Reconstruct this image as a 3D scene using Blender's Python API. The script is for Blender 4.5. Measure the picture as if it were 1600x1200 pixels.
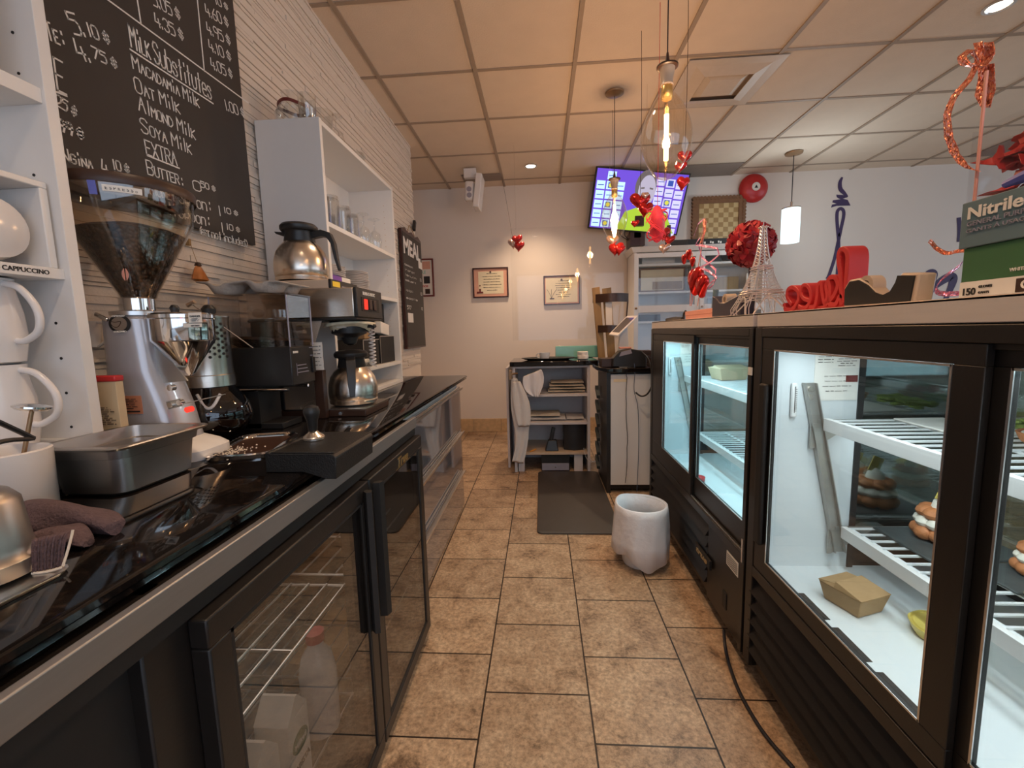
import bpy, bmesh, math, random
from mathutils import Vector, Matrix
from math import sin, cos, pi, radians as RD
random.seed(7)
for _o in list(bpy.data.objects): bpy.data.objects.remove(_o)
SC = bpy.context.scene; COL = SC.collection

# ---------------------------------------------------------------- camera
FPX = 681.3; PIT, YAW, ROL, CH = 0.119638, -0.0688676, -0.02597, 1.16
_F = Vector((cos(PIT)*sin(YAW), cos(PIT)*cos(YAW), -sin(PIT)))
_R0 = Vector((cos(YAW), -sin(YAW), 0)); _U0 = _R0.cross(_F)
CR = _R0*cos(ROL)+_U0*sin(ROL); CU = -_R0*sin(ROL)+_U0*cos(ROL)
cam = bpy.data.cameras.new('camera'); cam.sensor_width = 36; cam.lens = FPX/1600*36; cam.clip_start = .02
camo = bpy.data.objects.new('camera', cam); COL.objects.link(camo)
camo.matrix_world = Matrix(((CR.x, CU.x, -_F.x, 0), (CR.y, CU.y, -_F.y, 0), (CR.z, CU.z, -_F.z, CH), (0, 0, 0, 1)))
SC.camera = camo
def at(px, py, X=None, Y=None, Z=None):
    "the place in the room seen at a pixel of the photograph, on the plane X=, Y= or Z="
    d = _F+CR*((px-800)/FPX)-CU*((py-600)/FPX); o = Vector((0, 0, CH))
    t = X/d.x if X is not None else (Y/d.y if Y is not None else (Z-CH)/d.z)
    return o+d*t

# ---------------------------------------------------------------- world, daylight, exposure
w = bpy.data.worlds.new('world'); SC.world = w; w.use_nodes = True
w.node_tree.nodes['Background'].inputs[0].default_value = (.62, .72, .85, 1)
w.node_tree.nodes['Background'].inputs[1].default_value = .8
SC.view_settings.view_transform = 'Standard'; SC.view_settings.look = 'None'
SC.view_settings.exposure = 0.18; SC.view_settings.gamma = 1; SC.view_settings.use_curve_mapping = False
def area(name, loc, rot, sx, sy, power, col):
    l = bpy.data.lights.new(name, 'AREA'); l.shape = 'RECTANGLE'; l.size = sx; l.size_y = sy; l.energy = power; l.color = col
    o = bpy.data.objects.new(name, l); COL.objects.link(o); o.location = loc; o.rotation_euler = rot; return o
# daylight falling in through the shop windows behind the camera and on the right side
area('daylight_front', (2.2, -2.9, 1.5), (RD(90), 0, 0), 5.5, 2.0, 40, (.62, .77, 1.0))
area('daylight_right', (6.9, 1.2, 1.5), (RD(90), 0, RD(90)), 5.0, 2.0, 30, (.68, .84, 1.0))

# ---------------------------------------------------------------- materials
def nt(name):
    m = bpy.data.materials.new(name); m.use_nodes = True; return m, m.node_tree.nodes, m.node_tree.links
def mat(name, col, rough=.5, metal=0, var=.06, scale=30, bump=0, bscale=60, emit=None, es=0, stretch=None, alpha=1, coat=0, trans=0, sss=0):
    m, N, L = nt(name); b = N['Principled BSDF']
    tc = N.new('ShaderNodeTexCoord'); mp = N.new('ShaderNodeMapping'); L.new(tc.outputs['Object'], mp.inputs[0])
    if stretch: mp.inputs['Scale'].default_value = stretch
    n = N.new('ShaderNodeTexNoise'); n.inputs['Scale'].default_value = scale; n.inputs['Detail'].default_value = 4; L.new(mp.outputs[0], n.inputs['Vector'])
    mr = N.new('ShaderNodeMapRange'); mr.inputs[3].default_value = 1-var; mr.inputs[4].default_value = 1+var; L.new(n.outputs[0], mr.inputs[0])
    vm = N.new('ShaderNodeVectorMath'); vm.operation = 'SCALE'; vm.inputs[0].default_value = col[:3]; L.new(mr.outputs[0], vm.inputs['Scale'])
    L.new(vm.outputs[0], b.inputs['Base Color'])
    b.inputs['Roughness'].default_value = rough; b.inputs['Metallic'].default_value = metal
    if coat: b.inputs['Coat Weight'].default_value = coat; b.inputs['Coat Roughness'].default_value = .04
    if trans: b.inputs['Transmission Weight'].default_value = trans
    if alpha < 1: b.inputs['Alpha'].default_value = alpha
    if bump:
        n2 = N.new('ShaderNodeTexNoise'); n2.inputs['Scale'].default_value = bscale; n2.inputs['Detail'].default_value = 5; L.new(mp.outputs[0], n2.inputs['Vector'])
        bp = N.new('ShaderNodeBump'); bp.inputs['Strength'].default_value = bump; bp.inputs['Distance'].default_value = .004; L.new(n2.outputs[0], bp.inputs['Height']); L.new(bp.outputs[0], b.inputs['Normal'])
    if emit: b.inputs['Emission Color'].default_value = (*emit, 1); b.inputs['Emission Strength'].default_value = es
    return m
def glass(name, tint=(1, 1, 1), ior=1.5, gain=1.0, rough=.02, dirt=0):
    m, N, L = nt(name); N.remove(N['Principled BSDF']); out = N['Material Output']
    t = N.new('ShaderNodeBsdfTransparent'); t.inputs[0].default_value = (*tint, 1)
    g = N.new('ShaderNodeBsdfGlossy'); g.inputs['Roughness'].default_value = rough; g.inputs[0].default_value = (.95, .97, 1, 1)
    f0 = ((ior-1)/(ior+1))**2
    lw = N.new('ShaderNodeLayerWeight'); lw.inputs[0].default_value = .5
    pw = N.new('ShaderNodeMath'); pw.operation = 'POWER'; pw.inputs[1].default_value = 5; L.new(lw.outputs['Facing'], pw.inputs[0])
    mu = N.new('ShaderNodeMath'); mu.operation = 'MULTIPLY_ADD'; mu.inputs[1].default_value = (1-f0)*gain*.8; mu.inputs[2].default_value = f0*gain+dirt; mu.use_clamp = True
    L.new(pw.outputs[0], mu.inputs[0])
    ns = N.new('ShaderNodeTexNoise'); ns.inputs['Scale'].default_value = 6; mr = N.new('ShaderNodeMapRange'); mr.inputs[3].default_value = rough*.6; mr.inputs[4].default_value = rough*1.4
    L.new(ns.outputs[0], mr.inputs[0]); L.new(mr.outputs[0], g.inputs['Roughness'])
    x = N.new('ShaderNodeMixShader'); L.new(mu.outputs[0], x.inputs[0]); L.new(t.outputs[0], x.inputs[1]); L.new(g.outputs[0], x.inputs[2]); L.new(x.outputs[0], out.inputs[0]); return m
def floor_mat():
    m, N, L = nt('stone floor tile'); b = N['Principled BSDF']
    tc = N.new('ShaderNodeTexCoord'); sp = N.new('ShaderNodeSeparateXYZ'); L.new(tc.outputs['Object'], sp.inputs[0])
    ax = N.new('ShaderNodeMath'); ax.operation = 'ADD'; ax.inputs[1].default_value = .2+.3325*12; L.new(sp.outputs[0], ax.inputs[0])
    ay = N.new('ShaderNodeMath'); ay.operation = 'ADD'; ay.inputs[1].default_value = -1.609+.3325*12+.3325/2; L.new(sp.outputs[1], ay.inputs[0])
    cb = N.new('ShaderNodeCombineXYZ'); L.new(ay.outputs[0], cb.inputs[0]); L.new(ax.outputs[0], cb.inputs[1])
    br = N.new('ShaderNodeTexBrick'); br.offset = .5; br.offset_frequency = 2; br.squash = 1
    br.inputs['Scale'].default_value = 1; br.inputs['Mortar Size'].default_value = .0030; br.inputs['Mortar Smooth'].default_value = .2
    br.inputs['Brick Width'].default_value = .3325; br.inputs['Row Height'].default_value = .3325; br.inputs['Bias'].default_value = 0
    br.inputs['Color1'].default_value = (.84, .82, .80, 1); br.inputs['Color2'].default_value = (1.10, 1.08, 1.04, 1); br.inputs['Mortar'].default_value = (.05, .035, .025, 1)
    L.new(cb.outputs[0], br.inputs['Vector'])
    n1 = N.new('ShaderNodeTexNoise'); n1.inputs['Scale'].default_value = 9; n1.inputs['Detail'].default_value = 10; n1.inputs['Roughness'].default_value = .78; n1.inputs['Distortion'].default_value = .4; L.new(tc.outputs['Object'], n1.inputs['Vector'])
    r1 = N.new('ShaderNodeValToRGB'); e = r1.color_ramp.elements; e[0].position = .34; e[0].color = (.16, .095, .055, 1); e[1].position = .62; e[1].color = (.62, .44, .29, 1)
    k = r1.color_ramp.elements.new(.45); k.color = (.46, .30, .185, 1); L.new(n1.outputs[0], r1.inputs[0])
    n2 = N.new('ShaderNodeTexNoise'); n2.inputs['Scale'].default_value = 70; n2.inputs['Detail'].default_value = 6; n2.inputs['Roughness'].default_value = .75; L.new(tc.outputs['Object'], n2.inputs['Vector'])
    r2 = N.new('ShaderNodeMapRange'); r2.inputs[1].default_value = .35; r2.inputs[2].default_value = .6; r2.inputs[3].default_value = .48; r2.inputs[4].default_value = 1.08; L.new(n2.outputs[0], r2.inputs[0])
    m1 = N.new('ShaderNodeVectorMath'); m1.operation = 'MULTIPLY'; L.new(r1.outputs[0], m1.inputs[0]); L.new(br.outputs['Color'], m1.inputs[1])
    m2 = N.new('ShaderNodeVectorMath'); m2.operation = 'SCALE'; L.new(m1.outputs[0], m2.inputs[0]); L.new(r2.outputs[0], m2.inputs['Scale'])
    L.new(m2.outputs[0], b.inputs['Base Color'])
    rr = N.new('ShaderNodeMapRange'); rr.inputs[3].default_value = .30; rr.inputs[4].default_value = .5; L.new(n1.outputs[0], rr.inputs[0]); L.new(rr.outputs[0], b.inputs['Roughness'])
    bp = N.new('ShaderNodeBump'); bp.invert = True; bp.inputs['Strength'].default_value = .6; bp.inputs['Distance'].default_value = .003; L.new(br.outputs['Fac'], bp.inputs['Height'])
    bq = N.new('ShaderNodeBump'); bq.inputs['Strength'].default_value = .25; bq.inputs['Distance'].default_value = .003; L.new(n1.outputs[0], bq.inputs['Height']); L.new(bp.outputs[0], bq.inputs['Normal']); L.new(bq.outputs[0], b.inputs['Normal'])
    return m
def granite_mat():
    m, N, L = nt('polished black granite'); b = N['Principled BSDF']
    tc = N.new('ShaderNodeTexCoord'); v = N.new('ShaderNodeTexVoronoi'); v.inputs['Scale'].default_value = 160; L.new(tc.outputs['Object'], v.inputs['Vector'])
    n = N.new('ShaderNodeTexNoise'); n.inputs['Scale'].default_value = 90; n.inputs['Detail'].default_value = 6; L.new(tc.outputs['Object'], n.inputs['Vector'])
    r = N.new('ShaderNodeValToRGB'); r.color_ramp.elements[0].position = .56; r.color_ramp.elements[0].color = (.006, .005, .005, 1); r.color_ramp.elements[1].position = .75; r.color_ramp.elements[1].color = (.035, .022, .016, 1)
    L.new(n.outputs[0], r.inputs[0]); L.new(r.outputs[0], b.inputs['Base Color']); b.inputs['Roughness'].default_value = .035; b.inputs['IOR'].default_value = 1.6
    return m
def check_mat(name, a, c, scale):
    m, N, L = nt(name); b = N['Principled BSDF']; tc = N.new('ShaderNodeTexCoord'); ch = N.new('ShaderNodeTexChecker'); ch.inputs['Scale'].default_value = scale
    L.new(tc.outputs['Object'], ch.inputs[0]); ch.inputs[1].default_value = (*a, 1); ch.inputs[2].default_value = (*c, 1); L.new(ch.outputs[0], b.inputs['Base Color']); b.inputs['Roughness'].default_value = .5; return m
def glitter_mat(name, col, col2):
    m, N, L = nt(name); b = N['Principled BSDF']; tc = N.new('ShaderNodeTexCoord'); v = N.new('ShaderNodeTexVoronoi'); v.inputs['Scale'].default_value = 320; L.new(tc.outputs['Object'], v.inputs['Vector'])
    mx = N.new('ShaderNodeMix'); mx.data_type = 'RGBA'; mx.inputs[6].default_value = (*col, 1); mx.inputs[7].default_value = (*col2, 1); sx = N.new('ShaderNodeSeparateXYZ'); L.new(v.outputs['Color'], sx.inputs[0]); L.new(sx.outputs[0], mx.inputs[0]); L.new(mx.outputs[2], b.inputs['Base Color'])
    nm = N.new('ShaderNodeVectorMath'); nm.operation = 'MULTIPLY_ADD'; nm.inputs[1].default_value = (1.3, 1.3, 1.3); nm.inputs[2].default_value = (-.65, -.65, -.65); L.new(v.outputs['Color'], nm.inputs[0])
    g = N.new('ShaderNodeNewGeometry'); ad = N.new('ShaderNodeVectorMath'); L.new(g.outputs['Normal'], ad.inputs[0]); L.new(nm.outputs[0], ad.inputs[1]); L.new(ad.outputs[0], b.inputs['Normal'])
    b.inputs['Metallic'].default_value = .8; b.inputs['Roughness'].default_value = .3; return m
def beans_mat():
    m, N, L = nt('roasted coffee beans'); b = N['Principled BSDF']; tc = N.new('ShaderNodeTexCoord'); v = N.new('ShaderNodeTexVoronoi'); v.inputs['Scale'].default_value = 120; L.new(tc.outputs['Object'], v.inputs['Vector'])
    r = N.new('ShaderNodeValToRGB'); r.color_ramp.elements[0].color = (.10, .045, .02, 1); r.color_ramp.elements[1].color = (.012, .006, .004, 1); r.color_ramp.elements[1].position = .7; L.new(v.outputs['Distance'], r.inputs[0]); L.new(r.outputs[0], b.inputs['Base Color'])
    bp = N.new('ShaderNodeBump'); bp.invert = True; bp.inputs['Strength'].default_value = 1; bp.inputs['Distance'].default_value = .004; L.new(v.outputs['Distance'], bp.inputs['Height']); L.new(bp.outputs[0], b.inputs['Normal']); b.inputs['Roughness'].default_value = .4; return m
def emis(name, col, s):
    m, N, L = nt(name); N.remove(N['Principled BSDF']); e = N.new('ShaderNodeEmission'); e.inputs[0].default_value = (*col, 1); e.inputs[1].default_value = s
    L.new(e.outputs[0], N['Material Output'].inputs[0]); return m
M = dict(
 floor=floor_mat(), granite=granite_mat(), beans=beans_mat(),
 ceil=mat('textured ceiling tile', (.72, .60, .48), .9, var=.05, scale=8, bump=.35, bscale=120),
 tbar=mat('shade toned ceiling grid', (.36, .28, .21), .6),  # grid colour darkened to carry the shadow along its edges
 slat=mat('white stacked stone wall', (.72, .64, .56), .75, var=.06, scale=30, bump=.3, bscale=120),
 wall=mat('cream wall paint', (.78, .70, .63), .42, var=.02, scale=3),
 wallr=mat('far wall paint', (.74, .75, .76), .45, var=.02, scale=3),
 base=mat('stone baseboard', (.60, .40, .21), .45, var=.35, scale=22, bump=.2),
 white=mat('white laminate', (.80, .78, .76), .35, var=.02), whitep=mat('white plastic', (.82, .81, .80), .3, var=.02),
 dcab=mat('grey shelf laminate', (.66, .62, .63), .45, var=.04),
 black=mat('black plastic', (.018, .017, .017), .38, var=.15), matte=mat('matte black', (.012, .011, .011), .6, var=.2),
 case=mat('black painted steel', (.013, .011, .010), .38, var=.12, bump=.05, bscale=200),
 rubber=mat('black rubber', (.010, .010, .010), .42, var=.2, bump=.3, bscale=300),
 matm=mat('anti fatigue mat', (.055, .045, .04), .55, var=.12, bump=.3, bscale=400),
 steel=mat('brushed steel', (.74, .67, .59), .26, 1, var=.08, scale=20, stretch=(1, 1, 14)), steelr=mat('steel trim lit copy', (.86, .78, .72), .42, .45, var=.08, scale=10, stretch=(14, 1, 14)), steely=mat('steel trim', (.46, .45, .45), .40, .9, var=.06, scale=16, stretch=(14, 1, 14)),  # steelr is the steely trim with extra light put into its colour
 chrome=mat('polished chrome', (.80, .79, .78), .09, 1, var=.02), alu=mat('aluminium', (.72, .70, .68), .28, 1, var=.05),
 pan=mat('worn pan steel', (.50, .47, .44), .36, 1, var=.25, scale=9), gold=mat('gold letters', (.85, .62, .25), .3, 1, var=.03),
 grey=mat('grey enamel', (.50, .50, .54), .28, .35, var=.04, coat=.3),
 chalk=mat('chalkboard', (.040, .034, .031), .62, var=.25, scale=4), ink=mat('white chalk paint', (.85, .83, .80), .7),
 dframe=mat('dark wood frame', (.045, .012, .012), .3, var=.2), redframe=mat('red brown frame', (.16, .025, .02), .35, var=.2),
 paper=mat('paper', (.84, .80, .74), .7), parch=mat('cream certificate', (.80, .70, .50), .7, var=.1, scale=10), mount=mat('peach mount', (.72, .38, .28), .7), blacktxt=mat('black print', (.02, .02, .02), .6),
 wood=mat('rustic wood', (.33, .21, .09), .6, var=.4, scale=10, stretch=(4, 4, .6)), carve=mat('carved wood', (.20, .09, .035), .5, var=.3, scale=25),
 red=mat('red plastic', (.55, .03, .03), .3, var=.1), redfoam=mat('red painted foam', (.62, .035, .035), .5, var=.05), redfoil=mat('red foil', (.60, .03, .03), .18, .75, var=.1), silver=mat('pink silver foil', (.75, .55, .5), .2, .8), rose=mat('dark red satin petals', (.30, .012, .022), .4, var=.35, scale=40),
 purple=mat('purple decal', (.055, .032, .10), .5, var=.03), navy=mat('navy plastic', (.018, .018, .04), .35), violet=mat('purple box card', (.20, .07, .42), .5),
 kraft=mat('brown kraft card', (.36, .22, .10), .7, var=.08), yellow=mat('lemon curd', (.66, .52, .12), .35, var=.08), pastry=mat('baked pastry', (.55, .20, .07), .6, var=.35, scale=40, bump=.6, bscale=90), cream=mat('whipped cream', (.86, .80, .68), .5), leaf=mat('green leaves', (.30, .38, .08), .5, var=.3), slate=mat('slate board', (.07, .08, .08), .5, var=.3, bump=.3, bscale=40),
 cloth=mat('folded linen cloth', (.70, .62, .52), .9, var=.08, scale=60, bump=.4, bscale=200), apron=mat('white apron cloth', (.70, .67, .66), .85, var=.05, bump=.3, bscale=40), towel=mat('mauve knit towel', (.13, .085, .095), .95, var=.3, scale=90, bump=1, bscale=240),
 green=mat('green card', (.045, .15, .06), .55), teal=mat('teal glass', (.25, .62, .52), .15, var=.03), nitr=mat('blue grey card', (.12, .20, .235), .55), pink=mat('pink card', (.72, .33, .26), .55), blueg=mat('blue nitrile', (.12, .14, .50), .4, var=.1),
 ceramic=mat('white ceramic', (.78, .75, .74), .18, var=.02), pulp=mat('moulded paper pulp', (.42, .37, .33), .9, var=.12, bump=.5, bscale=120),
 brass=mat('aged brass', (.35, .22, .12), .4, .7, var=.1), vent=mat('air vent paint', (.58, .50, .42), .5), darkvent=mat('brown tile', (.26, .21, .18), .8, var=.08),
 inner=mat('white fridge liner', (.70, .74, .76), .35, var=.02), zinc=mat('galvanised steel', (.46, .45, .42), .42, .85, var=.2, scale=14),
 wire=mat('white coated wire', (.85, .87, .88), .35), cable=mat('black cable', (.015, .015, .02), .45), bcable=mat('blue grey cable', (.07, .10, .16), .45),
 bag=mat('white bin liner', (.82, .80, .83), .35, var=.06, scale=12, bump=1.0, bscale=26), amberb=mat('amber ornament', (.42, .14, .03), .3, var=.5, scale=60), orange=mat('orange marker', (.8, .35, .05), .4),
 tan=mat('tan plastic', (.60, .46, .34), .4), lilac=mat('grey plastic', (.30, .29, .36), .4), wick=mat('red wicker', (.88, .06, .10), .5, var=.2, bump=.8, bscale=160), petal2=mat('red tissue', (.50, .02, .02), .5, var=.3, scale=50),
 tower=mat('pale metal wire', (.80, .76, .74), .3, .6), choc=mat('dark chocolate', (.045, .02, .012), .4, var=.3), yel=mat('yellow label', (.85, .62, .04), .5), beanlabel=mat('orange label', (.55, .22, .12), .5), tanb=mat('beige box card', (.62, .48, .30), .6),
 gl=glass('clear glass', (.97, .98, .98), 1.45, 1.0), glt=glass('tumbler glass', (.955, .965, .965), 1.5, 2.2, rough=.04, dirt=.035), door=glass('cooler door glass', (.72, .70, .68), 1.9, 1.15, .010, dirt=.0), dcase=glass('sliding door glass', (.92, .96, .96), 1.5, 1.0), back=glass('display glass', (.66, .78, .74), 1.6, 3.2, dirt=.08),
 amber=glass('amber bulb glass', (.985, .91, .80), 1.5, 1.6, dirt=.02), smoke=glass('smoked plastic', (.88, .83, .78), 1.5, 1.3, dirt=.04), hop=glass('hopper plastic', (.95, .91, .85), 1.5, 1.2, dirt=.03), jar=glass('dark glass', (.22, .10, .05), 1.5, 1.5, dirt=.02), acry=glass('clear acrylic', (.975, .975, .975), 1.35, .7),
 drawer=mat('grey mirror glass', (.13, .13, .15), .07, .0, var=.05, coat=1.0), fil=emis('glowing filament', (1, .52, .16), 26), dl=emis('downlight lens', (1, .86, .66), 9), lampw=emis('lit white shade', (.74, .93, .97), 1.5), tube=emis('cool fridge tube', (.72, .93, 1.0), 4), redled=emis('red switch light', (.9, .05, .03), 1.2),
 glit=glitter_mat('red glitter', (.55, .10, .05), (.95, .45, .3)), glitp=glitter_mat('pink glitter', (.60, .12, .25), (.6, .4, .8)),
 tvp=emis('screen purple', (.16, .08, .62), 1.1), tvb=emis('screen pale blue', (.45, .66, 1.0), 1.4), tvs=emis('screen skin', (.52, .47, .60), 1.0), tvh=emis('screen hair', (.16, .13, .13), 1.0), tvg=emis('screen lime', (.42, .62, .05), 1.0), tvw=emis('screen lilac', (.62, .60, .92), 1.2), tvy=emis('screen yellow', (.75, .72, .10), 1.0), tvd=emis('screen blue', (.05, .10, .45), 1.0),
)

# ---------------------------------------------------------------- builders
class MB:
    def __init__(s): s.bm = bmesh.new()
    def v(s, p): return s.bm.verts.new(p)
    def face(s, pts):
        try: return s.bm.faces.new([s.v(p) for p in pts])
        except Exception: return None
    def box(s, x0, x1, y0, y1, z0, z1, M4=None):
        c = [(x, y, z) for z in (z0, z1) for x, y in ((x0, y0), (x1, y0), (x1, y1), (x0, y1))]
        if M4 is not None: c = [M4 @ Vector(p) for p in c]
        v = [s.v(p) for p in c]
        for f in ((3, 2, 1, 0), (4, 5, 6, 7), (0, 1, 5, 4), (1, 2, 6, 5), (2, 3, 7, 6), (3, 0, 4, 7)): s.bm.faces.new([v[i] for i in f])
        return s
    def hexa(s, lo, hi):
        v = [s.v(p) for p in list(lo)+list(hi)]
        for f in ((3, 2, 1, 0), (4, 5, 6, 7), (0, 1, 5, 4), (1, 2, 6, 5), (2, 3, 7, 6), (3, 0, 4, 7)): s.bm.faces.new([v[i] for i in f])
        return s
    def rings(s, R, close=True, cap=True):
        rr = [[s.v(p) for p in r] for r in R]; n = len(rr[0])
        for a, b in zip(rr, rr[1:]):
            for i in range(n if close else n-1):
                j = (i+1) % n
                try: s.bm.faces.new((a[i], a[j], b[j], b[i]))
                except Exception: pass
        if cap and close:
            for r, fl in ((rr[0], 1), (rr[-1], 0)):
                try: s.bm.faces.new(r[::-1] if fl else r)
                except Exception: pass
        return s
    def lathe(s, prof, c=(0, 0, 0), seg=32, cap=True, wob=None, sx=1, sy=1):
        R = []
        for r, z in prof:
            R.append([(c[0]+sx*r*(1+(wob(a, z) if wob else 0))*cos(a), c[1]+sy*r*(1+(wob(a, z) if wob else 0))*sin(a), c[2]+z) for a in [2*pi*i/seg for i in range(seg)]])
        return s.rings(R, True, cap)
    def cyl(s, a, b, r0, r1=None, seg=16, cap=True):
        a = Vector(a); b = Vector(b); r1 = r0 if r1 is None else r1; d = (b-a).normalized()
        u = d.cross(Vector((0, 0, 1)) if abs(d.z) < .9 else Vector((1, 0, 0))).normalized(); w_ = d.cross(u)
        return s.rings([[p+u*(r*cos(t))+w_*(r*sin(t)) for t in [2*pi*i/seg for i in range(seg)]] for p, r in ((a, r0), (b, r1))], True, cap)
    def tube(s, pts, r, seg=8, closed=False):
        pts = [Vector(p) for p in pts]
        if 2 < len(pts) <= 9 and not closed and not isinstance(r, (list, tuple)):
            q = []; m_ = len(pts)
            for i in range(m_-1):
                p0, p1, p2, p3 = pts[max(i-1, 0)], pts[i], pts[i+1], pts[min(i+2, m_-1)]
                for k in range(5): t = k/5; q.append(.5*((2*p1)+(p2-p0)*t+(2*p0-5*p1+4*p2-p3)*t*t+(3*p1-p0-3*p2+p3)*t**3))
            pts = q+[pts[-1]]
        n = len(pts); R = []; u = None
        for i, p in enumerate(pts):
            if closed: d = pts[(i+1) % n]-pts[i-1]
            else: d = pts[min(i+1, n-1)]-pts[max(i-1, 0)]
            d = d.normalized()
            if u is None: u = d.cross(Vector((0, 0, 1)) if abs(d.z) < .9 else Vector((1, 0, 0))).normalized()
            else: u = (u-d*u.dot(d)).normalized()
            w_ = d.cross(u); rr = r[i] if isinstance(r, (list, tuple)) else r
            R.append([p+u*(rr*cos(t))+w_*(rr*sin(t)) for t in [2*pi*k/seg for k in range(seg)]])
        if closed: R.append(R[0])
        return s.rings(R, True, not closed)
    def prism(s, poly, o, u, v, n, t):
        o, u, v, n = Vector(o), Vector(u), Vector(v), Vector(n)
        a = [s.v(o+u*x+v*y) for x, y in poly]; b = [s.v(o+u*x+v*y+n*t) for x, y in poly]; k = len(poly)
        try: s.bm.faces.new(a[::-1]); s.bm.faces.new(b)
        except Exception: pass
        for i in range(k): s.bm.faces.new((a[i], a[(i+1) % k], b[(i+1) % k], b[i]))
        return s
    def sphere(s, c, r, seg=20, sc=(1, 1, 1)):
        n = seg//2
        return s.rings([[(c[0]+sc[0]*r*sin(pi*k/n)*cos(a), c[1]+sc[1]*r*sin(pi*k/n)*sin(a), c[2]-sc[2]*r*cos(pi*k/n)) for a in [2*pi*i/seg for i in range(seg)]] for k in [max(.02, min(n-.02, q)) for q in range(n+1)]])
    def ribbon(s, pts, wv, t=.0008):
        pts = [Vector(p) for p in pts]; R = []
        for i, p in enumerate(pts):
            q = Vector(wv(i/(len(pts)-1)) if callable(wv) else wv)
            d = (pts[min(i+1, len(pts)-1)]-pts[max(i-1, 0)]).normalized(); nn = d.cross(q).normalized()*t
            R.append([p-q/2-nn, p+q/2-nn, p+q/2+nn, p-q/2+nn])
        return s.rings(R)
    def heart(s, c, size, u=(1, 0, 0), v=(0, 0, 1), depth=.35, seg=28):
        c, u, v = Vector(c), Vector(u).normalized(), Vector(v).normalized(); n = u.cross(v); R = []
        def hp(t): return (16*sin(t)**3/17, (13*cos(t)-5*cos(2*t)-2*cos(3*t)-cos(4*t)+2.5)/17)
        for k in range(9):
            a = pi*(k/8-.5); sc = max(cos(a), .03); dz = sin(a)*depth
            R.append([c+(u*(hp(t)[0]*sc)+v*(hp(t)[1]*sc)+n*dz)*(size/2) for t in [2*pi*i/seg for i in range(seg)]])
        return s.rings(R)
    def mesh(s, me, o, u, v):
        o, u, v = Vector(o), Vector(u), Vector(v); n = u.cross(v).normalized(); vs = [s.v(o+u*p.co.x+v*p.co.y+n*p.co.z) for p in me.vertices]
        for f in me.polygons:
            try: s.bm.faces.new([vs[i] for i in f.vertices])
            except Exception: pass
        return s
    def build(s, name, m, parent=None, bevel=0, smooth=38, solid=0, sub=0, kind=None, seg=2):
        me = bpy.data.meshes.new(name)
        if parent is not None:
            off = Vector((0, 0, 0)); q = parent
            while q: off += q.location; q = q.parent
            for v in s.bm.verts: v.co -= off
        bmesh.ops.recalc_face_normals(s.bm, faces=s.bm.faces)
        s.bm.to_mesh(me); s.bm.free()
        me.materials.append(M[m] if isinstance(m, str) else m)
        if smooth: me.polygons.foreach_set('use_smooth', [True]*len(me.polygons)); me.set_sharp_from_angle(angle=RD(smooth))
        o = bpy.data.objects.new(name, me); COL.objects.link(o)
        if parent is not None: o.parent = parent
        if bevel:
            b = o.modifiers.new('bevel', 'BEVEL'); b.width = bevel; b.segments = seg; b.limit_method = 'ANGLE'; b.angle_limit = RD(40)
        if solid: q = o.modifiers.new('solid', 'SOLIDIFY'); q.thickness = solid; q.offset = 0
        if sub: q = o.modifiers.new('sub', 'SUBSURF'); q.levels = sub; q.render_levels = sub
        if kind: o['kind'] = kind
        return o
def tag(o, label, cat, group=None):
    o['label'] = label; o['category'] = cat
    if group: o['group'] = group
    return o
def thing(name, label, cat, loc=(0, 0, 0), rz=0, group=None):
    o = bpy.data.objects.new(name, None); COL.objects.link(o); o.location = loc; o.rotation_euler = (0, 0, rz); o.empty_display_size = .05
    return tag(o, label, cat, group)
def structure(o): o['kind'] = 'structure'; return o
def kids(o): return [c for c in bpy.data.objects if c.parent == o]
def dup(root, loc, rz=None, label=None, group=None, sc=None):
    def cp(o, par):
        ch = kids(o); c = o.copy(); COL.objects.link(c); c.parent = par
        for q in ch: cp(q, c)
        return c
    r = cp(root, None); r.location = loc
    if rz is not None: r.rotation_euler = (0, 0, rz)
    if label: r['label'] = label
    if group: r['group'] = group
    if sc: r.scale = sc
    return r
_tc = {}
def text_mesh(t, size=1, extrude=.0006, bold=0, shear=0):
    k = (t, size, extrude, bold, shear)
    if k in _tc: return _tc[k]
    cu = bpy.data.curves.new('t', 'FONT'); cu.body = t; cu.size = size; cu.extrude = extrude; cu.offset = bold; cu.shear = shear; cu.resolution_u = 3
    o = bpy.data.objects.new('t', cu); me = bpy.data.meshes.new_from_object(o); bpy.data.objects.remove(o); _tc[k] = me; return me
def text(name, t, o, u, v, width, m, parent, bold=0, extrude=.0006, height=None, shear=0):
    "letters laid on a surface: u reads right, v reads up; fitted to a width"
    me = text_mesh(t, 1, 0, bold, shear); xs = [p.co.x for p in me.vertices]; ys = [p.co.y for p in me.vertices]
    k = width/(max(xs)-min(xs)); kh = height/(max(ys)-min(ys)) if height else k; me = text_mesh(t, 1, extrude/min(k, kh) if False else extrude, bold, shear)
    mb = MB(); u = Vector(u).normalized()*k; v = Vector(v).normalized()*kh
    mb.mesh(me, Vector(o)-u*min(xs), u, v); return mb.build(name, m, parent, smooth=0)
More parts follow.
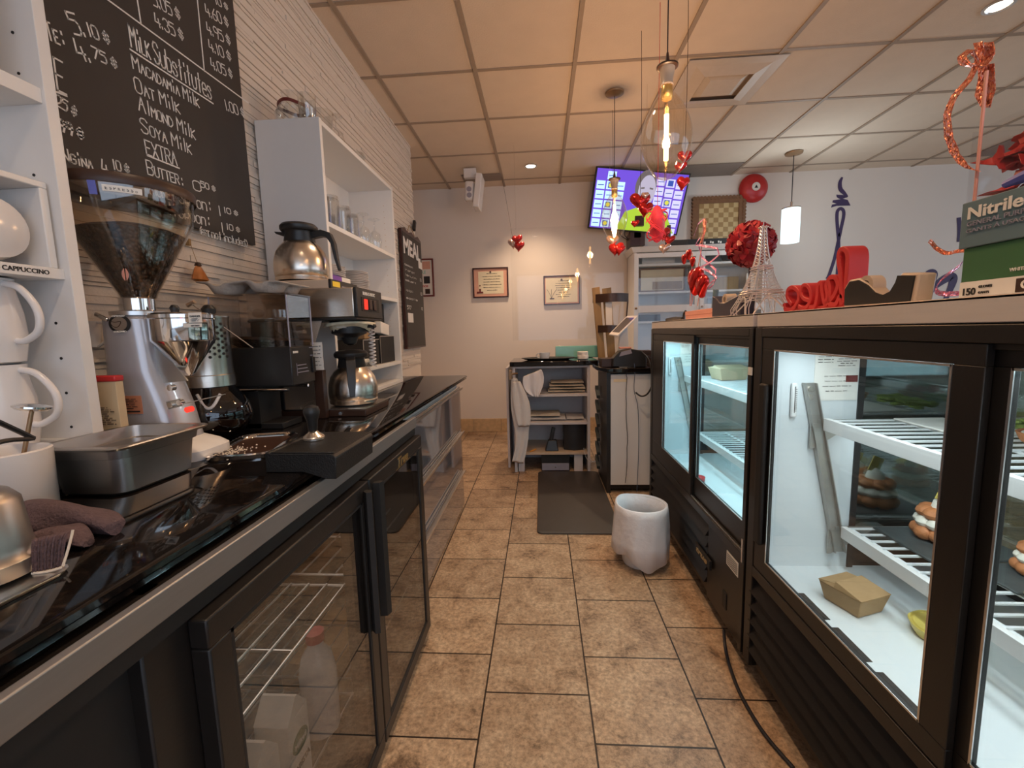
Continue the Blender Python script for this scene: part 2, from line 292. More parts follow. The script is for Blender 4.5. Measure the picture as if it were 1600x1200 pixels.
GL = {'A': '002640|1333', 'B': '00063645443303|3342413000', 'C': '4536160501103041', 'D': '00062644422000', 'E': '46060040|0333', 'F': '460600|0333', 'G': '45361605011030414323', 'H': '0006|4046|0343', 'I': '2026', 'K': '0006|460340', 'L': '060030', 'M': '0006234640', 'N': '00064046', 'O': '160501103041453616', 'P': '00063645443303', 'R': '00063645443303|2340', 'S': '45361605044241301001', 'T': '0646|2620', 'U': '060110304146', 'X': '0046|0640', 'Y': '062346|2320', 'V': '062046',
      'i': '2023|2526', 'l': '2026', 'k': '1016|331230', 'b': '060030414334 04'.replace(' ', ''), 's': '43341403324130 1001'.replace(' ', ''), 'u': '040110304144', 't': '2620|1434', 'e': '0242433414030110 40'.replace(' ', ''), 'o': '140301103041433414', 'n': '0004|0314344340', 'p': '00043443423101', 'c': '4334140301103041', 'd': '464010010314 44'.replace(' ', ''), 'a': '444010010314 44'.replace(' ', ''), 'r': '0004|03142434',
      '0': '160501103041453616', '1': '2026', '2': '051636454300 40'.replace(' ', ''), '3': '051636454433|3342413010 01'.replace(' ', ''), '4': '160242|3430', '5': '46060434434130 00'.replace(' ', ''), '6': '36030110304142 3303'.replace(' ', ''), '7': '064610', '8': '13040516364544331302011030414233', '9': '43130405163645 4330'.replace(' ', ''), '$': '44351504133342311102|2620', '.': '1011', ':': '1112|1415', '(': '36141230', ')': '16343210', '~': '03143243', '-': '1333', ' ': ''}
def chalk(mb, t, p0, p1, h, n, wd=.0032, small=.72):
    h *= .68; wd *= .9
    "hand lettered strokes between two points on a board"
    p0 = Vector(p0); p1 = Vector(p1); u = (p1-p0); W = u.length; u.normalize(); n = Vector(n).normalized(); v = n.cross(u).normalized()
    adv = []; first = True
    for ch in t:
        sc = small if (ch.isupper() and not first and small < 1) else 1
        a = {' ': 2.4, 'i': 2.6, 'l': 2.6, '1': 3, '.': 2, ':': 3, 'I': 3, '(': 3, ')': 3}.get(ch, 5.1)*sc; adv.append((ch, sc, a)); first = ch == ' '
    tot = sum(a for _, _, a in adv)-1; kx = W/tot; ky = h/6; x = 0
    for ch, sc, a in adv:
        off = -1 if ch in 'il1I.:' else 0
        for pl in GL.get(ch, '').split('|'):
            pts = [p0+u*((x+(int(pl[i])+off)*sc)*kx)+v*(int(pl[i+1])*ky*sc) for i in range(0, len(pl)-1, 2)]
            for a_, b_ in zip(pts, pts[1:]):
                stroke(mb, a_, b_, n, wd)
        x += a
def stroke(mb, a, b, n, wd):
    d = (b-a)
    if d.length < 1e-6: return
    d.normalize(); s_ = n.cross(d).normalized()*(wd/2); e = d*(wd*.35); k = n*.0008
    lo = [a-e-s_, b+e-s_, b+e+s_, a-e+s_]; mb.hexa(lo, [p+k for p in lo])
X_, Y_, Z_ = Vector((1, 0, 0)), Vector((0, 1, 0)), Vector((0, 0, 1))
# ================================================================ SETTING
CZ = 2.75; BY = 5.0; WX = -1.08
b = MB(); b.box(-1.9, 7, -3, BY, -.08, 0); structure(b.build('floor', 'floor', smooth=0))
b = MB(); b.box(-1.9, 7, -3, BY, CZ, CZ+.06); structure(b.build('ceiling', 'ceil', smooth=0))
b = MB()
for k in range(-2, 16):
    x = -.975+.603*k
    if -1.9 < x < 7: b.box(x-.012, x+.012, -3, BY, CZ-.008, CZ+.002)
ys = [2.855-.612*k for k in range(0, 10)]+[3.47, 4.11, 4.80]
for y in ys: b.box(-1.9, 7, y-.012, y+.012, CZ-.0045, CZ+.002)
structure(b.build('trim_1', 'tbar', smooth=0))
# left wall: stacked stone strips
b = MB(); b.box(-1.30, WX-.012, -3, 3.88, 0, CZ); z = .89
rnd = random.Random(3)
while z < CZ-.004:
    h = rnd.choice((.010, .013, .016, .020, .024)); z1 = min(z+h, CZ-.001); y = -1.0-rnd.random()*.5
    while y < 3.88:
        L_ = rnd.uniform(.18, .7); d = rnd.uniform(0, .008); e = rnd.uniform(-.0012, .0012); y1 = min(y+L_, 3.88)
        b.box(WX-.02, WX-.011+d, y, y1-.0015, z+.0022, z1+e); y = y1
    z = z1
structure(b.build('wall_left', 'slat', smooth=0))
b = MB(); b.box(-1.9, -1.30, 3.80, 3.88, 0, CZ); b.box(-1.98, -1.9, 3.8, BY, 0, CZ); structure(b.build('wall_recess', 'wall', smooth=0))
b = MB(); b.box(-1.98, 7.1, BY, BY+.1, 0, CZ); structure(b.build('wall_back', 'wall', smooth=0))
# shop front behind the camera and the right side, each with a window
def wallwin(name, wn, axis, c, a0, a1, w0, w1, z0, z1):
    b = MB(); t = .1 if c > 0 else -.1
    def bx(p, q, r, s_): 
        lo, hi = min(c, c+t), max(c, c+t)
        b.box(*((p, q, lo, hi) if axis == 'y' else (lo, hi, p, q)), r, s_)
    bx(a0, w0, 0, CZ); bx(w1, a1, 0, CZ); bx(w0, w1, 0, z0); bx(w0, w1, z1, CZ); structure(b.build(name, 'wallr', smooth=0))
    f = MB(); lo, hi = (c-.03, c+.03)
    def fx(p, q, r, s_): f.box(*((p, q, lo, hi) if axis == 'y' else (lo, hi, p, q)), r, s_)
    n = 3
    for i in range(n+1): xx = w0+(w1-w0)*i/n; fx(xx-.03, xx+.03, z0, z1)
    fx(w0, w1, z0, z0+.05); fx(w0, w1, z1-.05, z1); wo = structure(f.build(wn, 'black', smooth=0))
    g = MB(); cc = c+(t*.3); g.box(*((w0, w1, cc-.003, cc+.003) if axis == 'y' else (cc-.003, cc+.003, w0, w1)), z0, z1); g.build('pane', 'gl', wo, smooth=0)
wallwin('wall_front', 'window_1', 'y', -3, -1.98, 7.1, -.6, 5.0, .45, 2.55)
wallwin('wall_right', 'window_2', 'x', 7, -3, BY, -1.4, 3.8, .45, 2.55)
b = MB(); rnd = random.Random(5)
for i in range(28):
    x = -1.8+.33*i; b.box(x, x+.327, BY-.012, BY-.0005, 0.001, .155)
structure(b.build('baseboard_back', 'base', bevel=.002, smooth=0))
# ceiling fixtures
r = thing('ceiling_vent', 'square stepped white air diffuser set in the ceiling above the big bulb', 'air vent', (1.205, 3.175, CZ))
b = MB(); b.box(.915, 1.495, 2.885, 3.46, CZ-.0095, CZ-.0082); b.build('back_plate', 'darkvent', r)
def sqring(name, so, si, zo, zi, t=.004):
    b = MB(); c = (1.205, 3.173); q = ((-1, -1), (1, -1), (1, 1), (-1, 1))
    b.rings([[(c[0]+x*s_, c[1]+y*s_, CZ-z) for x, y in q] for s_, z in ((so, zo), (si, zi), (si, zi-t), (so, zo-t*.5), (so, zo))], True, False); b.build(name, 'vent', r, smooth=0)
sqring('frame', .288, .225, .012, .014); sqring('louver', .225, .150, .014, .036); sqring('louver', .135, .095, .016, .032)
b = MB(); b.box(1.205-.095, 1.205+.095, 3.173-.095, 3.173+.095, CZ-.032, CZ-.029); b.build('centre_plate', 'vent', r)
def panel(px0, px1, y0, y1, label):
    b = MB(); b.box(px0, px1, y0, y1, CZ-.009, CZ-.0047); tag(b.build('ceiling_grille', 'darkvent', bevel=.001), label, 'vent', None)
panel(-.78, -.37, 4.60, 4.79, 'narrow brown panel in the ceiling beside the emergency lamp')
panel(1.45, 2.02, 4.64, 4.99, 'brown ceiling panel between the television and the fire bell')
panel(4.2, 5.2, 4.3, 4.79, 'large grey brown ceiling panel behind the glitter ribbon at right')
def downlight(x, y, label, vis=True):
    r = thing('recessed_downlight', label, 'downlight', (x, y, CZ), group=None if vis else 'added recessed downlights out of view')
    b = MB(); b.lathe([(.062, -.001), (.064, -.008), (.050, -.010), (.044, -.001)], (x, y, CZ), 28, cap=False); b.build('trim_ring', 'alu', r)
    b = MB(); b.cyl((x, y, CZ-.0065), (x, y, CZ-.0045), .044, seg=24); b.build('lens', 'dl', r)
    l = bpy.data.lights.new('downlight', 'SPOT'); l.energy = (44 if y < 3 else 80); l.color = (1, .72, .48); l.spot_size = RD(105); l.spot_blend = .9; l.shadow_soft_size = .05
    o = bpy.data.objects.new('light', l); COL.objects.link(o); o.parent = r; o.location = (0, 0, -.03)
downlight(-.07, 4.45, 'small bright downlight near the back wall above the heart string')
downlight(2.36, 2.60, 'bright downlight at the top right of the ceiling')
for x, y in ((-.07, 2.0), (-.07, .3), (2.36, .4)): downlight(x, y, 'small round downlight added in the ceiling out of view for more light', False)  # unseen downlights, added to light the room
# emergency light on the ceiling
r = thing('emergency_light', 'white emergency lamp unit hanging under the ceiling at the far left', 'emergency light', (-.62, 4.42, CZ))
b = MB(); b.box(-.72, -.60, 4.39, 4.45, CZ-.10, CZ-.012); b.build('bracket', 'ceramic', r, bevel=.006)
b = MB(); M4 = Matrix.Translation((-.585, 4.42, CZ-.24)) @ Matrix.Rotation(RD(8), 4, 'Y'); b.box(-.03, .03, -.09, .13, -.15, .16, M4); b.build('housing', 'ceramic', r, bevel=.008)
b = MB(); M4 = Matrix.Translation((-.665, 4.40, CZ-.22)) @ Matrix.Rotation(RD(4), 4, 'Y'); b.box(-.045, .045, -.05, .05, -.10, .08, M4); b.build('lamp_box', 'ceramic', r, bevel=.02)
for dz in (-.01, -.065): 
    b = MB(); b.cyl((-.665, 4.345, CZ-.21+dz), (-.665, 4.36, CZ-.21+dz), .024, seg=16); b.build('lamp_head', 'lilac', r)

# ---------------------------------------------------------------- back wall things
def plaque(name, label, cat, c0, c1, framem, fw, inside, Y=BY):
    "framed picture: c0 = pixel of the upper left corner, c1 = of the lower right"
    a = at(*c0, Y=Y-.02); d = at(*c1, Y=Y-.02); x0, x1, z1, z0 = a.x, d.x, a.z, d.z
    r = thing(name, label, cat, ((x0+x1)/2, Y-.012, (z0+z1)/2))
    b = MB(); 
    for q in ((x0, x1, z0, z0+fw), (x0, x1, z1-fw, z1), (x0, x0+fw, z0+fw, z1-fw), (x1-fw, x1, z0+fw, z1-fw)): b.box(q[0], q[1], Y-.026, Y-.001, q[2], q[3])
    b.build('frame', framem, r, bevel=.003)
    inside(r, x0+fw, x1-fw, z0+fw, z1-fw, Y-.012); return r
def flat(name, m, r, x0, x1, z0, z1, y, t=.002, bevel=0):
    b = MB(); b.box(x0, x1, y-t, y, z0, z1); return b.build(name, m, r, smooth=0, bevel=bevel)
def lines(name, r, x0, x1, z0, z1, y, n, m='blacktxt', h=.004, seed=1, cen=True):
    rr = random.Random(seed); b = MB()
    for i in range(n):
        z = z1-(z1-z0)*(i+.5)/n; w_ = (x1-x0)*rr.uniform(.45, .95); c = (x0+x1)/2; a = c-w_/2 if cen else x0
        x = a
        while x < a+w_:
            e = x+rr.uniform(.006, .02); b.box(x, min(e, a+w_), y-.0012, y-.0002, z, z+h*rr.uniform(.6, 1.2)); x = e+.004
    return b.build(name, m, r, smooth=0)
def certA(r, x0, x1, z0, z1, y):
    flat('mount', 'mount', r, x0, x1, z0, z1, y); m = .028; c = flat('certificate', 'parch', r, x0+m+.02, x1-m-.012, z0+m, z1-m, y-.002)
    lines('lettering', c, x0+m+.06, x1-m-.03, z0+.05, z1-.04, y-.004, 7, h=.006)
    b = MB(); b.box(x0+.03, x0+.10, y-.0065, y-.004, z0+.035, z0+.055); b.box(x0+.055, x0+.075, y-.0065, y-.004, z0+.055, z0+.085); b.cyl((x0+.065, y-.0065, z0+.12), (x0+.065, y-.0042, z0+.12), .008, seg=10); b.build('cake_drawing', 'redframe', c)
    b = MB(); b.cyl(((x0+x1)/2, y-.0066, z1-.035), ((x0+x1)/2, y-.0042, z1-.035), .011, seg=12); b.build('seal', 'dframe', c)
def certB(r, x0, x1, z0, z1, y):
    flat('mount', 'mount', r, x0, x1, z0, z1, y); c = flat('certificate', 'parch', r, x0+.012, x1-.012, z0+.012, z1-.012, y-.002)
    lines('lettering', c, x0+.11, x1-.07, z0+.06, z1-.04, y-.004, 8, h=.006, seed=4)
    b = MB(); P = Vector((x0+.075, y-.0055, z0+.06))
    for a in (-.25, 0, .3): b.tube([P, P+Vector((a*.08, 0, .05)), P+Vector((a*.2, 0, .10))], .0016, 5)
    b.box(P.x-.02, P.x+.03, y-.0065, y-.0042, z0+.05, z0+.062); b.build('plant_drawing', 'dframe', c)
    b = MB(); b.cyl(((x0+x1)/2, y-.0066, z1-.035), ((x0+x1)/2, y-.0042, z1-.035), .011, seg=12); b.build('seal', 'dframe', c)
def poster(r, x0, x1, z0, z1, y):
    flat('sheet', 'paper', r, x0, x1, z0, z1, y); h = z1-z0
    flat('photo', 'mount', r, x1-.11, x1-.02, z1-.10, z1-.015, y-.002); flat('photo', 'blacktxt', r, x1-.10, x1-.03, z0+.13*1, z0+.21, y-.002)
    flat('photo', 'choc', r, x1-.09, x1-.035, z0+.015, z0+.07, y-.002)
    text('headline', 'PRIERE', (x0+.02, y-.003, z1-.15), X_, Z_, .14, 'teal', r, .01); text('headline', 'Provence', (x0+.01, y-.003, z0+.09), X_, Z_, .17, 'red', r, .02)
plaque('framed_certificate', 'dark framed certificate on a peach mount, alone left of centre on the back wall', 'certificate', (738, 419), (795, 464), 'dframe', .014, certA)
plaque('framed_certificate', 'dark framed cream certificate with yellow reflections, right of the peach one', 'certificate', (849, 431), (906, 475), 'dframe', .012, certB)
plaque('framed_poster', 'red framed poster with photos, partly behind the hanging meal board', 'poster', (640, 405), (679, 463), 'redframe', .016, poster)
# fire bell
c = at(1179, 293, Y=BY-.05); r = thing('fire_bell', 'round red fire alarm bell high on the back wall', 'bell', (c.x, BY, c.z))
b = MB(); R = []
for rr_, d in ((.142, 0), (.146, .012), (.138, .034), (.10, .058), (.045, .070), (.002, .072)): R.append([(c.x+rr_*cos(a), BY-.012-d, c.z+rr_*sin(a)) for a in [2*pi*i/40 for i in range(40)]])
b.rings(R); b.build('gong', 'red', r)
b = MB(); b.box(c.x-.05, c.x+.05, BY-.02, BY-.001, c.z-.05, c.z+.05); b.build('back_box', 'red', r)
b = MB(); b.cyl((c.x, BY-.088, c.z), (c.x, BY-.080, c.z), .042, seg=24); b.build('centre_cap', 'paper', r)
b = MB(); b.prism([(-.018, -.015), (.018, -.015), (0, .018)], (c.x, BY-.0895, c.z), X_, Z_, Y_, .001); b.build('mark', 'blacktxt', r, smooth=0)
# wall decals (purple script)
def wallcurve(name, px, wd, label, cat, taper=None, closed=False):
    pts = [at(x, y, Y=BY-.002) for x, y in px]
    # smooth the path
    P = []; n = len(pts)
    for i in range(n-1):
        p0, p1, p2, p3 = pts[max(i-1, 0)], pts[i], pts[i+1], pts[min(i+2, n-1)]
        for k in range(6):
            t = k/6; P.append(.5*((2*p1)+(p2-p0)*t+(2*p0-5*p1+4*p2-p3)*t*t+(3*p1-p0-3*p2+p3)*t**3))
    P.append(pts[-1]); b = MB(); R = []
    for i, p in enumerate(P):
        d = (P[min(i+1, len(P)-1)]-P[max(i-1, 0)]).normalized(); s_ = d.cross(Y_).normalized(); t = i/(len(P)-1); w_ = wd(t) if callable(wd) else wd
        R.append([p-s_*w_/2, p+s_*w_/2, p+s_*w_/2-Y_*.003, p-s_*w_/2-Y_*.003])
    b.rings(R); return b
b = wallcurve('d', [(1316, 277), (1312.5, 285), (1313, 295), (1319, 302), (1324, 308)], lambda t: .006+.034*sin(pi*min(1, t*.8+.1)), '', '')
zz = [at(1130+x/4.286, 240+y/4.286, Y=BY-.001) for x, y in [(757, 275), (800, 278), (832, 291), (800, 303), (833, 310), (852, 348), (760, 350), (722, 362), (728, 342), (760, 336), (730, 327), (735, 312), (785, 306), (760, 292)]]
b.prism([(p.x, p.z) for p in zz], (0, BY-.001, 0), X_, Z_, -Y_, .002)
tag(b.build('flame_decal', 'purple', smooth=0), 'dark purple zigzag and flame shape painted on the back wall above the tall loop', 'wall decal')
b = wallcurve('d', [(1292, 436), (1296, 428), (1304, 403), (1309, 380), (1314, 357), (1318, 338), (1317.5, 329), (1313, 326), (1308.5, 330), (1307.5, 340), (1308.5, 357), (1310, 375), (1310, 403), (1308, 428), (1306, 450)], .032, '', '')
tag(b.build('script_loop_decal', 'purple', smooth=0), 'tall dark purple handwritten loop on the back wall behind the red letters', 'wall decal')
b = wallcurve('d', [(1428, 470), (1440, 446), (1450, 430), (1458, 428), (1456, 440), (1448, 462), (1462, 446), (1480, 434), (1489, 434), (1486, 448), (1476, 470)], lambda t: .04+.05*abs(sin(pi*t*2)), '', '')
tag(b.build('script_letter_decal', 'purple', smooth=0), 'thick purple handwritten letter on the back wall, just left of the glove boxes', 'wall decal')
b = wallcurve('d', [(1498, 340), (1499, 360), (1498, 378)], .04, '', '')
tag(b.build('script_stroke_decal', 'purple', smooth=0), 'short upright grey purple stroke on the back wall beside the blue grey box', 'wall decal')
# television
TL, TR, BL = at(932, 259, Y=4.55), at(1080, 271, Y=4.60), at(922, 357, Y=4.74)
r = thing('television', 'flat television mounted high near the ceiling showing a purple sponsor wall', 'television', (TL.x+.45, BY-.03, TL.z-.3))
u = (TR-TL); v = (BL-TL); W_, H_ = u.length, v.length; u = u.normalized(); v = -v.normalized(); v = (v-u*v.dot(u)).normalized(); n = u.cross(v)
o = TL+v*(-H_)
def tv(name, m, x0, x1, y0, y1, d0, d1, par, bev=0):
    b = MB(); lo = [o+u*x+v*y+n*d0 for x, y in ((x0, y0), (x1, y0), (x1, y1), (x0, y1))]; b.hexa(lo, [p+n*(d1-d0) for p in lo]); return b.build(name, m, par, smooth=0, bevel=bev)
tv('case', 'matte', 0, W_, 0, H_, -.04, 0, r, .004); e = .016
scr = tv('screen', 'tvp', e, W_-e, e, H_-e, 0, .0012, r)
cw = (W_-2*e)/9.2; chh = (H_-2*e)/6.2
k = 0; b1 = MB(); b2 = MB(); b3 = MB()
for i in range(9):
    for j in range(6):
        if 3 <= i <= 5 or (j == 5 and i != 1 and i < 6): continue
        x = e+.012+i*cw; y = e+.012+j*chh+(-.01*(i-4) if i > 5 else 0); bb = b1 if i < 3 else b2
        lo = [o+u*p+v*q+n*.0012 for p, q in ((x, y), (x+cw*.86, y), (x+cw*.86, y+chh*.84), (x, y+chh*.84))]; bb.hexa(lo, [p+n*.0006 for p in lo])
        cx, cy = x+cw*.43, y+chh*.42
        if (i+j*2) % 4 == 1:
            lo = [o+u*(cx+p)+v*(cy+q)+n*.0018 for p, q in ((-.026, -.026), (.026, -.026), (.026, .026), (-.026, .026))]; b3.hexa(lo, [p+n*.0004 for p in lo])
        else:
            lo = [o+u*(cx+p)+v*(cy+q)+n*.0018 for p, q in ((-.03, -.006), (.03, -.003), (.03, .004), (-.03, .001))]; b3.hexa(lo, [p+n*.0004 for p in lo])
b1.build('sponsor_tiles', 'tvb', scr, smooth=0); b2.build('sponsor_tiles', 'tvw', scr, smooth=0); b3.build('sponsor_marks', 'tvd', scr, smooth=0)
b = MB()
for i in range(9):
    for j in range(6):
        if 3 <= i <= 5 or (j == 5): continue
        if (i+j*2) % 4 == 1:
            x = e+.012+i*cw+cw*.43; y = e+.012+j*chh+chh*.42+(-.01*(i-4) if i > 5 else 0); p = o+u*x+v*y+n*.0022; b.cyl(p, p+n*.0004, .021, seg=14)
b.build('round_marks', 'tvy', scr)
def scrpoly(name, m, poly, d):
    b = MB(); b.prism(poly, o+n*d, u, v, n, .0005); b.build(name, m, scr, smooth=0)
hx = W_*.56; scrpoly('shirt', 'tvg', [(hx-.24, e), (hx+.36, e), (hx+.25, .20), (hx+.1, .25), (hx-.05, .24), (hx-.17, .19)], .0022)
scrpoly('hair', 'tvh', [(hx-.005+.105*cos(t), .43+.155*sin(t)) for t in [2*pi*i/24 for i in range(24)]], .0026)
scrpoly('face', 'tvs', [(hx+.012+.085*cos(t), .395+.145*sin(t)) for t in [2*pi*i/24 for i in range(24)]], .0031)
scrpoly('eye_shadow', 'tvh', [(hx-.05, .41), (hx-.015, .415), (hx-.015, .43), (hx-.05, .425)], .0036); scrpoly('eye_shadow', 'tvh', [(hx+.035, .415), (hx+.07, .41), (hx+.07, .425), (hx+.035, .43)], .0036); scrpoly('mouth', 'mount', [(hx-.02, .32), (hx+.05, .32), (hx+.045, .33), (hx-.015, .33)], .0036)
b = MB(); b.box(.95, 1.10, 4.78, BY, 2.02, 2.16); b.box(.98, 1.07, 4.70, 4.80, 2.2, 2.3); b.box(.99, 1.06, 4.78, BY, 2.1, 2.3); b.build('wall_bracket', 'dframe', r)
b = MB()
for i in range(4): b.tube([(.9+.03*i, 4.80, 2.25), (.85+.05*i, 4.84, 2.16-.01*i), (.95+.02*i, 4.90, 2.10)], .004, 6)
b.build('cables', 'cable', r)
# chess board and strip under it
A, D = at(1084, 311, Y=BY-.02), at(1160, 384, Y=BY-.02)
r = thing('chess_board', 'wooden chess board with a carved wavy frame hung on the back wall', 'chess board', ((A.x+D.x)/2, BY, (A.z+D.z)/2))
b = MB(); x0, x1, z0, z1 = A.x, D.x, D.z, A.z; fw = .055
for q in ((x0, x1, z0, z0+fw), (x0, x1, z1-fw, z1), (x0, x0+fw, z0+fw, z1-fw), (x1-fw, x1, z0+fw, z1-fw)): b.box(q[0], q[1], BY-.035, BY-.002, q[2], q[3])
n = 14
for i in range(n+1):
    for q in ((x0+(x1-x0)*i/n, z1), (x0+(x1-x0)*i/n, z0))+(((x0, z0+(z1-z0)*i/n), (x1, z0+(z1-z0)*i/n)) if 0 < i < n else ()): b.cyl((q[0], BY-.04, q[1]), (q[0], BY-.005, q[1]), .02, seg=10)
b.build('carved_frame', 'carve', r)
k8 = (x1-x0-2*fw)/8; b = MB(); b2 = MB(); kz = (z1-z0-2*fw)/8
for i in range(8):
    for j in range(8): (b if (i+j) % 2 else b2).box(x0+fw+i*k8, x0+fw+(i+1)*k8, BY-.025, BY-.004, z0+fw+j*kz, z0+fw+(j+1)*kz)
b.build('dark_squares', mat('dark square wood', (.36, .22, .08), .5), r, smooth=0); b2.build('light_squares', mat('light square wood', (.58, .42, .20), .5), r, smooth=0)

# ---------------------------------------------------------------- white hutch at the back wall
HY = 4.62
r = thing('display_hutch', 'tall white glass fronted hutch against the back wall', 'cabinet', (1.6, 4.8, 0))
x0 = at(991, 400, Y=HY).x; x1 = at(1200, 400, Y=HY).x; zt = at(1090, 383, Y=HY).z
b = MB(); b.box(x0, x0+.03, HY+.02, BY-.02, 0, zt-.04); b.box(x1-.03, x1, HY+.02, BY-.02, 0, zt-.04); b.box(x0, x1, BY-.04, BY-.015, 0, zt-.04)
b.box(x0, x1, HY+.02, BY-.02, 0.02, .05); b.box((x0+x1)/2-.015, (x0+x1)/2+.015, HY+.02, BY-.04, .05, zt-.04); b.build('body', 'white', r, bevel=.002)
b = MB(); b.hexa([(x0-.01, HY, zt-.05), (x1+.01, HY, zt-.05), (x1+.01, BY-.015, zt-.05), (x0-.01, BY-.015, zt-.05)], [(x0-.04, HY-.035, zt), (x1+.04, HY-.035, zt), (x1+.04, BY-.015, zt), (x0-.04, BY-.015, zt)]); b.build('cornice', 'white', r, bevel=.003)
for z in (.75, 1.22, 1.52, 1.80):
    b = MB(); b.box(x0+.03, x1-.03, HY+.04, BY-.04, z-.01, z+.01); b.build('shelf', 'white', r)
for dx0, dx1 in ((x0, (x0+x1)/2-.002), ((x0+x1)/2+.002, x1)):
    zb = at(1000, 520, Y=HY).z-.35
    d = MB()
    zm = at(1040, 483, Y=HY).z; fr = .045
    for q in ((dx0, dx0+fr, zb, zt-.06), (dx1-fr, dx1, zb, zt-.06), (dx0+fr, dx1-fr, zb, zb+fr), (dx0+fr, dx1-fr, zt-.06-fr, zt-.06), (dx0+fr, dx1-fr, zm-.03, zm+.04)): d.box(q[0], q[1], HY-.002, HY+.018, q[2], q[3])
    do = d.build('door', 'white', r, bevel=.002)
    g = MB(); g.box(dx0+fr, dx1-fr, HY+.006, HY+.010, zb+fr, zt-.06-fr); g.build('pane', 'gl', do, smooth=0)
    b = MB(); b.sphere((dx0+.022, HY-.014, zm+.015), .012, 12); b.build('knob', 'brass', do)
def inshelf(name, label, cat, x, w_, h, z, m, y=4.80, d=.10):
    b = MB(); b.box(x, x+w_, y, y+d, z+.011, z+.011+h); tag(b.build(name, m, bevel=.004), label, cat)
xm = (x0+x1)/2
fr_ = thing('framed_picture', 'gold framed picture inside the left door of the white hutch', 'picture', (x0+.4, 4.78, 1.532))
b = MB(); b.box(x0+.08, xm-.10, 4.765, 4.785, 1.531, 1.78); b.build('frame', 'carve', fr_, bevel=.004); b = MB(); b.box(x0+.10, xm-.12, 4.760, 4.764, 1.551, 1.762); pc = b.build('print', 'parch', fr_); b = MB(); b.box(x0+.22, xm-.13, 4.757, 4.7595, 1.56, 1.64); b.build('houses', 'wood', pc)
inshelf('white_box', 'white box on the top shelf behind the left hutch door', 'box', x0+.12, .34, .10, 1.80, 'paper')
b = MB(); b.sphere((xm+.42, 4.82, 1.90), .09, 18, (1.5, .6, .9)); tag(b.build('woven_basket', 'slate'), 'dark round basket behind the right hutch door on top shelf', 'basket')
inshelf('dark_frame', 'small black picture standing at the left of the right hutch door', 'picture', xm+.08, .20, .16, 1.80, 'slate', d=.02)
inshelf('bread_box', 'brown wooden box on the middle shelf behind the right hutch door', 'box', xm+.16, .30, .14, 1.52, 'wood')
inshelf('note_card', 'pale card standing tilted on the middle shelf behind the right hutch door', 'card', xm+.50, .16, .16, 1.52, 'paper', y=4.72, d=.015)
inshelf('book_pile', 'short pile of dark books low behind the left hutch door', 'books', x0+.10, .22, .07, 1.22, 'choc')
# long black strip with white marks standing on the hutch
r = thing('bottle_rack_sign', 'long black strip with small white marks standing on top of the hutch', 'sign', (x0+.75, 4.72, zt))
a = at(1040, 372, Y=4.72).x; c = at(1135, 372, Y=4.72).x; b = MB(); b.box(a, c, 4.70, 4.74, zt+.001, zt+.075); b.build('strip', 'matte', r, bevel=.003)
for q in (.62, .75, .88): 
    b = MB(); xx = a+(c-a)*q; b.box(xx-.018, xx-.004, 4.697, 4.70, zt+.03, zt+.05); b.box(xx+.002, xx+.018, 4.697, 4.70, zt+.025, zt+.045); b.build('mark', 'paper', r)
b = MB(); b.box(a+.02, a+.06, 4.75, 4.77, zt+.001, zt+.42); tag(b.build('tall_post', 'choc', bevel=.002), 'thin dark post standing on the hutch left of the chess board', 'post')
# ================================================================ LEFT COUNTER
GZ = .88
r = thing('granite_worktop', 'long polished black granite counter top along the left wall', 'counter top', (-.8, 1.3, .85))
b = MB(); n = 10; X0, X1 = WX+.001, -.500
prof = [(X0, .852), (X1-.006, .852), (X1, .858), (X1-.002, .864), (X1+.004, .869), (X1+.002, .876), (X1-.006, GZ), (X0, GZ)]
b.rings([[(x, y, z) for x, z in prof] for y in (-.6, 2.86)]); b.build('slab', 'granite', r, smooth=30)
b = MB(); b.box(X0, -.56, 2.80, 2.82, 0, .85); b.build('end_panel', 'drawer', r)
# back bar cooler
FX = -.475
r = thing('back_bar_cooler', 'black back bar cooler with two glass doors under the left counter', 'cooler', (-.75, .9, 0))
b = MB(); y0, y1 = -.55, 1.545; zt = .848
b.box(-1.06, FX-.002, y1-.03, y1, .02, zt); b.box(-1.06, FX-.02, .47, .50, .02, zt); b.box(-1.06, FX-.002, y0, y0+.03, .02, zt); b.box(-1.06, -1.03, y0, y1, .02, zt)
b.box(-1.06, FX-.002, y0, y1, zt-.05, zt); b.box(-1.06, FX-.002, y0, y1, .02, .07); b.box(FX-.05, FX-.002, 1.035, 1.07, .07, zt-.05); b.box(FX-.05, FX-.0005, .44, .53, .02, zt-.04); b.build('cabinet', 'case', r, bevel=.003)
b = MB(); b.box(FX-.001, -.462, y0, y1, .822, .860); b.build('steel_strip', 'steely', r, bevel=.002)
b = MB(); b.box(FX-.001, FX+.006, y0, y1, .795, .821); b.build('track', 'matte', r)
b = MB(); b.box(FX-.03, FX-.02, y0+.03, .47, .07, zt-.05)
for i in range(0): z = .09+.052*i; b.hexa([(FX-.004, y0+.03, z), (FX+.008, y0+.03, z+.004), (FX+.008, .46, z+.004), (FX-.004, .46, z)], [(FX-.004, y0+.03, z+.04), (FX, y0+.03, z+.036), (FX, .46, z+.036), (FX-.004, .46, z+.04)])
b.build('grille_panel', 'matte', r)
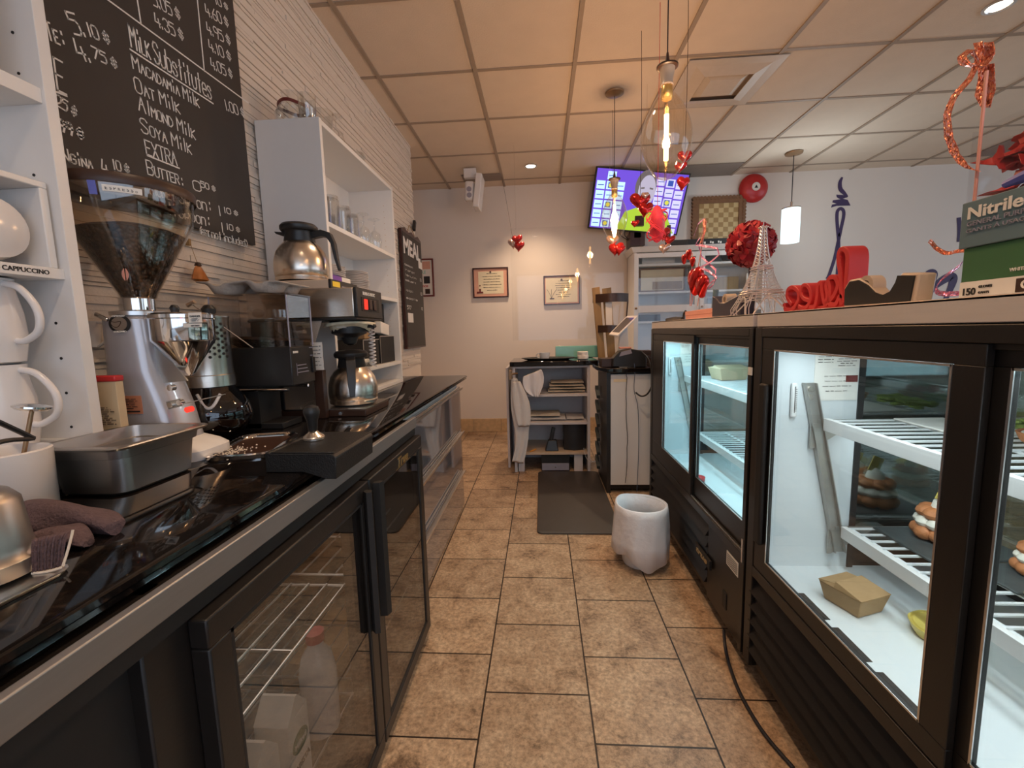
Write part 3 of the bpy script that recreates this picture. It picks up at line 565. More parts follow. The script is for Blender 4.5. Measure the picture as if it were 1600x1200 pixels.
def cdoor(ya, yb, hside, lab):
    zb, zt_ = .035, .792; fw = .042; xa, xb = FX, -.447
    d = MB()
    for q in ((ya, yb, zb, zb+fw), (ya, yb, zt_-fw, zt_), (ya, ya+fw, zb+fw, zt_-fw), (yb-fw, yb, zb+fw, zt_-fw)): d.box(xa, xb, q[0], q[1], q[2], q[3])
    do = d.build('door', 'case', r, bevel=.003)
    g = MB(); g.box(xb-.009, xb-.004, ya+fw-.004, yb-fw+.004, zb+fw-.004, zt_-fw+.004); g.build('door_glass', 'door', do, smooth=0)
    g = MB(); q = .012; 
    for z0_, z1_, a_, b_ in ((zb+fw-.002, zb+fw+.006, ya+fw, yb-fw), (zt_-fw-.006, zt_-fw+.002, ya+fw, yb-fw), (zb+fw, zt_-fw, ya+fw-.002, ya+fw+.005), (zb+fw, zt_-fw, yb-fw-.005, yb-fw+.002)): g.box(xb-.004, xb-.001, a_, b_, z0_, z1_)
    g.build('gasket', 'matte', do, smooth=0)
    hy = yb-.02 if hside > 0 else ya+.02
    h = MB(); s_ = 1 if hside > 0 else -1
    pts = [(0, .0), (.018, .002), (.024, .016), (.012, .020), (0, .010)]
    h.rings([[(xb+x*1.0-.001, hy-s_*y*1.2, z) for x, y in pts] for z in (.40, .775)]); h.build('handle', 'matte', do, smooth=30)
    return do
d1 = cdoor(.505, 1.05, 1, 'near'); d2 = cdoor(1.056, 1.545, -1, 'far')
text('logo', 'True', (-.4465, 1.28, .752), Y_, Z_, .10, 'gold', d2, .01, height=.03, shear=.3)
lg = MB(); lg.box(-.4468, -.4462, 1.26, 1.40, .7485, .7500); lg.build('logo_line', 'gold', d2)
for ya, yb in ((.52, 1.03), (1.08, 1.52)):
  for z in (.21, .52):
    ya = max(ya, .56); b = MB()
    for i in range(11): x = -1.0+.048*i; b.cyl((x, ya, z), (x, yb, z), .0028, seg=6)
    for y in (ya, (ya+yb)/2, yb): b.cyl((-1.0, y, z-.004), (-.52, y, z-.004), .0035, seg=6)
    b.build('wire_shelf', 'alu', r)
l = bpy.data.lights.new('cooler', 'AREA'); l.shape = 'RECTANGLE'; l.size = .25; l.size_y = .8; l.energy = 1.1; l.color = (1, .86, .76); lo_ = bpy.data.objects.new('cooler_fill', l); COL.objects.link(lo_); lo_.parent = r; lo_.location = Vector((-.72, 1.02, .79))-r.location  # added fill light that makes the dim cooler interior visible
def carton(x, y, z, label, grp=None):
    t = thing('milk_carton', label, 'carton', (x, y, z)); w_ = .035
    b = MB(); b.box(x-w_, x+w_, y-w_, y+w_, z, z+.19); b.build('body', 'paper', t, bevel=.002)
    b = MB(); R = [[(x-w_, y-w_, z+.19), (x+w_, y-w_, z+.19), (x+w_, y+w_, z+.19), (x-w_, y+w_, z+.19)], [(x-w_, y-.003, z+.23), (x+w_, y-.003, z+.23), (x+w_, y+.003, z+.23), (x-w_, y+.003, z+.23)]]; b.rings(R); b.build('gable_top', 'paper', t, smooth=0)
    b = MB(); b.rings([[(x+w_+dx, y+.027*cos(a), z+.13+.022*sin(a)) for a in [2*pi*i/20 for i in range(20)]] for dx in (.0003, .0015)]); b.build('oval_label', 'green', t)
    text('lettering', 'BARISTA', (x+w_+.0006, y-.03, z+.075), Y_, Z_, .06, 'blacktxt', t, .03); text('lettering', 'Milked', (x+w_+.0018, y-.02, z+.124), Y_, Z_, .04, 'paper', t, .01)
    return t
carton(-.54, .665, .2145, 'white barista carton with a green oval nearest the cooler glass, left of two')
carton(-.54, .765, .2145, 'white barista carton with a green oval, right of two in the near cooler door')
t = thing('milk_jug', 'tall white milk bottle with a red cap inside the near cooler door', 'bottle', (-.55, .925, .2145)); b = MB(); b.lathe([(.04, 0), (.042, .01), (.042, .15), (.034, .19), (.018, .215), (.018, .23)], (-.55, .925, .2145), 24); b.build('body', 'ceramic', t); b = MB(); b.lathe([(.021, .228), (.021, .25)], (-.55, .925, .2145), 20); b.build('cap', 'red', t)
b = MB(); b.box(-.80, -.62, 1.15, 1.42, .071, .19); tag(b.build('crate', 'kraft', bevel=.004), 'brown box on the floor of the far cooler door', 'box')
# drawer cabinet with grey glass fronts
r = thing('drawer_cabinet', 'cabinet with three grey mirror glass drawers at the far end of the counter', 'cabinet', (-.8, 2.2, 0))
b = MB(); b.box(-1.06, -.556, 1.56, 2.795, .09, .85); b.build('body', 'white', r); b = MB(); b.box(-1.06, -.60, 1.58, 2.77, 0, .09); b.build('plinth', 'tan', r)
for z0_, z1_ in ((.535, .815), (.275, .530), (.02, .270)):
    d = MB(); d.box(-.555, -.535, 1.56, 2.795, z0_, z1_); do = d.build('drawer', 'drawer', r, bevel=.002)
    h = MB(); pr = [(-.534, z1_-.016), (-.510, z1_-.014), (-.508, z1_-.001), (-.512, z1_-.001), (-.514, z1_-.009), (-.534, z1_-.009)]; h.rings([[(x, y, z) for x, z in pr] for y in (1.60, 2.755)]); h.build('handle', 'alu', do, smooth=0)

# ---------------------------------------------------------------- chalk board
r = thing('chalkboard_menu', 'large black chalkboard menu with white hand lettered drink prices', 'chalkboard', (WX, 1.1, 2.0))
BX = WX+.018; nX = X_
b = MB(); ye = at(400, 385, X=BX).y; b.box(WX+.002, BX, .845, ye, 1.505, 2.62); b.build('board', 'chalk', r, bevel=.002)
def cw(t, p0, p1, h, wd=.0034, small=.72):
    mb = MB(); a = at(*p0, X=BX+.0002); c = at(*p1, X=BX+.0002); chalk(mb, t, a, c, h, (1, 0, 0), wd, small); mb.build('lettering', 'ink', r, smooth=0)
def cl(p0, p1, wd=.004):
    mb = MB(); stroke(mb, at(*p0, X=BX+.0002), at(*p1, X=BX+.0002), X_, wd); mb.build('ruled_line', 'ink', r, smooth=0)
cl((166, -2), (388, 161)); cl((214, -2), (220, 37)); cl((308, -2), (319, 111)); cl((203, 77), (333, 162))
cw('MiLK Substitutes', (205, 73), (331, 156), .080, .0042); cw('MACADAMiA MilK', (208, 107), (311, 168), .050)
cw('OAT MilK', (212, 143), (281, 178), .054); cw('AlMOND MilK', (217, 172), (305, 218), .054); cw('SOYA MilK', (221, 206), (299, 241), .054)
cw('EXTRA', (229, 241), (277, 259), .054, .0036, 1); cl((230, 243), (280, 263)); cw('BUTTER', (231, 272), (280, 288), .054)
cw(': 0', (286, 292), (315, 300), .042); cw('50 $', (314, 292), (337, 300), .026)
cw('HONEY Spoon :', (235, 303), (332, 332), .052); cw('1', (340, 336), (348, 338), .045); cw('10 $', (350, 332), (372, 338), .026)
cw('M Spoon :', (266, 335), (330, 355), .050); cw('1', (344, 362), (352, 364), .045); cw('10 $', (354, 358), (375, 364), .028)
cw('(GST not included)', (312, 366), (386, 386), .036, .0036)
cw('5.', (116, 53), (136, 58), .060, .0042); cw('10 $', (139, 56), (173, 71), .040, .0038); cw('4.', (124, 93), (144, 98), .060, .0042); cw('75 $', (146, 90), (184, 109), .036, .0038)
cw('TE :', (75, 61), (105, 75), .052, .004); cw('E', (90, 141), (104, 148), .100, .0042); cl((86, 143), (104, 150)); cw('25 $', (86, 163), (119, 184), .036); cw('99 $', (92, 203), (131, 219), .036, .005)
cw('NGiNA', (97, 250), (145, 265), .040); cw('4.', (160, 271), (175, 276), .050); cw('10 $', (177, 264), (203, 272), .034)
cw('5.05 $', (240, 8), (283, 33), .046); cw('4.35 $', (244, 40), (288, 65), .046); cw('4.60 $', (323, 24), (358, 44), .046); cw('4.95 $', (325, 52), (361, 72), .046); cw('4.10 $', (328, 79), (362, 97), .046); cw('4.05 $', (331, 107), (364, 124), .046); cw('1.00 $', (353, 172), (383, 184), .046); cw('10 $', (337, 6), (357, 17), .03)

# ---------------------------------------------------------------- near shelving unit
r = thing('wall_shelf_unit', 'white open shelf unit at the left edge holding white cups', 'shelf', (-1.0, .5, GZ))
NX, NY = -.915, .835
b = MB(); b.box(WX+.002, NX, NY-.022, NY, .945, 2.45); b.build('side_panel', 'white', r, bevel=.001)
b = MB()
for z in (.99, 1.06, 1.13, 1.20, 1.34, 1.41, 1.48, 1.66, 1.73): b.cyl((NX-.045, NY-.0232, z), (NX-.045, NY-.0218, z), .0028, seg=8)
b.build('peg_holes', 'matte', r)
b = MB(); b.box(WX+.002, WX+.010, -.3, NY-.022, .945, 2.45); b.build('back_panel', 'white', r)
b = MB(); b.box(WX+.002, NX, -.3, -.278, .945, 2.45); b.build('side_panel', 'white', r, bevel=.001)
for z0_, z1_, xf in ((.945, .967, NX+.004), (1.283, 1.303, NX-.012), (1.605, 1.632, NX-.006)):
    b = MB(); b.box(WX+.010, xf, -.278, NY-.022, z0_, z1_); s_ = b.build('shelf', 'white', r, bevel=.001)
    if z0_ == 1.283: text('label', 'CAPPUCCINO', (xf+.0004, at(5, 431, X=xf).y, 1.2895), Y_, Z_, at(79, 441, X=xf).y-at(5, 431, X=xf).y, 'blacktxt', s_, .012)
b = MB(); b.box(WX+.010, -.93, -.27, .76, GZ+.0005, .945); b.build('plinth', 'white', r)
# square cubby box holding the big cup
r = thing('cubby_box', 'small open white box frame on the cappuccino shelf around a large cup', 'box', (-.99, .70, 1.303)); ya, yb = .46, .808
b = MB(); zt_ = 1.463; b.box(-1.06, -.932, ya, yb, zt_-.012, zt_); b.box(-1.06, -.932, yb-.014, yb, 1.3035, zt_-.012); b.box(-1.06, -.932, ya, ya+.014, 1.3035, zt_-.012); b.build('frame', 'white', r, bevel=.002)
def mug(x, y, z, rr, h, label, grp=None, ang=0, name='cup', cat='cup', m='ceramic', flare=.75, par=None):
    t = thing(name, label, cat, (x, y, z), group=grp)
    b = MB(); b.lathe([(rr*flare*.8, 0), (rr*flare, .004), (rr*.96, h*.6), (rr, h), (rr-.003, h), (rr*.9, h*.55), (rr*flare*.75, .008), (.001, .007)], (x, y, z), 28, cap=True); b.build('bowl', m, t)
    d = Vector((cos(ang), sin(ang), 0)); c = Vector((x, y, z)); b = MB()
    b.tube([c+d*(rr*.93)+Z_*h*.82, c+d*(rr*1.3)+Z_*h*.86, c+d*(rr*1.55)+Z_*h*.6, c+d*(rr*1.35)+Z_*h*.3, c+d*(rr*.85)+Z_*h*.22], .0045, 8); b.build('handle', m, t)
    return t
t = thing('cup', 'large white cup lying on its side inside the cubby box', 'cup', (-.99, .72, 1.304)); b = MB(); R = []
for rr_, d in ((.030, 0), (.052, .012), (.060, .05), (.061, .085), (.057, .085), (.054, .05), (.04, .015), (.001, .012)): R.append([(-.990+.055-d, .728+rr_*cos(a), 1.3655+rr_*sin(a)) for a in [2*pi*i/30 for i in range(30)]])
b.rings(R[::-1]); b.build('bowl', 'ceramic', t)
# white jugs stacked on the bottom shelf
def jug(x, y, z, s_, label, ang=RD(60)):
    t = thing('milk_pitcher', label, 'pitcher', (x, y, z)); b = MB(); b.lathe([(.030*s_, 0), (.040*s_, .004), (.048*s_, .05*s_), (.046*s_, .10*s_), (.038*s_, .15*s_), (.040*s_, .165*s_), (.036*s_, .165*s_), (.034*s_, .14*s_), (.03*s_, .02*s_), (.001, .02*s_)], (x, y, z), 28); b.build('body', 'ceramic', t)
    d = Vector((cos(ang), sin(ang), 0)); c = Vector((x, y, z)); b = MB(); b.tube([c+d*.034*s_+Z_*.155*s_, c+d*.065*s_+Z_*.145*s_, c+d*.092*s_+Z_*.105*s_, c+d*.090*s_+Z_*.065*s_, c+d*.062*s_+Z_*.045*s_, c+d*.044*s_+Z_*.045*s_], .0065*s_, 10); b.build('handle', 'ceramic', t)
jug(-1.0, .738, .968, .94, 'white pitcher on the bottom shelf behind the steel milk whisk', RD(12))
jug(-1.0, .738, 1.1245, .94, 'white pitcher balanced on top of the lower pitcher', RD(5))
b = MB(); b.box(-1.06, -.935, .33, .74, 1.6335, 1.95); tag(b.build('storage_box', 'white', bevel=.003), 'white box on the topmost visible shelf at the far left edge', 'box')

# ---------------------------------------------------------------- glasses shelf unit
UX, U0, U1, UT = -.823, 1.705, 2.53, 1.985
r = thing('glassware_shelf_unit', 'white open shelf unit on the counter with glasses and plates', 'shelf', (-.95, 2.1, GZ))
for y in (U0, U1-.02):
    b = MB(); b.box(WX+.002, UX, y, y+.02, GZ+.0005, UT); b.build('side_panel', 'white', r, bevel=.001)
b = MB(); b.box(WX+.002, WX+.008, U0+.02, U1-.02, GZ+.0005, UT); b.build('back_panel', 'white', r)
for z in (UT-.02, 1.590, 1.345, .990, GZ+.001):
    b = MB(); b.box(WX+.008, UX-.001, U0+.0205, U1-.0205, z-.0005, z+.018); b.build('shelf', 'white', r, bevel=.001)
b = MB()
for z in [1.05+.032*k for k in range(27)]: b.cyl((UX-.05, U1-.0212, z), (UX-.05, U1-.0198, z), .0022, seg=6)
b.build('peg_holes', 'tan', r)
b = MB(); b.box(WX+.002, WX+.06, 2.535, 2.60, GZ+.0005, 1.92); b.box(WX+.06, WX+.10, 2.54, 2.56, GZ+.0005, 1.92); tag(b.build('white_post', 'white', bevel=.004), 'narrow white upright post beside the glassware shelf unit', 'post')
def tumbler(name, x, y, z, rr, h, grp, label):
    t = thing(name, label, 'glass', (x, y, z), group=grp)
    b = MB(); b.lathe([(rr, 0), (rr*.93, h*.9), (rr*.85, h), (.001, h), (.001, h-.008), (rr*.80, h-.008), (rr*.88, h*.85), (rr-.003, 0)], (x, y, z), 24, cap=False); b.build('glass_body', 'glt', t)
    b = MB(); b.rings([[(x+(rr-.0015+q*.0015)*cos(a), y+(rr-.0015+q*.0015)*sin(a), z+.0005+w_*.003) for a in [2*pi*i/24 for i in range(24)]] for q, w_ in ((-1, 0), (1, 0), (1, 1), (-1, 1), (-1, 0))], True, False); b.build('rim', 'glt', t)
    return t
gz = 1.609; G1 = 'upside down tumblers on the upper shelf'
tA = tumbler('drinking_glass', -.86, 1.76, gz, .030, .105, G1, 'upside down tumbler on the upper shelf of the glassware unit')
for (x, y, s_) in ((-.87, 1.85, 1.25), (-.86, 1.95, 1.1), (-.86, 2.04, 1.0), (-.95, 1.78, 1), (-.95, 1.90, 1.1), (-.96, 2.02, 1)): dup(tA, (x, y, gz), sc=(s_, s_, s_))
def goblet(x, y, z, grp, label, flip=True, s_=1):
    t = thing('wine_glass', label, 'glass', (x, y, z), group=grp); pr = [(.030, 0), (.034, .02), (.036, .045), (.028, .075), (.006, .092), (.0035, .10), (.0035, .135), (.012, .143), (.032, .147), (.032, .149), (.001, .149)]
    if not flip: pr = [(a, .149-c) for a, c in pr][::-1]
    b = MB(); b.lathe([(a*s_, c*s_) for a, c in pr], (x, y, z), 24, cap=False); b.build('glass_body', 'glt', t); return t
gA = goblet(-.875, 2.20, gz, 'upside down stem glasses on the upper shelf', 'upside down stem glass at the far end of the upper shelf')
for x, y in ((-.86, 2.31), (-.95, 2.22), (-.95, 2.33)): dup(gA, (x, y, gz))
# jars on top of the unit
t = thing('glass_carafe', 'wide clear glass vessel with a red ribbon on top of the shelf unit', 'jar', (-.97, 1.80, UT)); b = MB(); b.lathe([(.060, 0), (.072, .01), (.070, .05), (.045, .10), (.040, .115), (.043, .13), (.04, .13), (.037, .112), (.067, .05), (.06, .012)], (-.97, 1.80, UT+.001), 28, cap=False); b.build('glass_body', 'glt', t)
b = MB(); b.ribbon([(-.97+.058*cos(a), 1.80+.058*sin(a), UT+.085+.004*sin(3*a)) for a in [pi*2*i/30 for i in range(31)]], (0, 0, .012), .001); b.build('ribbon', 'redframe', t)
t = thing('glass_jar', 'clear faceted glass on top of the shelf unit, right of the ribboned vessel', 'jar', (-.88, 1.86, UT)); b = MB(); b.lathe([(.028, 0), (.036, .008), (.042, .09), (.039, .09), (.034, .01), (.001, .008)], (-.88, 1.86, UT+.001), 10, cap=False); b.build('glass_body', 'glt', t, smooth=10)
t = thing('glass_jar', 'tall clear glass at the front corner on top of the shelf unit', 'jar', (-.89, 1.75, UT)); b = MB(); b.lathe([(.022, 0), (.03, .01), (.034, .10), (.031, .10), (.027, .012), (.001, .01)], (-.89, 1.755, UT+.001), 20, cap=False); b.build('glass_body', 'glt', t)
goblet(-.90, 2.02, UT+.001, None, 'small clear stem glass on top of the shelf unit near its middle')
t = thing('glass_jar', 'small round faceted glass near the far end on top of the shelf unit', 'jar', (-.88, 2.20, UT)); b = MB(); b.lathe([(.02, 0), (.036, .02), (.038, .045), (.028, .06), (.024, .06), (.033, .04), (.03, .02), (.001, .01)], (-.88, 2.20, UT+.001), 9, cap=False); b.build('glass_body', 'glt', t, smooth=10)
# plates
b = MB(); z = 1.365; w_ = .07
def plate(x, y, z, w_, grp, label):
    b = MB(); R = []
    for s_, dz in ((.7, 0), (.98, .005), (1, .007), (.97, .0075), (.72, .003), (.02, .0025)): R.append([(x+w_*s_*(abs(cos(a))**.5)*(1 if cos(a) > 0 else -1), y+w_*s_*(abs(sin(a))**.5)*(1 if sin(a) > 0 else -1), z+dz) for a in [2*pi*i/24+.13 for i in range(24)]])
    b.rings(R); return tag(b.build('plate', 'ceramic'), label, 'plate', grp)
p1 = plate(-.92, 0, 0, .075, 'square plates in the near stack', 'square white plate in the near stack on the plate shelf')
p1.location = (0, 1.86, 1.412)
for k in range(1, 6): q = p1.copy(); COL.objects.link(q); q.location = (random.uniform(-.004, .004), 1.86+random.uniform(-.004, .004), 1.412+.008*k)
p2 = plate(-.905, 0, 0, .068, 'square plates in the far stack', 'square white plate in the far stack on the plate shelf'); p2.location = (0, 2.10, 1.3637)
for k in range(1, 13): q = p2.copy(); COL.objects.link(q); q.location = (random.uniform(-.003, .003), 2.10+random.uniform(-.003, .003), 1.3637+.0078*k)
r = thing('card_box', 'purple and white box under the near stack of plates', 'box', (-.92, 1.86, 1.3635)); b = MB(); b.box(-.99, -.85, 1.78, 1.865, 1.3638, 1.4115); b.build('purple_end', 'violet', r, bevel=.002); b = MB(); b.box(-.99, -.85, 1.866, 1.95, 1.3638, 1.4115); b.build('white_end', 'paper', r, bevel=.002)
# black storage cubes and small things under the plates
for i, (ya, yb, z0_, z1_, lb) in enumerate(((2.04, 2.245, 1.009, 1.14, 'black storage cube, left of two on the lower shelf'), (2.262, 2.49, 1.009, 1.155, 'black storage cube, right of two on the lower shelf'), (2.20, 2.49, 1.157, 1.335, 'tall dark box standing on top of the right storage cube'))):
    t = thing('storage_cube', lb, 'box', (-.9, (ya+yb)/2, z0_)); b = MB(); b.box(-1.02, -.85 if i < 2 else -.90, ya, yb, z0_, z1_); b.build('box', 'matte', t, bevel=.003); b = MB(); 
    if i < 2: b.box(-.849, -.8475, ya, yb, z1_-.004, z1_); b.box(-.849, -.8475, ya, ya+.004, z0_, z1_); b.build('edge_trim', 'alu', t)
    else: b.bm.free()
M4 = Matrix.Translation((-.862, 2.33, 1.156)) @ Matrix.Rotation(RD(-8), 4, 'X'); b = MB(); b.box(-.02, .02, -.06, .06, .006, .068, M4); tag(b.build('napkin_pack', 'paper', bevel=.004), 'pale pack of papers leaning on the right storage cube', 'papers')
b = MB(); b.box(-.90, -.86, 2.09, 2.16, 1.1412, 1.30); tag(b.build('kraft_pouch', 'kraft', bevel=.004), 'brown kraft packet standing on the left storage cube', 'packet')
t = thing('cork_bowl', 'small clear bowl of wrapped sweets on the lower shelf', 'bowl', (-.855, 2.06, 1.009)); 
b = MB(); b.lathe([(.022, 0), (.03, .004), (.042, .04), (.040, .04), (.028, .006), (.001, .004)], (-.835, 2.02, 1.0088), 20, cap=False); b.build('glass_body', 'glt', t)
b = MB()
for k in range(14): b.sphere((-.835+random.uniform(-.022, .022), 2.02+random.uniform(-.022, .022), 1.022+random.uniform(0, .022)), .009, 8)
b.build('sweets', 'paper', t)
# meal board
r = thing('meal_board', 'tall narrow black meal board hung on the end of the stone wall', 'chalkboard', (WX, 3.1, 1.6))
y0_, y1_ = at(627, 362, X=-1.055).y, at(656, 370, X=-1.055).y; zb_, zt_ = 1.045, 1.985; b = MB()
pr = [(y0_, zb_), (y1_+.02, zb_), (y1_+.02, zt_-.02)]
for k in range(7): t_ = k/6; pr.append((y1_+.02-(y1_+.02-y0_)*t_, zt_+(.012 if k % 2 else -.012)))
b.prism(pr, (WX+.003, 0, 0), Y_, Z_, X_, .022); b.build('board', 'dframe', r)
b = MB(); b.box(WX+.0255, WX+.027, y0_+.012, y1_+.008, zb_+.012, zt_-.03); b.build('slate', 'chalk', r, smooth=0)
text('heading', 'MEAL', (WX+.0275, y0_+.03, zt_-.19), Y_, Z_, (y1_-y0_)*.88, 'ink', r, .03, height=.13)
mb = MB(); rr = random.Random(2)
for k, z in enumerate((1.70, 1.66, 1.62, 1.58, 1.50, 1.44)): chalk(mb, ''.join(rr.choice('aeoinstulr') for _ in range(6)), (WX+.0272, y0_+.03, z), (WX+.0272, y0_+.03+(y1_-y0_)*rr.uniform(.35, .6), z), .022, (1, 0, 0), .003, 1)
chalk(mb, '577', (WX+.0272, y0_+.04, 1.36), (WX+.0272, y0_+.15, 1.36), .04, (1, 0, 0), .005, 1)
for z in (1.62, 1.5, 1.37): chalk(mb, '10', (WX+.0272, y1_-.08, z), (WX+.0272, y1_-.03, z), .035, (1, 0, 0), .003, 1)
mb.build('lettering', 'ink', r, smooth=0)
b = MB(); b.box(WX+.0272, WX+.0285, y1_-.10, y1_+.01, 1.73, 1.79); b.build('price_card', 'paper', r, smooth=0); b = MB(); b.box(WX+.0272, WX+.0285, y0_+.05, y0_+.19, 1.255, 1.33); b.build('price_card', 'paper', r, smooth=0)
b = MB(); ym = (y0_+y1_)/2; b.tube([(WX+.02, ym-.08, zt_), (WX+.01, ym+.02, zt_+.07), (WX+.02, ym+.11, zt_)], .003, 6); b.build('hanging_cord', 'wood', r)
b = MB(); M4 = Matrix.Translation((WX+.02, ym+.12, zt_+.09)) @ Matrix.Rotation(RD(-25), 4, 'X'); b.box(-.012, .012, -.018, .018, -.045, .045, M4); b.build('clip', 'black', r, bevel=.004)
# ================================================================ THINGS ON THE LEFT COUNTER
G = GZ+.0005
# steel food pan
def rrect(x0, x1, y0, y1, rad, z, n=5):
    P = []
    for cx, cy, a0 in ((x1-rad, y1-rad, 0), (x0+rad, y1-rad, pi/2), (x0+rad, y0+rad, pi), (x1-rad, y0+rad, 1.5*pi)):
        for k in range(n): a = a0+pi/2*k/(n-1); P.append((cx+rad*cos(a), cy+rad*sin(a), z))
    return P
r = thing('food_pan', 'deep worn steel food pan in front of the shelf unit', 'pan', (-.825, .79, G)); b = MB()
x0, x1, y0, y1 = -.908, -.744, .698, .895; h = .096
def pr(e, z, rad=.025): return rrect(x0-e, x1+e, y0-e, y1+e, rad, G+z)
b.rings([pr(-.022, 0, .02), pr(-.014, .006), pr(-.008, .070), pr(-.003, .072), pr(0, h-.003), pr(.010, h-.002), pr(.011, h-.006), pr(.013, h-.002), pr(.011, h), pr(-.002, h), pr(-.0055, .072), pr(-.0105, .070), pr(-.017, .009), pr(-.03, .003)]); b.build('pan_body', 'pan', r)
# white utensil canister with frother and tongs
r = thing('utensil_canister', 'white round canister at the left edge of the counter', 'canister', (-.868, .628, G)); b = MB(); b.lathe([(.052, 0), (.055, .004), (.057, .108), (.054, .110), (.051, .106), (.049, .008), (.001, .006)], (-.868, .628, G), 36); b.build('body', 'ceramic', r)
r = thing('milk_whisk', 'copper stemmed whisk with a round steel disc, standing in the canister', 'whisk', (-.87, .565, G+.008)); p0 = Vector((-.880, .640, G+.012)); p1 = at(50, 640, X=-.868)
b = MB(); b.cyl(p0, p1, .0032, seg=10); b.build('stem', 'brass', r); d = (p1-p0).normalized(); b = MB(); u_ = (d+Vector((.1, .0, .5))).normalized(); a_ = u_.orthogonal().normalized(); c_ = u_.cross(a_)
R = [[p1+u_*dz+(a_*cos(t)+c_*sin(t))*q for t in [2*pi*i/28 for i in range(28)]] for q, dz in ((.004, -.002), (.020, -.001), (.025, .003), (.025, .006), (.018, .009), (.002, .010))]; b.rings(R); b.build('disc', 'chrome', r)
b = MB(); q0 = at(-12, 655, X=-.84); q1 = at(46, 682, X=-.845); q2 = at(-5, 692, X=-.84); b.tube([q0, q1+Z_*.0, q1-Z_*.004, q2, q2-Y_*.06-Z_*.02], .0040, 6); tag(b.build('tongs', 'black'), 'black wire tongs resting over the rim of the white canister', 'tongs')
# steel pitcher upside down on a tray, towel
r = thing('steel_tray', 'thin pale tray at the lower left corner of the counter', 'tray', (-.66, .42, G)); b = MB(); b.rings([rrect(-.78, -.585, .20, .475, .02, G), rrect(-.783, -.582, .197, .478, .022, G+.005), rrect(-.780, -.585, .20, .475, .02, G+.005), rrect(-.776, -.589, .204, .471, .02, G+.002)]); b.build('tray', 'alu', r)
r = thing('steel_pitcher', 'upturned steel pitcher on the pale tray at the left edge', 'pitcher', (-.70, .405, G+.006)); b = MB(); b.lathe([(.053, 0), (.054, .018), (.050, .022), (.048, .034), (.043, .088), (.034, .100), (.018, .106), (.001, .107)], (-.672, .445, G+.0065), 36); b.build('body', 'pan', r)
# knitted towel: a rolled fold, a second fold in front of it and a ribbed hem panel hanging forward
b = MB(); TWZ = G+.001
def roll(a0, a1, r0, r1, r2, sq=.75, wob=.10, n=30, tw=0, ph=0):
    a0 = Vector(a0); a1 = Vector(a1); d = (a1-a0).normalized(); s_ = d.cross(Z_).normalized(); R = []
    for i in range(n+1):
        t_ = i/n; q = (r0*(1-t_)**2+2*r1*t_*(1-t_)+r2*t_*t_); c = a0.lerp(a1, t_)+s_*(.010*sin(5*t_+ph)); row = []
        for k in range(26):
            a = 2*pi*k/26; rr_ = q*(1+wob*sin(3*a+6*t_+ph)+.045*sin(40*t_*1.0)*0+.05*sin(13*a+ph)); row.append(c+s_*(rr_*cos(a+tw*t_))+Z_*(q*sq+rr_*sq*sin(a+tw*t_)))
        R.append(row)
    b.rings(R)
P1 = at(38, 818, Z=TWZ); P2 = at(172, 838, Z=TWZ)
roll(P1, P2, .024, .036, .013, ph=.4, wob=.16); roll(at(38, 862, Z=TWZ), at(146, 850, Z=TWZ), .016, .032, .011, sq=.6, ph=2.0, wob=.14)
R = []; nu, nv = 34, 12
for i in range(nu+1):
    t_ = i/nu; top = at(52+62*t_, 842-14*t_, Z=TWZ+.040); bot = at(50+48*t_, 895-10*t_, Z=TWZ+.004); row = []
    for j in range(nv+1):
        q = j/nv; p = top.lerp(bot, q)+Z_*(.012*sin(pi*q)); p += Vector((.6, -.8, 0))*(.0016*sin(t_*62)); row.append(p)
    R.append(row)
b.rings(R, False, False)
tw_ = thing('knit_towel', 'crumpled mauve knitted towel lying on the granite beside the steel pitcher', 'towel', (P1.x, P1.y, G)); b.build('folds', 'towel', tw_, smooth=70)
b = MB(); b.tube([at(98+.5*k, 885-.0*k, Z=TWZ+.006).lerp(at(114, 828, Z=TWZ+.043), k/8) for k in range(9)], .0015, 6); b.tube([at(50, 896, Z=TWZ+.003), at(74, 893, Z=TWZ+.003), at(98, 886, Z=TWZ+.005)], .0016, 6); b.build('pale_hem', 'cloth', tw_)
# cocoa box with red lid, white jug
r = thing('cocoa_box', 'tall yellow cocoa box with a red lid behind the shelf panel', 'box', (-.985, .90, G)); x0, x1, y0, y1 = -1.04, -.985, .865, .895; zt_ = G+.155
c = at(150, 668, Y=.87); b = MB(); xa, xb = at(150, 600, Y=.87).x-.03, at(183, 620, Y=.87).x; b.box(xa, xb, .87, .888, G, G+.195); bo = b.build('carton', 'tanb', r, bevel=.001); b = MB(); b.box(xa-.002, xb+.002, .868, .890, G+.195, G+.208); b.build('lid', 'red', r, bevel=.003)
lines('print', bo, xa+.025, xb-.003, G+.10, G+.14, .8697, 9, h=.0015, seed=1, m='choc', cen=False); lines('print', bo, xa+.025, xb-.003, G+.02, G+.05, .8697, 7, h=.0012, seed=2, m='choc', cen=False)
b = MB(); b.sphere((xb-.02, .8694, G+.07), .011, 12, (1, .1, .9)); b.sphere((xb-.008, .8690, G+.064), .009, 12, (1, .1, .8)); b.build('fruit_picture', 'choc', bo)
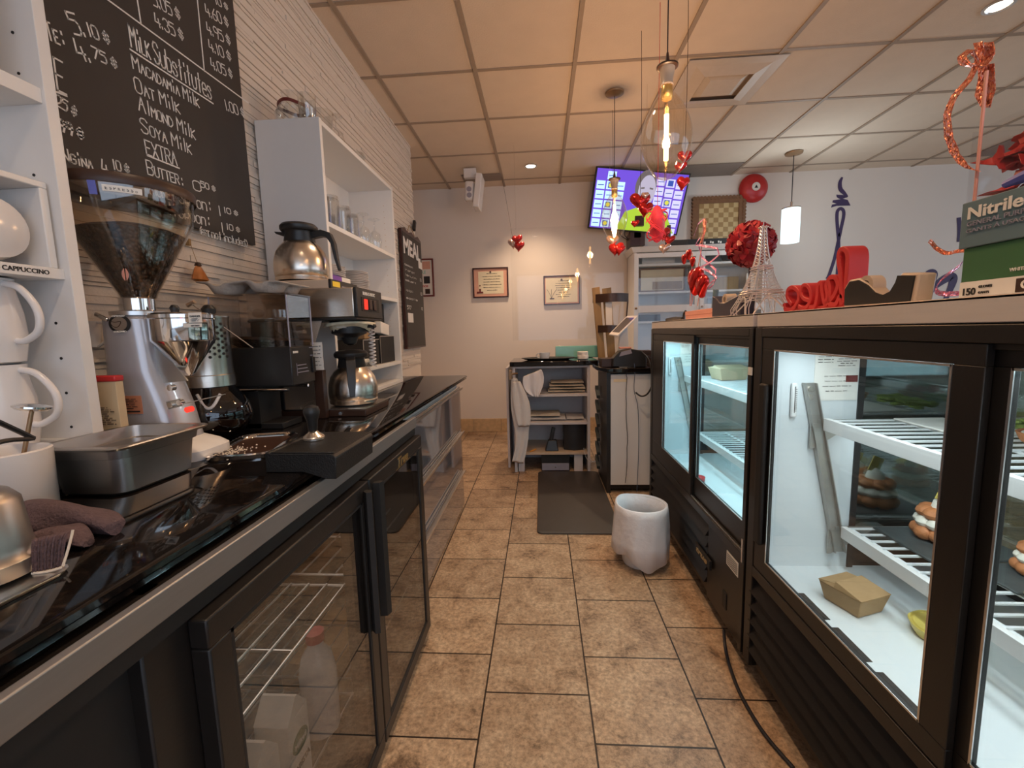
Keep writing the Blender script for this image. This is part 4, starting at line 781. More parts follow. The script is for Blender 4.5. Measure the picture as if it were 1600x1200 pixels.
r = thing('white_jug', 'small white jug hanging on the stone wall behind the near shelf unit', 'jug', (-1.02, 1.0, 1.15)); c = at(140, 520, Y=.99); b = MB(); b.lathe([(.020, 0), (.026, .05), (.030, .062), (.027, .062), (.022, .05), (.017, .004)], (c.x-.004, .99, c.z-.035), 20); b.build('body', 'ceramic', r); b = MB(); cc = Vector((c.x, .99, c.z)); b.tube([cc+X_*.022+Z_*.024, cc+X_*.040+Z_*.018, cc+X_*.045-Z_*.005, cc+X_*.036-Z_*.022, cc+X_*.018-Z_*.034], .003, 8); b.build('handle', 'ceramic', r)
b = MB(); b.cyl((WX-.005, .99, c.z+.02), (c.x-.02, .99, c.z+.02), .003, seg=8); b.build('wall_hook', 'steel', r)
# espresso grinder
gx0, gy0 = -.945, .985
r = thing('espresso_grinder', 'grey espresso grinder with a big cone hopper full of beans', 'coffee grinder', (gx0, gy0, G))
b = MB(); b.rings([rrect(gx0-.07, gx0+.155, gy0-.070, gy0+.065, .035, G), rrect(gx0-.07, gx0+.155, gy0-.070, gy0+.065, .035, G+.022), rrect(gx0-.062, gx0+.140, gy0-.062, gy0+.057, .035, G+.034), rrect(gx0-.06, gx0+.100, gy0-.058, gy0+.053, .035, G+.045)]); b.build('base', 'whitep', r)
b = MB(); b.rings([rrect(gx0-.065, gx0+.095, gy0-.055, gy0+.055, .03, G+.045), rrect(gx0-.065, gx0+.080, gy0-.055, gy0+.055, .03, G+.12), rrect(gx0-.065, gx0+.052, gy0-.055, gy0+.055, .03, G+.21), rrect(gx0-.06, gx0+.045, gy0-.055, gy0+.055, .03, G+.33), rrect(gx0-.05, gx0+.036, gy0-.045, gy0+.045, .03, G+.337)]); b.build('body', 'grey', r)
b = MB(); b.lathe([(.047, .337), (.050, .340), (.050, .349), (.034, .352), (.034, .378), (.037, .380)], (gx0-.005, gy0, G), 32); b.build('dial_collar', 'chrome', r)
b = MB(); b.lathe([(.052, .3395), (.0525, .348), (.051, .349), (.0505, .339)], (gx0-.005, gy0, G), 48, cap=False, wob=lambda a, z: .01*cos(24*a)); b.build('dial_ring', 'alu', r)
HZ = G+.380; HR = .122
hc = (gx0+.000, gy0, HZ)
b = MB(); b.lathe([(.034, 0), (.038, .010), (.122, .175), (.128, .230), (.126, .230), (.120, .176), (.036, .012), (.032, 0)], hc, 40, cap=False); b.build('hopper', 'hop', r)
b = MB(); b.lathe([(.031, .002), (.036, .012), (.103, .145), (.080, .155), (.04, .166), (.001, .170)], hc, 40, wob=lambda a, z: .006*sin(9*a+40*z)); bn = b.build('coffee_beans', 'beans', r, kind='stuff')
b = MB(); b.lathe([(.129, .226), (.131, .228), (.131, .246), (.10, .255), (.02, .258), (.001, .258), (.001, .252), (.10, .249), (.127, .243)], hc, 40, cap=False); b.build('hopper_lid', 'smoke', r)
b = MB(); b.lathe([(.1315, .224), (.1325, .228), (.1325, .244), (.131, .246)], hc, 48, cap=False); b.build('lid_rim', 'choc', r)
def onlathe(ang, z, rr_): return Vector((hc[0]+rr_*cos(ang), hc[1]+rr_*sin(ang), HZ+z))
b = MB(); R = []
for a in [RD(-62)+RD(28)*i/6 for i in range(7)]: R.append([onlathe(a, .206, .1285), onlathe(a, .218, .1300), onlathe(a, .218, .1308), onlathe(a, .206, .1293)])
b.rings(R); lbx = b.build('name_label', 'paper', r, smooth=0)
for i, ch in enumerate('ESPRESSO'):
    a = RD(-60)+RD(24)*i/8; p = onlathe(a, .209, .1296); text('lettering', ch, p, Vector((-sin(a), cos(a), 0)), Z_, .0038, 'blacktxt', lbx, .01)
b = MB(); b.rings([[onlathe(a, z, rr_) for a in (RD(-72), RD(-66))]+[onlathe(a, z, rr_+.001) for a in (RD(-66), RD(-72))] for z, rr_ in ((.198, .127), (.224, .1305))]); b.build('blue_tab', 'blueg', r)
b = MB(); bz = .072
for s_ in (-1, 1): b.prism([(s_*.002+s_*.006*sin(pi*t), -.013+.026*t) for t in [i/8 for i in range(9)]]+[(s_*.002, .013), (s_*.002, -.013)], at(196, 429, Y=gy0-.068), X_, Z_, -Y_, .001)
b.build('bean_logo', 'pink', r)
# round badge
c = at(187, 506, Y=gy0-.056); b = MB(); b.rings([[(c.x+.026*cos(a), gy0-.0555-e, c.z+.0205*sin(a)) for a in [2*pi*i/32 for i in range(32)]] for e in (0, .0012)]); bd = b.build('badge', 'blacktxt', r)
b = MB(); b.rings([[(c.x+.019*cos(a), gy0-.057-e, c.z+.015*sin(a)) for a in [2*pi*i/28 for i in range(28)]] for e in (0, .0008)]); b.build('badge_centre', 'alu', bd)
text('lettering', 'ITALIANO', (c.x-.015, gy0-.0573, c.z-.0195), X_, Z_, .030, 'paper', bd, .02, height=.0045); text('lettering', 'ESPRESSO', (c.x-.015, gy0-.0573, c.z+.0155), X_, Z_, .030, 'paper', bd, .02, height=.0042)
b = MB(); b.tube([(c.x-.008+.013*cos(a), gy0-.058, c.z+.001+.006*sin(a)+.003*cos(2*a)) for a in [pi*2*i/16 for i in range(17)]], .0007, 5); b.build('cup_drawing', 'choc', bd)
b = MB(); M4 = Matrix.Translation((c.x-.037, gy0-.060, c.z+.016)) @ Matrix.Rotation(RD(28), 4, 'Y'); b.box(-.016, .016, -.004, .004, -.005, .005, M4); b.build('latch', 'chrome', r, bevel=.003)
c = at(203, 632, Y=gy0-.0555); b = MB(); b.box(c.x-.030, c.x+.030, gy0-.0563, gy0-.0553, c.z-.022, c.z+.020); pl = b.build('rating_plate', 'beanlabel', r, smooth=0); lines('print', pl, c.x-.02, c.x+.022, c.z-.012, c.z+.014, gy0-.0563, 6, h=.0012, seed=5); b = MB(); b.box(c.x-.022, c.x+.024, gy0-.0572, gy0-.0564, c.z-.018, c.z-.0145); b.build('band', 'blacktxt', pl)
# doser (steel funnel)
dx, dy = gx0+.098, gy0+.004; b = MB(); b.lathe([(.008, .195), (.016, .202), (.062, .276), (.064, .280), (.064, .328), (.066, .330), (.066, .338), (.062, .342), (.01, .346), (.001, .346)], (dx, dy, G), 40); b.build('doser_funnel', 'chrome', r)
b = MB(); b.lathe([(.001, .345), (.008, .346), (.010, .356), (.006, .362), (.001, .363)], (dx-.015, dy, G), 16); b.build('lid_knob', 'black', r)
b = MB(); b.hexa([(dx-.052, dy-.030, G+.18), (dx+.022, dy-.030, G+.185), (dx+.022, dy-.026, G+.185), (dx-.052, dy-.026, G+.18)], [(dx-.064, dy-.030, G+.30), (dx-.050, dy-.030, G+.285), (dx-.050, dy-.026, G+.285), (dx-.064, dy-.026, G+.30)]); b.build('doser_bracket', 'zinc', r)
c = at(306, 497, Y=dy-.064); b = MB(); b.box(c.x-.016, c.x+.014, dy-.0655, dy-.0640, c.z-.010, c.z+.012); dl_ = b.build('danger_label', 'paper', r); text('lettering', 'DANGER', (c.x-.012, dy-.0656, c.z+.002), X_, Z_, .024, 'blacktxt', dl_, .01); lines('print', dl_, c.x-.014, c.x+.012, c.z-.008, c.z, dy-.0656, 3, h=.0010, seed=3)
b = MB(); b.box(c.x-.028, c.x+.014, dy-.0675, dy-.0658, c.z-.020, c.z-.012); l2_ = b.build('strip_label', 'paper', r); text('lettering', 'HOT SHOT', (c.x-.010, dy-.0677, c.z-.018), X_, Z_, .020, 'blacktxt', l2_, .01)
for px_, py_, rr_, mm in ((266, 606, .007, 'chrome'), (266, 633, .006, 'chrome'), (280, 629, .006, 'chrome')): c = at(px_, py_, Y=gy0-.062); b = MB(); b.cyl((c.x, gy0-.052, c.z), (c.x, gy0-.064, c.z), rr_, seg=14); b.build('knob', mm, r)
c = at(273, 631, Y=gy0-.056); b = MB(); M4 = Matrix.Translation((c.x, gy0-.0535, c.z)) @ Matrix.Rotation(RD(-12), 4, 'Y'); b.box(-.018, .018, -.004, .002, -.009, .009, M4); b.build('switch_plate', 'zinc', r)
c = at(294, 640, Y=gy0-.056); b = MB(); b.cyl((c.x, gy0-.045, c.z), (c.x, gy0-.060, c.z), .0065, seg=18); b.build('red_lamp', 'redled', r)
p0 = at(285, 631, Y=gy0-.06); b = MB(); b.cyl(p0, at(352, 616, Y=gy0-.04), .0013, seg=6); b.build('doser_lever', 'chrome', r)
# perforated steel cylinder on a glass globe
qx, qy = -.925, 1.150
r = thing('glass_globe_brewer', 'dark glass globe under a perforated steel cylinder, behind the espresso grinder', 'coffee maker', (qx, qy, G))
b = MB(); b.lathe([(.035, .0), (.066, .012), (.094, .045), (.099, .070), (.092, .105), (.064, .140), (.060, .150)], (qx, qy, G), 40); b.build('globe', 'jar', r)
b = MB(); b.lathe([(.03, .004), (.060, .014), (.089, .045), (.094, .068), (.090, .090), (.001, .092)], (qx, qy, G), 32); b.build('dark_contents', 'choc', r)
b = MB(); b.lathe([(.058, .150), (.064, .152), (.064, .182), (.060, .184), (.060, .335), (.062, .338), (.062, .342), (.03, .346), (.001, .346)], (qx, qy, G), 40); b.build('steel_cylinder', 'steel', r)
b = MB()
for i in range(9):
    for j in range(6):
        a = RD(-88)+RD(11)*i; z = .232+.016*j+(.008 if i % 2 else 0); d = Vector((cos(a), sin(a), 0)); p = Vector((qx, qy, G+z))+d*.0598; b.cyl(p, p+d*.0010, .0040, seg=10)
b.build('perforations', 'matte', r)
b = MB(); b.lathe([(.006, .345), (.016, .350), (.018, .362), (.010, .372), (.001, .374)], (qx+.02, qy, G), 16); b.build('lid_knob', 'black', r)
b = MB(); c = Vector((qx+.05, qy-.066, G+.105)); b.tube([c+Vector((-.035, 0, .030)), c+Vector((-.005, -.012, -.002)), c+Vector((.012, -.008, .000)), c+Vector((.022, .01, .030))], .004, 8); b.build('glass_spout', 'ceramic', r)
# long steel pick leaning over the black grinder
p0, p1 = at(299, 475, Y=1.14), at(396, 544, Y=1.155); r = thing('steel_pick', 'long thin steel rod with a flat head leaning against the black grinder', 'rod', p1); b = MB(); b.cyl(p0, p1, .0016, seg=8); b.build('rod', 'chrome', r); b = MB(); b.cyl(p0+Vector((-.012, 0, -.004)), p0+Vector((.010, 0, .006)), .0055, seg=12); b.build('head', 'steel', r)
# oval steel tray with grounds
r = thing('drip_tray', 'rounded steel rimmed tray with spilled coffee grounds in front of the grinder', 'tray', (-.735, 1.02, G)); Mx = Matrix.Translation((-.742, 1.055, 0)) @ Matrix.Rotation(RD(14), 4, 'Z')
def tr(e, z, rad=.03): return [Mx @ Vector(p) for p in rrect(-.068-e, .068+e, -.112-e, .112+e, rad, z)]
b = MB(); b.rings([tr(0, G+.002), tr(.006, G), tr(.008, G+.009), tr(.003, G+.012), tr(-.003, G+.008), tr(-.006, G+.002)], True, False); b.build('rim', 'chrome', r)
b = MB(); b.rings([tr(-.006, G+.0015), tr(-.006, G+.0030)]); b.build('liner', 'choc', r)
b = MB(); rr = random.Random(6)
for k in range(90): c = Mx @ Vector((rr.gauss(-.03, .02), rr.gauss(-.05, .03), G+.0045)); b.sphere(c, rr.uniform(.0012, .003), 5)
b.build('grounds', 'cloth', r, kind='stuff')
# tamping mat and tamper
r = thing('tamping_mat', 'thick black rubber mat folded over the counter edge under the tamper', 'mat', (-.52, .94, G)); b = MB(); b.rings([[(x, y, z) for x, z in ((-.578, G), (-.496, G), (-.448, .866), (-.428, .866), (-.425, .912), (-.430, .918), (-.445, .921), (-.566, .921), (-.569, .924), (-.576, .924), (-.578, .918))] for y in (.846, 1.045)]); b.box(-.566, -.43, .846, .852, .920, .924); b.build('mat_body', 'rubber', r, bevel=.002)
r = thing('coffee_tamper', 'black handled coffee tamper with a steel base standing on the rubber mat', 'tamper', (-.535, .965, .9215)); c = (-.535, .965, .9215)
b = MB(); b.lathe([(.0235, 0), (.0245, .001), (.0245, .006), (.0225, .008), (.0235, .009), (.014, .016), (.009, .021), (.001, .022)], c, 36); b.build('base', 'steel', r); b = MB(); b.lathe([(.0085, .020), (.0105, .024), (.0125, .045), (.0175, .060), (.0185, .068), (.015, .077), (.007, .081), (.001, .082)], c, 32); b.build('handle', 'black', r)
# black coffee mill (Bunn)
x0, x1, y0, y1 = -.985, -.745, 1.255, 1.385; zb = 1.015; zm = 1.132; zt_ = 1.285
r = thing('coffee_mill', 'tall black coffee grinder with a clear smoky hopper', 'coffee grinder', ((x0+x1)/2, (y0+y1)/2, G))
b = MB(); b.box(x0, x1, y0, y1, zb, zm); b.build('housing', 'black', r, bevel=.003)
b = MB(); b.box(x0, x0+.12, y0+.01, y1-.01, G, zb); b.build('column', 'matte', r); b = MB(); b.box(x0, x1-.05, y0+.01, y1-.01, G, G+.02); b.build('base', 'matte', r, bevel=.003)
for y in (y0+.004, y1-.012): b = MB(); b.cyl((x0+.06, y, zb-.012), (x1-.02, y, zb-.012), .005, seg=10); b.build('bag_rail', 'chrome', r)
b = MB(); t = .002
for q in ((x0, x1, y0, y0+t), (x0, x1, y1-t, y1), (x0, x0+t, y0, y1), (x1-t, x1, y0, y1)): b.box(*q, zm, zt_)
b.build('hopper', 'smoke', r, smooth=0); b = MB(); b.box(x0-.004, x1+.004, y0-.004, y1+.004, zt_, zt_+.006); b.build('hopper_lid', 'smoke', r, bevel=.002)
b = MB(); b.hexa([(x0+.05, y0+.04, zm+.001), (x1-.06, y0+.04, zm+.001), (x1-.06, y1-.04, zm+.001), (x0+.05, y1-.04, zm+.001)], [(x0+.012, y0+.012, zm+.03), (x1-.012, y0+.012, zm+.018), (x1-.012, y1-.012, zm+.022), (x0+.012, y1-.012, zm+.035)]); b.build('coffee_beans', 'beans', r, kind='stuff')
for xx, yy in ((x1, y0), (x1, y1), (x0, y0)): b = MB(); b.cyl((xx, yy, zm), (xx, yy, zt_), .0022, seg=6); b.build('hopper_edge', 'lilac', r)
text('lettering', 'BUNN', (x1+.0007, y0+.012, zm-.020), Y_, Z_, .026, 'paper', r, .04); text('lettering', 'LPG SERIES', (x1+.0007, y0+.105, zm-.008), Y_, Z_, .024, 'lilac', r)
b = MB()
for k in range(3): b.box(x1-.0002, x1+.0008, y0+.030, y0+.092-.006*k, zb+.036+.011*k, zb+.0385+.011*k)
b.box(x1-.0002, x1+.0006, y0+.026, y0+.0272, zb+.028, zb+.066); b.build('instructions', 'lilac', r)
b = MB(); b.box(x1, x1+.006, y0+.112, y0+.128, zb+.03, zb+.080); b.build('rocker_switch', 'matte', r, bevel=.002); text('lettering', 'GRIND', (x1+.0007, y0+.108, zb+.084), Y_, Z_, .016, 'lilac', r)
# moulded cup carrier on the mill
r = thing('cup_carrier', 'grey moulded paper cup carrier turned over on top of the smoky hopper', 'cup carrier', (-.88, 1.30, zt_+.006)); b = MB(); cz_ = zt_+.0065
R = []; nx_, ny_ = 34, 24
cxs, cys = ((x0+x1)/2-.012), ((y0+y1)/2)
for i in range(nx_+1):
    row = []
    for j in range(ny_+1):
        sx, sy = i/nx_*2-1, j/ny_*2-1; X2, Y2 = cxs+sx*.125, cys+sy*.085; dep = 0
        for cx_, cy_ in ((-.5, -.45), (.5, -.45), (-.5, .45), (.5, .45)):
            d_ = math.hypot((sx-cx_)*.125, (sy-cy_)*.085); dep = max(dep, min(1, max(0, (.052-d_)/.016)))
        row.append((X2, Y2, cz_+.030-.028*dep+.003*sin(5*sx)+(.003 if max(abs(sx), abs(sy)) > .95 else 0)))
    R.append(row)
b.rings(R, False, False); b.build('moulded_sheet', 'pulp', r, solid=.003, smooth=60)
# coffee brewer
x0, x1, y0, y1 = -1.005, -.615, 1.452, 1.682; zt_ = 1.322; zb = 1.222
r = thing('coffee_brewer', 'steel coffee brewer with a black switch panel and warmer plates', 'coffee maker', ((x0+x1)/2, (y0+y1)/2, G))
b = MB(); b.box(x0, x1-.012, y0, y1, zb, zt_); b.build('head', 'steel', r, bevel=.004); b = MB(); b.box(x0-.001, x1-.005, y0-.002, y1+.002, zb-.008, zb); b.build('head_bottom', 'black', r, bevel=.002)
b = MB(); b.box(x1-.012, x1, y0-.001, y1+.001, zb, zt_+.001); fp = b.build('switch_panel', 'black', r, bevel=.003)
b = MB(); b.box(x1-.001, x1+.0015, y0+.035, y1-.035, zb+.022, zb+.070); b.build('panel_inset', 'matte', fp); text('lettering', 'BUNN-O-MATIC', (x1+.001, y0+.05, zb+.078), Y_, Z_, .11, 'paper', fp, .02, height=.012)
for k, mm in enumerate(('redled', 'choc', 'choc')): b = MB(); b.box(x1+.001, x1+.006, y0+.055+.04*k, y0+.080+.04*k, zb+.028, zb+.064); b.build('rocker_switch', mm, fp, bevel=.002)
b = MB(); b.box(x0, x0+.10, y0+.01, y1-.01, G+.025, zb-.008); b.build('column', 'black', r, bevel=.003)
b = MB(); b.box(x0, x1+.005, y0+.0, y1, G, G+.024); bs = b.build('base', 'choc', r, bevel=.003); b = MB(); b.box(x0+.10, x1+.006, y0-.001, y1+.001, G+.0245, G+.0275); b.build('base_edge', 'steel', r)
b = MB(); b.cyl((-.70, 1.567, G+.0275), (-.70, 1.567, G+.031), .070, seg=32); b.build('warmer_plate', 'matte', r)
for y in (y0+.045, y1-.075): b = MB(); b.lathe([(.005, 0), (.004, .004), (.001, .005)], (-.66, y0-.004, G+.012), 10); b.bm.free()
for x in (-.80, -.70): b = MB(); b.cyl((x, y0-.004, G+.012), (x, y0, G+.012), .0065, seg=12); b.build('rivet', 'chrome', bs)
# upper warmer
b = MB(); b.box(-.985, -.715, y0+.01, y1-.01, zt_+.0005, zt_+.030); b.build('upper_warmer', 'tan', r, bevel=.003); b = MB(); b.box(-.7148, -.705, y0+.009, y1-.009, zt_+.0005, zt_+.031); wp = b.build('warmer_panel', 'black', r, bevel=.001); b = MB(); b.box(-.7052, -.7042, y0+.02, y0+.075, zt_+.007, zt_+.025); b.build('yellow_label', 'yel', wp); b = MB(); b.box(-.7052, -.7042, y0+.09, y1-.02, zt_+.010, zt_+.014); b.build('print', 'lilac', wp)
b = MB(); b.cyl((-.86, 1.567, zt_+.030), (-.86, 1.567, zt_+.034), .085, seg=32); b.build('warmer_plate', 'matte', r)
# funnel and filters
b = MB(); b.lathe([(.012, -.088), (.022, -.082), (.030, -.060), (.062, -.045), (.066, -.008), (.066, -.001), (.05, -.001)], (-.70, 1.567, zb-.008), 32); fu = b.build('brew_funnel', 'black', r); b = MB(); b.box(-.636, -.600, 1.557, 1.577, zb-.035, zb-.022); b.build('funnel_handle', 'black', fu, bevel=.004)
b = MB(); b.box(-.7, -.632, 1.497, 1.499, zb-.040, zb-.018); b.bm.free(); text('lettering', 'WARNING', (-.715, 1.4995, zb-.034), X_, Z_, .035, 'paper', fu, .02)
b = MB(); nseg = 60; R = []
for q, z in ((.064, -.030), (.072, -.012), (.086, -.006), (.090, -.016)): R.append([(-.695+q*cos(a)*(1+.02*cos(20*a)), 1.567+q*sin(a)*(1+.02*cos(20*a)), zb-.009+z*(1.0+.35*sin(2*a+.5))) for a in [2*pi*i/nseg for i in range(nseg)]])
b.rings(R, True, False); t = b.build('paper_filter', 'parch', r, solid=.0008)
b = MB(); b.hexa([(-.83, 1.46, zb-.075), (-.775, 1.455, zb-.085), (-.775, 1.458, zb-.085), (-.83, 1.463, zb-.075)], [(-.86, 1.46, zb-.009), (-.745, 1.455, zb-.009), (-.745, 1.458, zb-.009), (-.86, 1.463, zb-.009)]); tag(b.build('hanging_paper', 'pulp', smooth=0), 'stained paper sheet tucked under the brewer head', 'paper')
b = MB(); hx = Vector((-.655, 1.66, 1.04)); b.tube([hx+Vector((.011*cos(a), .011*sin(a), .0022*a)) for a in [pi/5*i for i in range(160)]], .0028, 6); b.tube([hx+Vector((.011, 0, .22*0+.0022*pi/5*159)), (-.68, 1.65, zb-.01)], .003, 6); b.build('coiled_cord', 'ceramic', r)
# notice and clutter between mill and brewer
t = thing('notice_card', 'white instruction card standing behind the brewer carafe', 'card', (-.83, 1.43, 1.0)); c0, c1_ = at(489, 535, Y=1.43), at(506, 578, Y=1.43); b = MB(); b.box(c0.x-.01, c1_.x, 1.43, 1.432, c1_.z, c0.z); b.build('card', 'paper', t); lines('print', t, c0.x-.004, c1_.x-.004, c1_.z+.01, c0.z-.008, 1.4298, 6, h=.002, seed=2)
b = MB(); b.box(c0.x-.005, c1_.x-.002, 1.425, 1.448, G, c1_.z-.0005); tag(b.build('card_stack', 'choc', bevel=.002), 'narrow brown box standing on the counter under the white instruction card', 'box')
# carafes
def carafe(x, y, z, label, s_=1, ang=0, lab=True):
    t = thing('coffee_carafe', label, 'carafe', (x, y, z)); 
    b = MB(); b.lathe([(.070*s_, 0), (.078*s_, .003), (.080*s_, .014), (.077*s_, .017), (.080*s_, .021), (.0815*s_, .040*s_), (.080*s_, .066*s_), (.073*s_, .092*s_), (.060*s_, .112*s_), (.046*s_, .125*s_)], (x, y, z), 44); b.build('steel_body', 'steel', t)
    b = MB(); b.lathe([(.045*s_, .122*s_), (.047*s_, .126*s_), (.042*s_, .152*s_), (.044*s_, .156*s_), (.053*s_, .158*s_), (.056*s_, .163*s_), (.056*s_, .172*s_), (.050*s_, .179*s_), (.030*s_, .184*s_), (.001, .185*s_)], (x, y, z), 36); b.build('lid', 'black', t)
    d = Vector((cos(ang), sin(ang), 0)); q = d.cross(Z_); c = Vector((x, y, z))
    b = MB(); b.hexa([c-d*.036*s_-q*.016+Z_*.140*s_, c-d*.036*s_+q*.016+Z_*.140*s_, c-d*.070*s_+q*.009+Z_*.152*s_, c-d*.070*s_-q*.009+Z_*.152*s_], [c-d*.036*s_-q*.018+Z_*.154*s_, c-d*.036*s_+q*.018+Z_*.154*s_, c-d*.074*s_+q*.011+Z_*.158*s_, c-d*.074*s_-q*.011+Z_*.158*s_]); b.build('spout', 'black', t, bevel=.002)
    b = MB(); pts = [c+d*.040*s_+Z_*.146*s_, c+d*.070*s_+Z_*.152*s_, c+d*.092*s_+Z_*.146*s_, c+d*.104*s_+Z_*.120*s_, c+d*.110*s_+Z_*.075*s_, c+d*.118*s_+Z_*.035*s_]; R = []
    for i, p in enumerate(pts):
        dd = (pts[min(i+1, 5)]-pts[max(i-1, 0)]).normalized(); nn = dd.cross(q).normalized(); w_ = (.012, .014, .015, .014, .012, .008)[i]*s_; th = (.010, .010, .009, .006, .005, .004)[i]*s_; R.append([p-q*w_-nn*th, p+q*w_-nn*th, p+q*w_+nn*th, p-q*w_+nn*th])
    b.rings(R); b.build('handle', 'black', t, bevel=.002); return t
t1 = carafe(-.86, 1.567, zt_+.0345, 'steel coffee carafe with black lid on top of the brewer', 1.13, RD(8))
t2 = carafe(-.70, 1.567, G+.0315, 'steel coffee carafe on the brewer base under the funnel', 1.07, RD(-68))
text('lettering', 'BUNN', at(532, 613, Y=1.486), X_, Z_, .040, 'matte', t2, .06)
p = at(567, 590, Y=1.495); R = []; b = MB(); cc = Vector((-.70, 1.567, 0))
for a in [RD(-58)+RD(30)*i/6 for i in range(7)]: R.append([cc+Vector((cos(a)*rr_, sin(a)*rr_, G+.0315+z)) for z, rr_ in ((.032, .0812), (.068, .0792), (.068, .0802), (.032, .0822))])
b.rings(R); b.build('paper_label', 'parch', t2)
# amber ornaments on the stone wall
for i, (px_, py_, lb) in enumerate(((308, 428, 'amber leaf ornament hanging on a string from a wooden peg, right of the hopper'), (232, 428, 'amber leaf ornament partly behind the bean hopper'))):
    c = at(px_, py_, X=WX+.02); t = thing('amber_ornament', lb, 'ornament', (WX+.02, c.y, c.z)); b = MB(); rr = random.Random(i)
    b.lathe([(.004, .028), (.014, .018), (.025, -.006), (.029, -.018), (.016, -.024), (.001, -.022)], (c.x+.006, c.y, c.z), 9, wob=lambda a, z: .22*sin(4*a+30*z), sx=.55); b.build('leaf_drop', 'amberb', t, smooth=20); b = MB(); b.lathe([(.001, .036), (.007, .034), (.010, .024), (.004, .022)], (c.x+.006, c.y, c.z), 10); b.build('cap', 'choc', t)
    b = MB(); b.tube([(c.x+.004, c.y, c.z+.034), (WX+.012, c.y-.004, c.z+.09)], .0009, 5); b.build('string', 'wood', t)
    b = MB(); b.box(WX+.001, WX+.012, c.y-.009, c.y, c.z+.085, c.z+.105); b.build('peg', 'wood', t)
# white power bits at counter end
b = MB(); c = at(653, 584, Z=G); b.box(-1.04, -1.02, 3.2, 3.21, .86, .9); b.bm.free()

# ================================================================ SERVICE STAND
r = thing('service_stand', 'low grey service cabinet with open shelves and a black top near the back', 'cabinet', (.1, 3.65, 0)); SY = 3.5; x0, x1 = -.235, .385
b = MB(); b.box(x0, x0+.022, SY, 3.95, 0, .878); b.box(x1-.022, x1, SY, 3.95, 0, .878); b.box(x0+.022, x1-.022, 3.93, 3.95, 0, .878); b.box(x0+.022, x1-.022, SY, 3.93, .862, .878); b.build('body', 'dcab', r, bevel=.001)
for py_ in (616, 660, 707): z = at(860, py_, Y=SY).z; b = MB(); b.box(x0+.0225, x1-.0225, SY+.002, 3.929, z-.02, z); b.build('shelf', 'dcab' if py_ != 707 else 'tan', r, bevel=.001)
zs1, zs2, zs3 = [at(860, q, Y=SY).z for q in (616, 660, 707)]
b = MB(); b.box(x0+.03, x0+.08, SY+.02, SY+.10, 0, zs3-.021); b.box(x1-.13, x1-.06, SY+.02, SY+.10, 0, zs3-.021); b.build('foot', 'dcab', r)
b = MB(); b.box(x0-.02, .45, SY-.03, 3.98, .880, .918); b.build('black_top', 'granite', r, bevel=.006)
b = MB(); b.box(x0-.065, x0-.045, 3.62, 3.98, 0.0, .86); b.box(x0-.045, x0-.001, 3.94, 3.98, 0, .86); tag(b.build('side_board', 'dcab', bevel=.002), 'tall narrow grey board standing left of the service cabinet behind the aprons', 'board')
r = thing('return_counter', 'narrow counter return with a pale front panel and black top beside the coolers', 'counter', (.75, 3.3, 0))
b = MB(); b.box(.475, .95, 3.03, 3.05, .06, .848); b.build('front_panel', 'wallr', r, bevel=.001); b = MB(); b.box(.448, .474, 3.03, 3.49, 0, .862); b.build('corner_post', 'black', r); b = MB(); b.box(.475, .95, 3.06, 3.49, .02, .862); b.build('core', 'matte', r)
b = MB(); b.rings([[(.40, 3.47, z), (.40, 3.20, z), (.445, 3.0, z), (.98, 3.0, z), (.98, 4.0, z), (.452, 4.0, z), (.452, 3.47, z)] for z in (.863, .893)]); b.build('black_top', 'granite', r, bevel=.004)
b = MB(); p = at(968, 594, Y=3.03); b.box(p.x-.04, p.x+.05, 3.028, 3.0298, p.z-.012, p.z+.008); b.build('small_label', 'parch', r); 
b = MB()
for i in range(6): M4 = Matrix.Translation((.425, 3.30, .12+.11*i)) @ Matrix.Rotation(RD(28), 4, 'X'); b.box(-.012, .012, -.01, .12, -.03, .0, M4)
tag(b.build('stacked_trays', 'slate'), 'dark trays leaning in the gap between the service cabinet and the pale panel', 'trays')
# cloth stacks
def fold(x, y, z, sx, sy, h, m, grp, lb, seed):
    rr = random.Random(seed); b = MB(); R = []; n = 24
    for i in range(n+1):
        t_ = i/n; X2 = x-sx/2+sx*t_; w_ = h*(.42+.12*sin(7*t_+seed)); R.append([(X2, y+sy/2*cos(a)*(1-.04*sin(9*t_)), z+.5*h+w_*(.9*sin(a)+.1*sin(3*a+seed))) for a in [2*pi*k/14 for k in range(14)]])
    b.rings(R); return tag(b.build('folded_cloth', m, smooth=70), lb, 'cloth', grp)
for k in range(4): fold(.20+.008*(k % 2), SY+.17, zs1+.001+.024*k, .30-.012*k, .24, .024, 'cloth', 'folded cloths on the upper shelf of the service cabinet', 'folded cream cloth in the pile on the upper shelf of the service cabinet', k)
for k in range(2): fold(.02, SY+.17, zs2+.001+.030*k, .34-.09*k, .24, .030, 'apron' if k == 0 else 'cloth', 'folded cloths on the middle shelf of the service cabinet', 'folded cloth in the pile on the middle shelf of the service cabinet', 7+k)
fold(.27, SY+.17, zs2+.001, .14, .22, .028, 'apron', None, 'small flat white cloth at the right of the middle shelf of the service cabinet', 12)
def drape(name, pxs, Y, th, m, label, cat, seed=0):
    rr = random.Random(seed); L_, R_ = pxs; n = 16; rows = []
    for (lx, ly), (rx, ry) in zip(L_, R_):
        a = at(lx, ly, Y=Y); c = at(rx, ry, Y=Y); rows.append([a.lerp(c, i/n)+Y_*(th*.6*sin(i*.75+seed+ly*.03)) for i in range(n+1)])
    b = MB(); b.rings(rows, False, False); return tag(b.build(name, m, solid=.004, smooth=80, sub=1), label, cat)
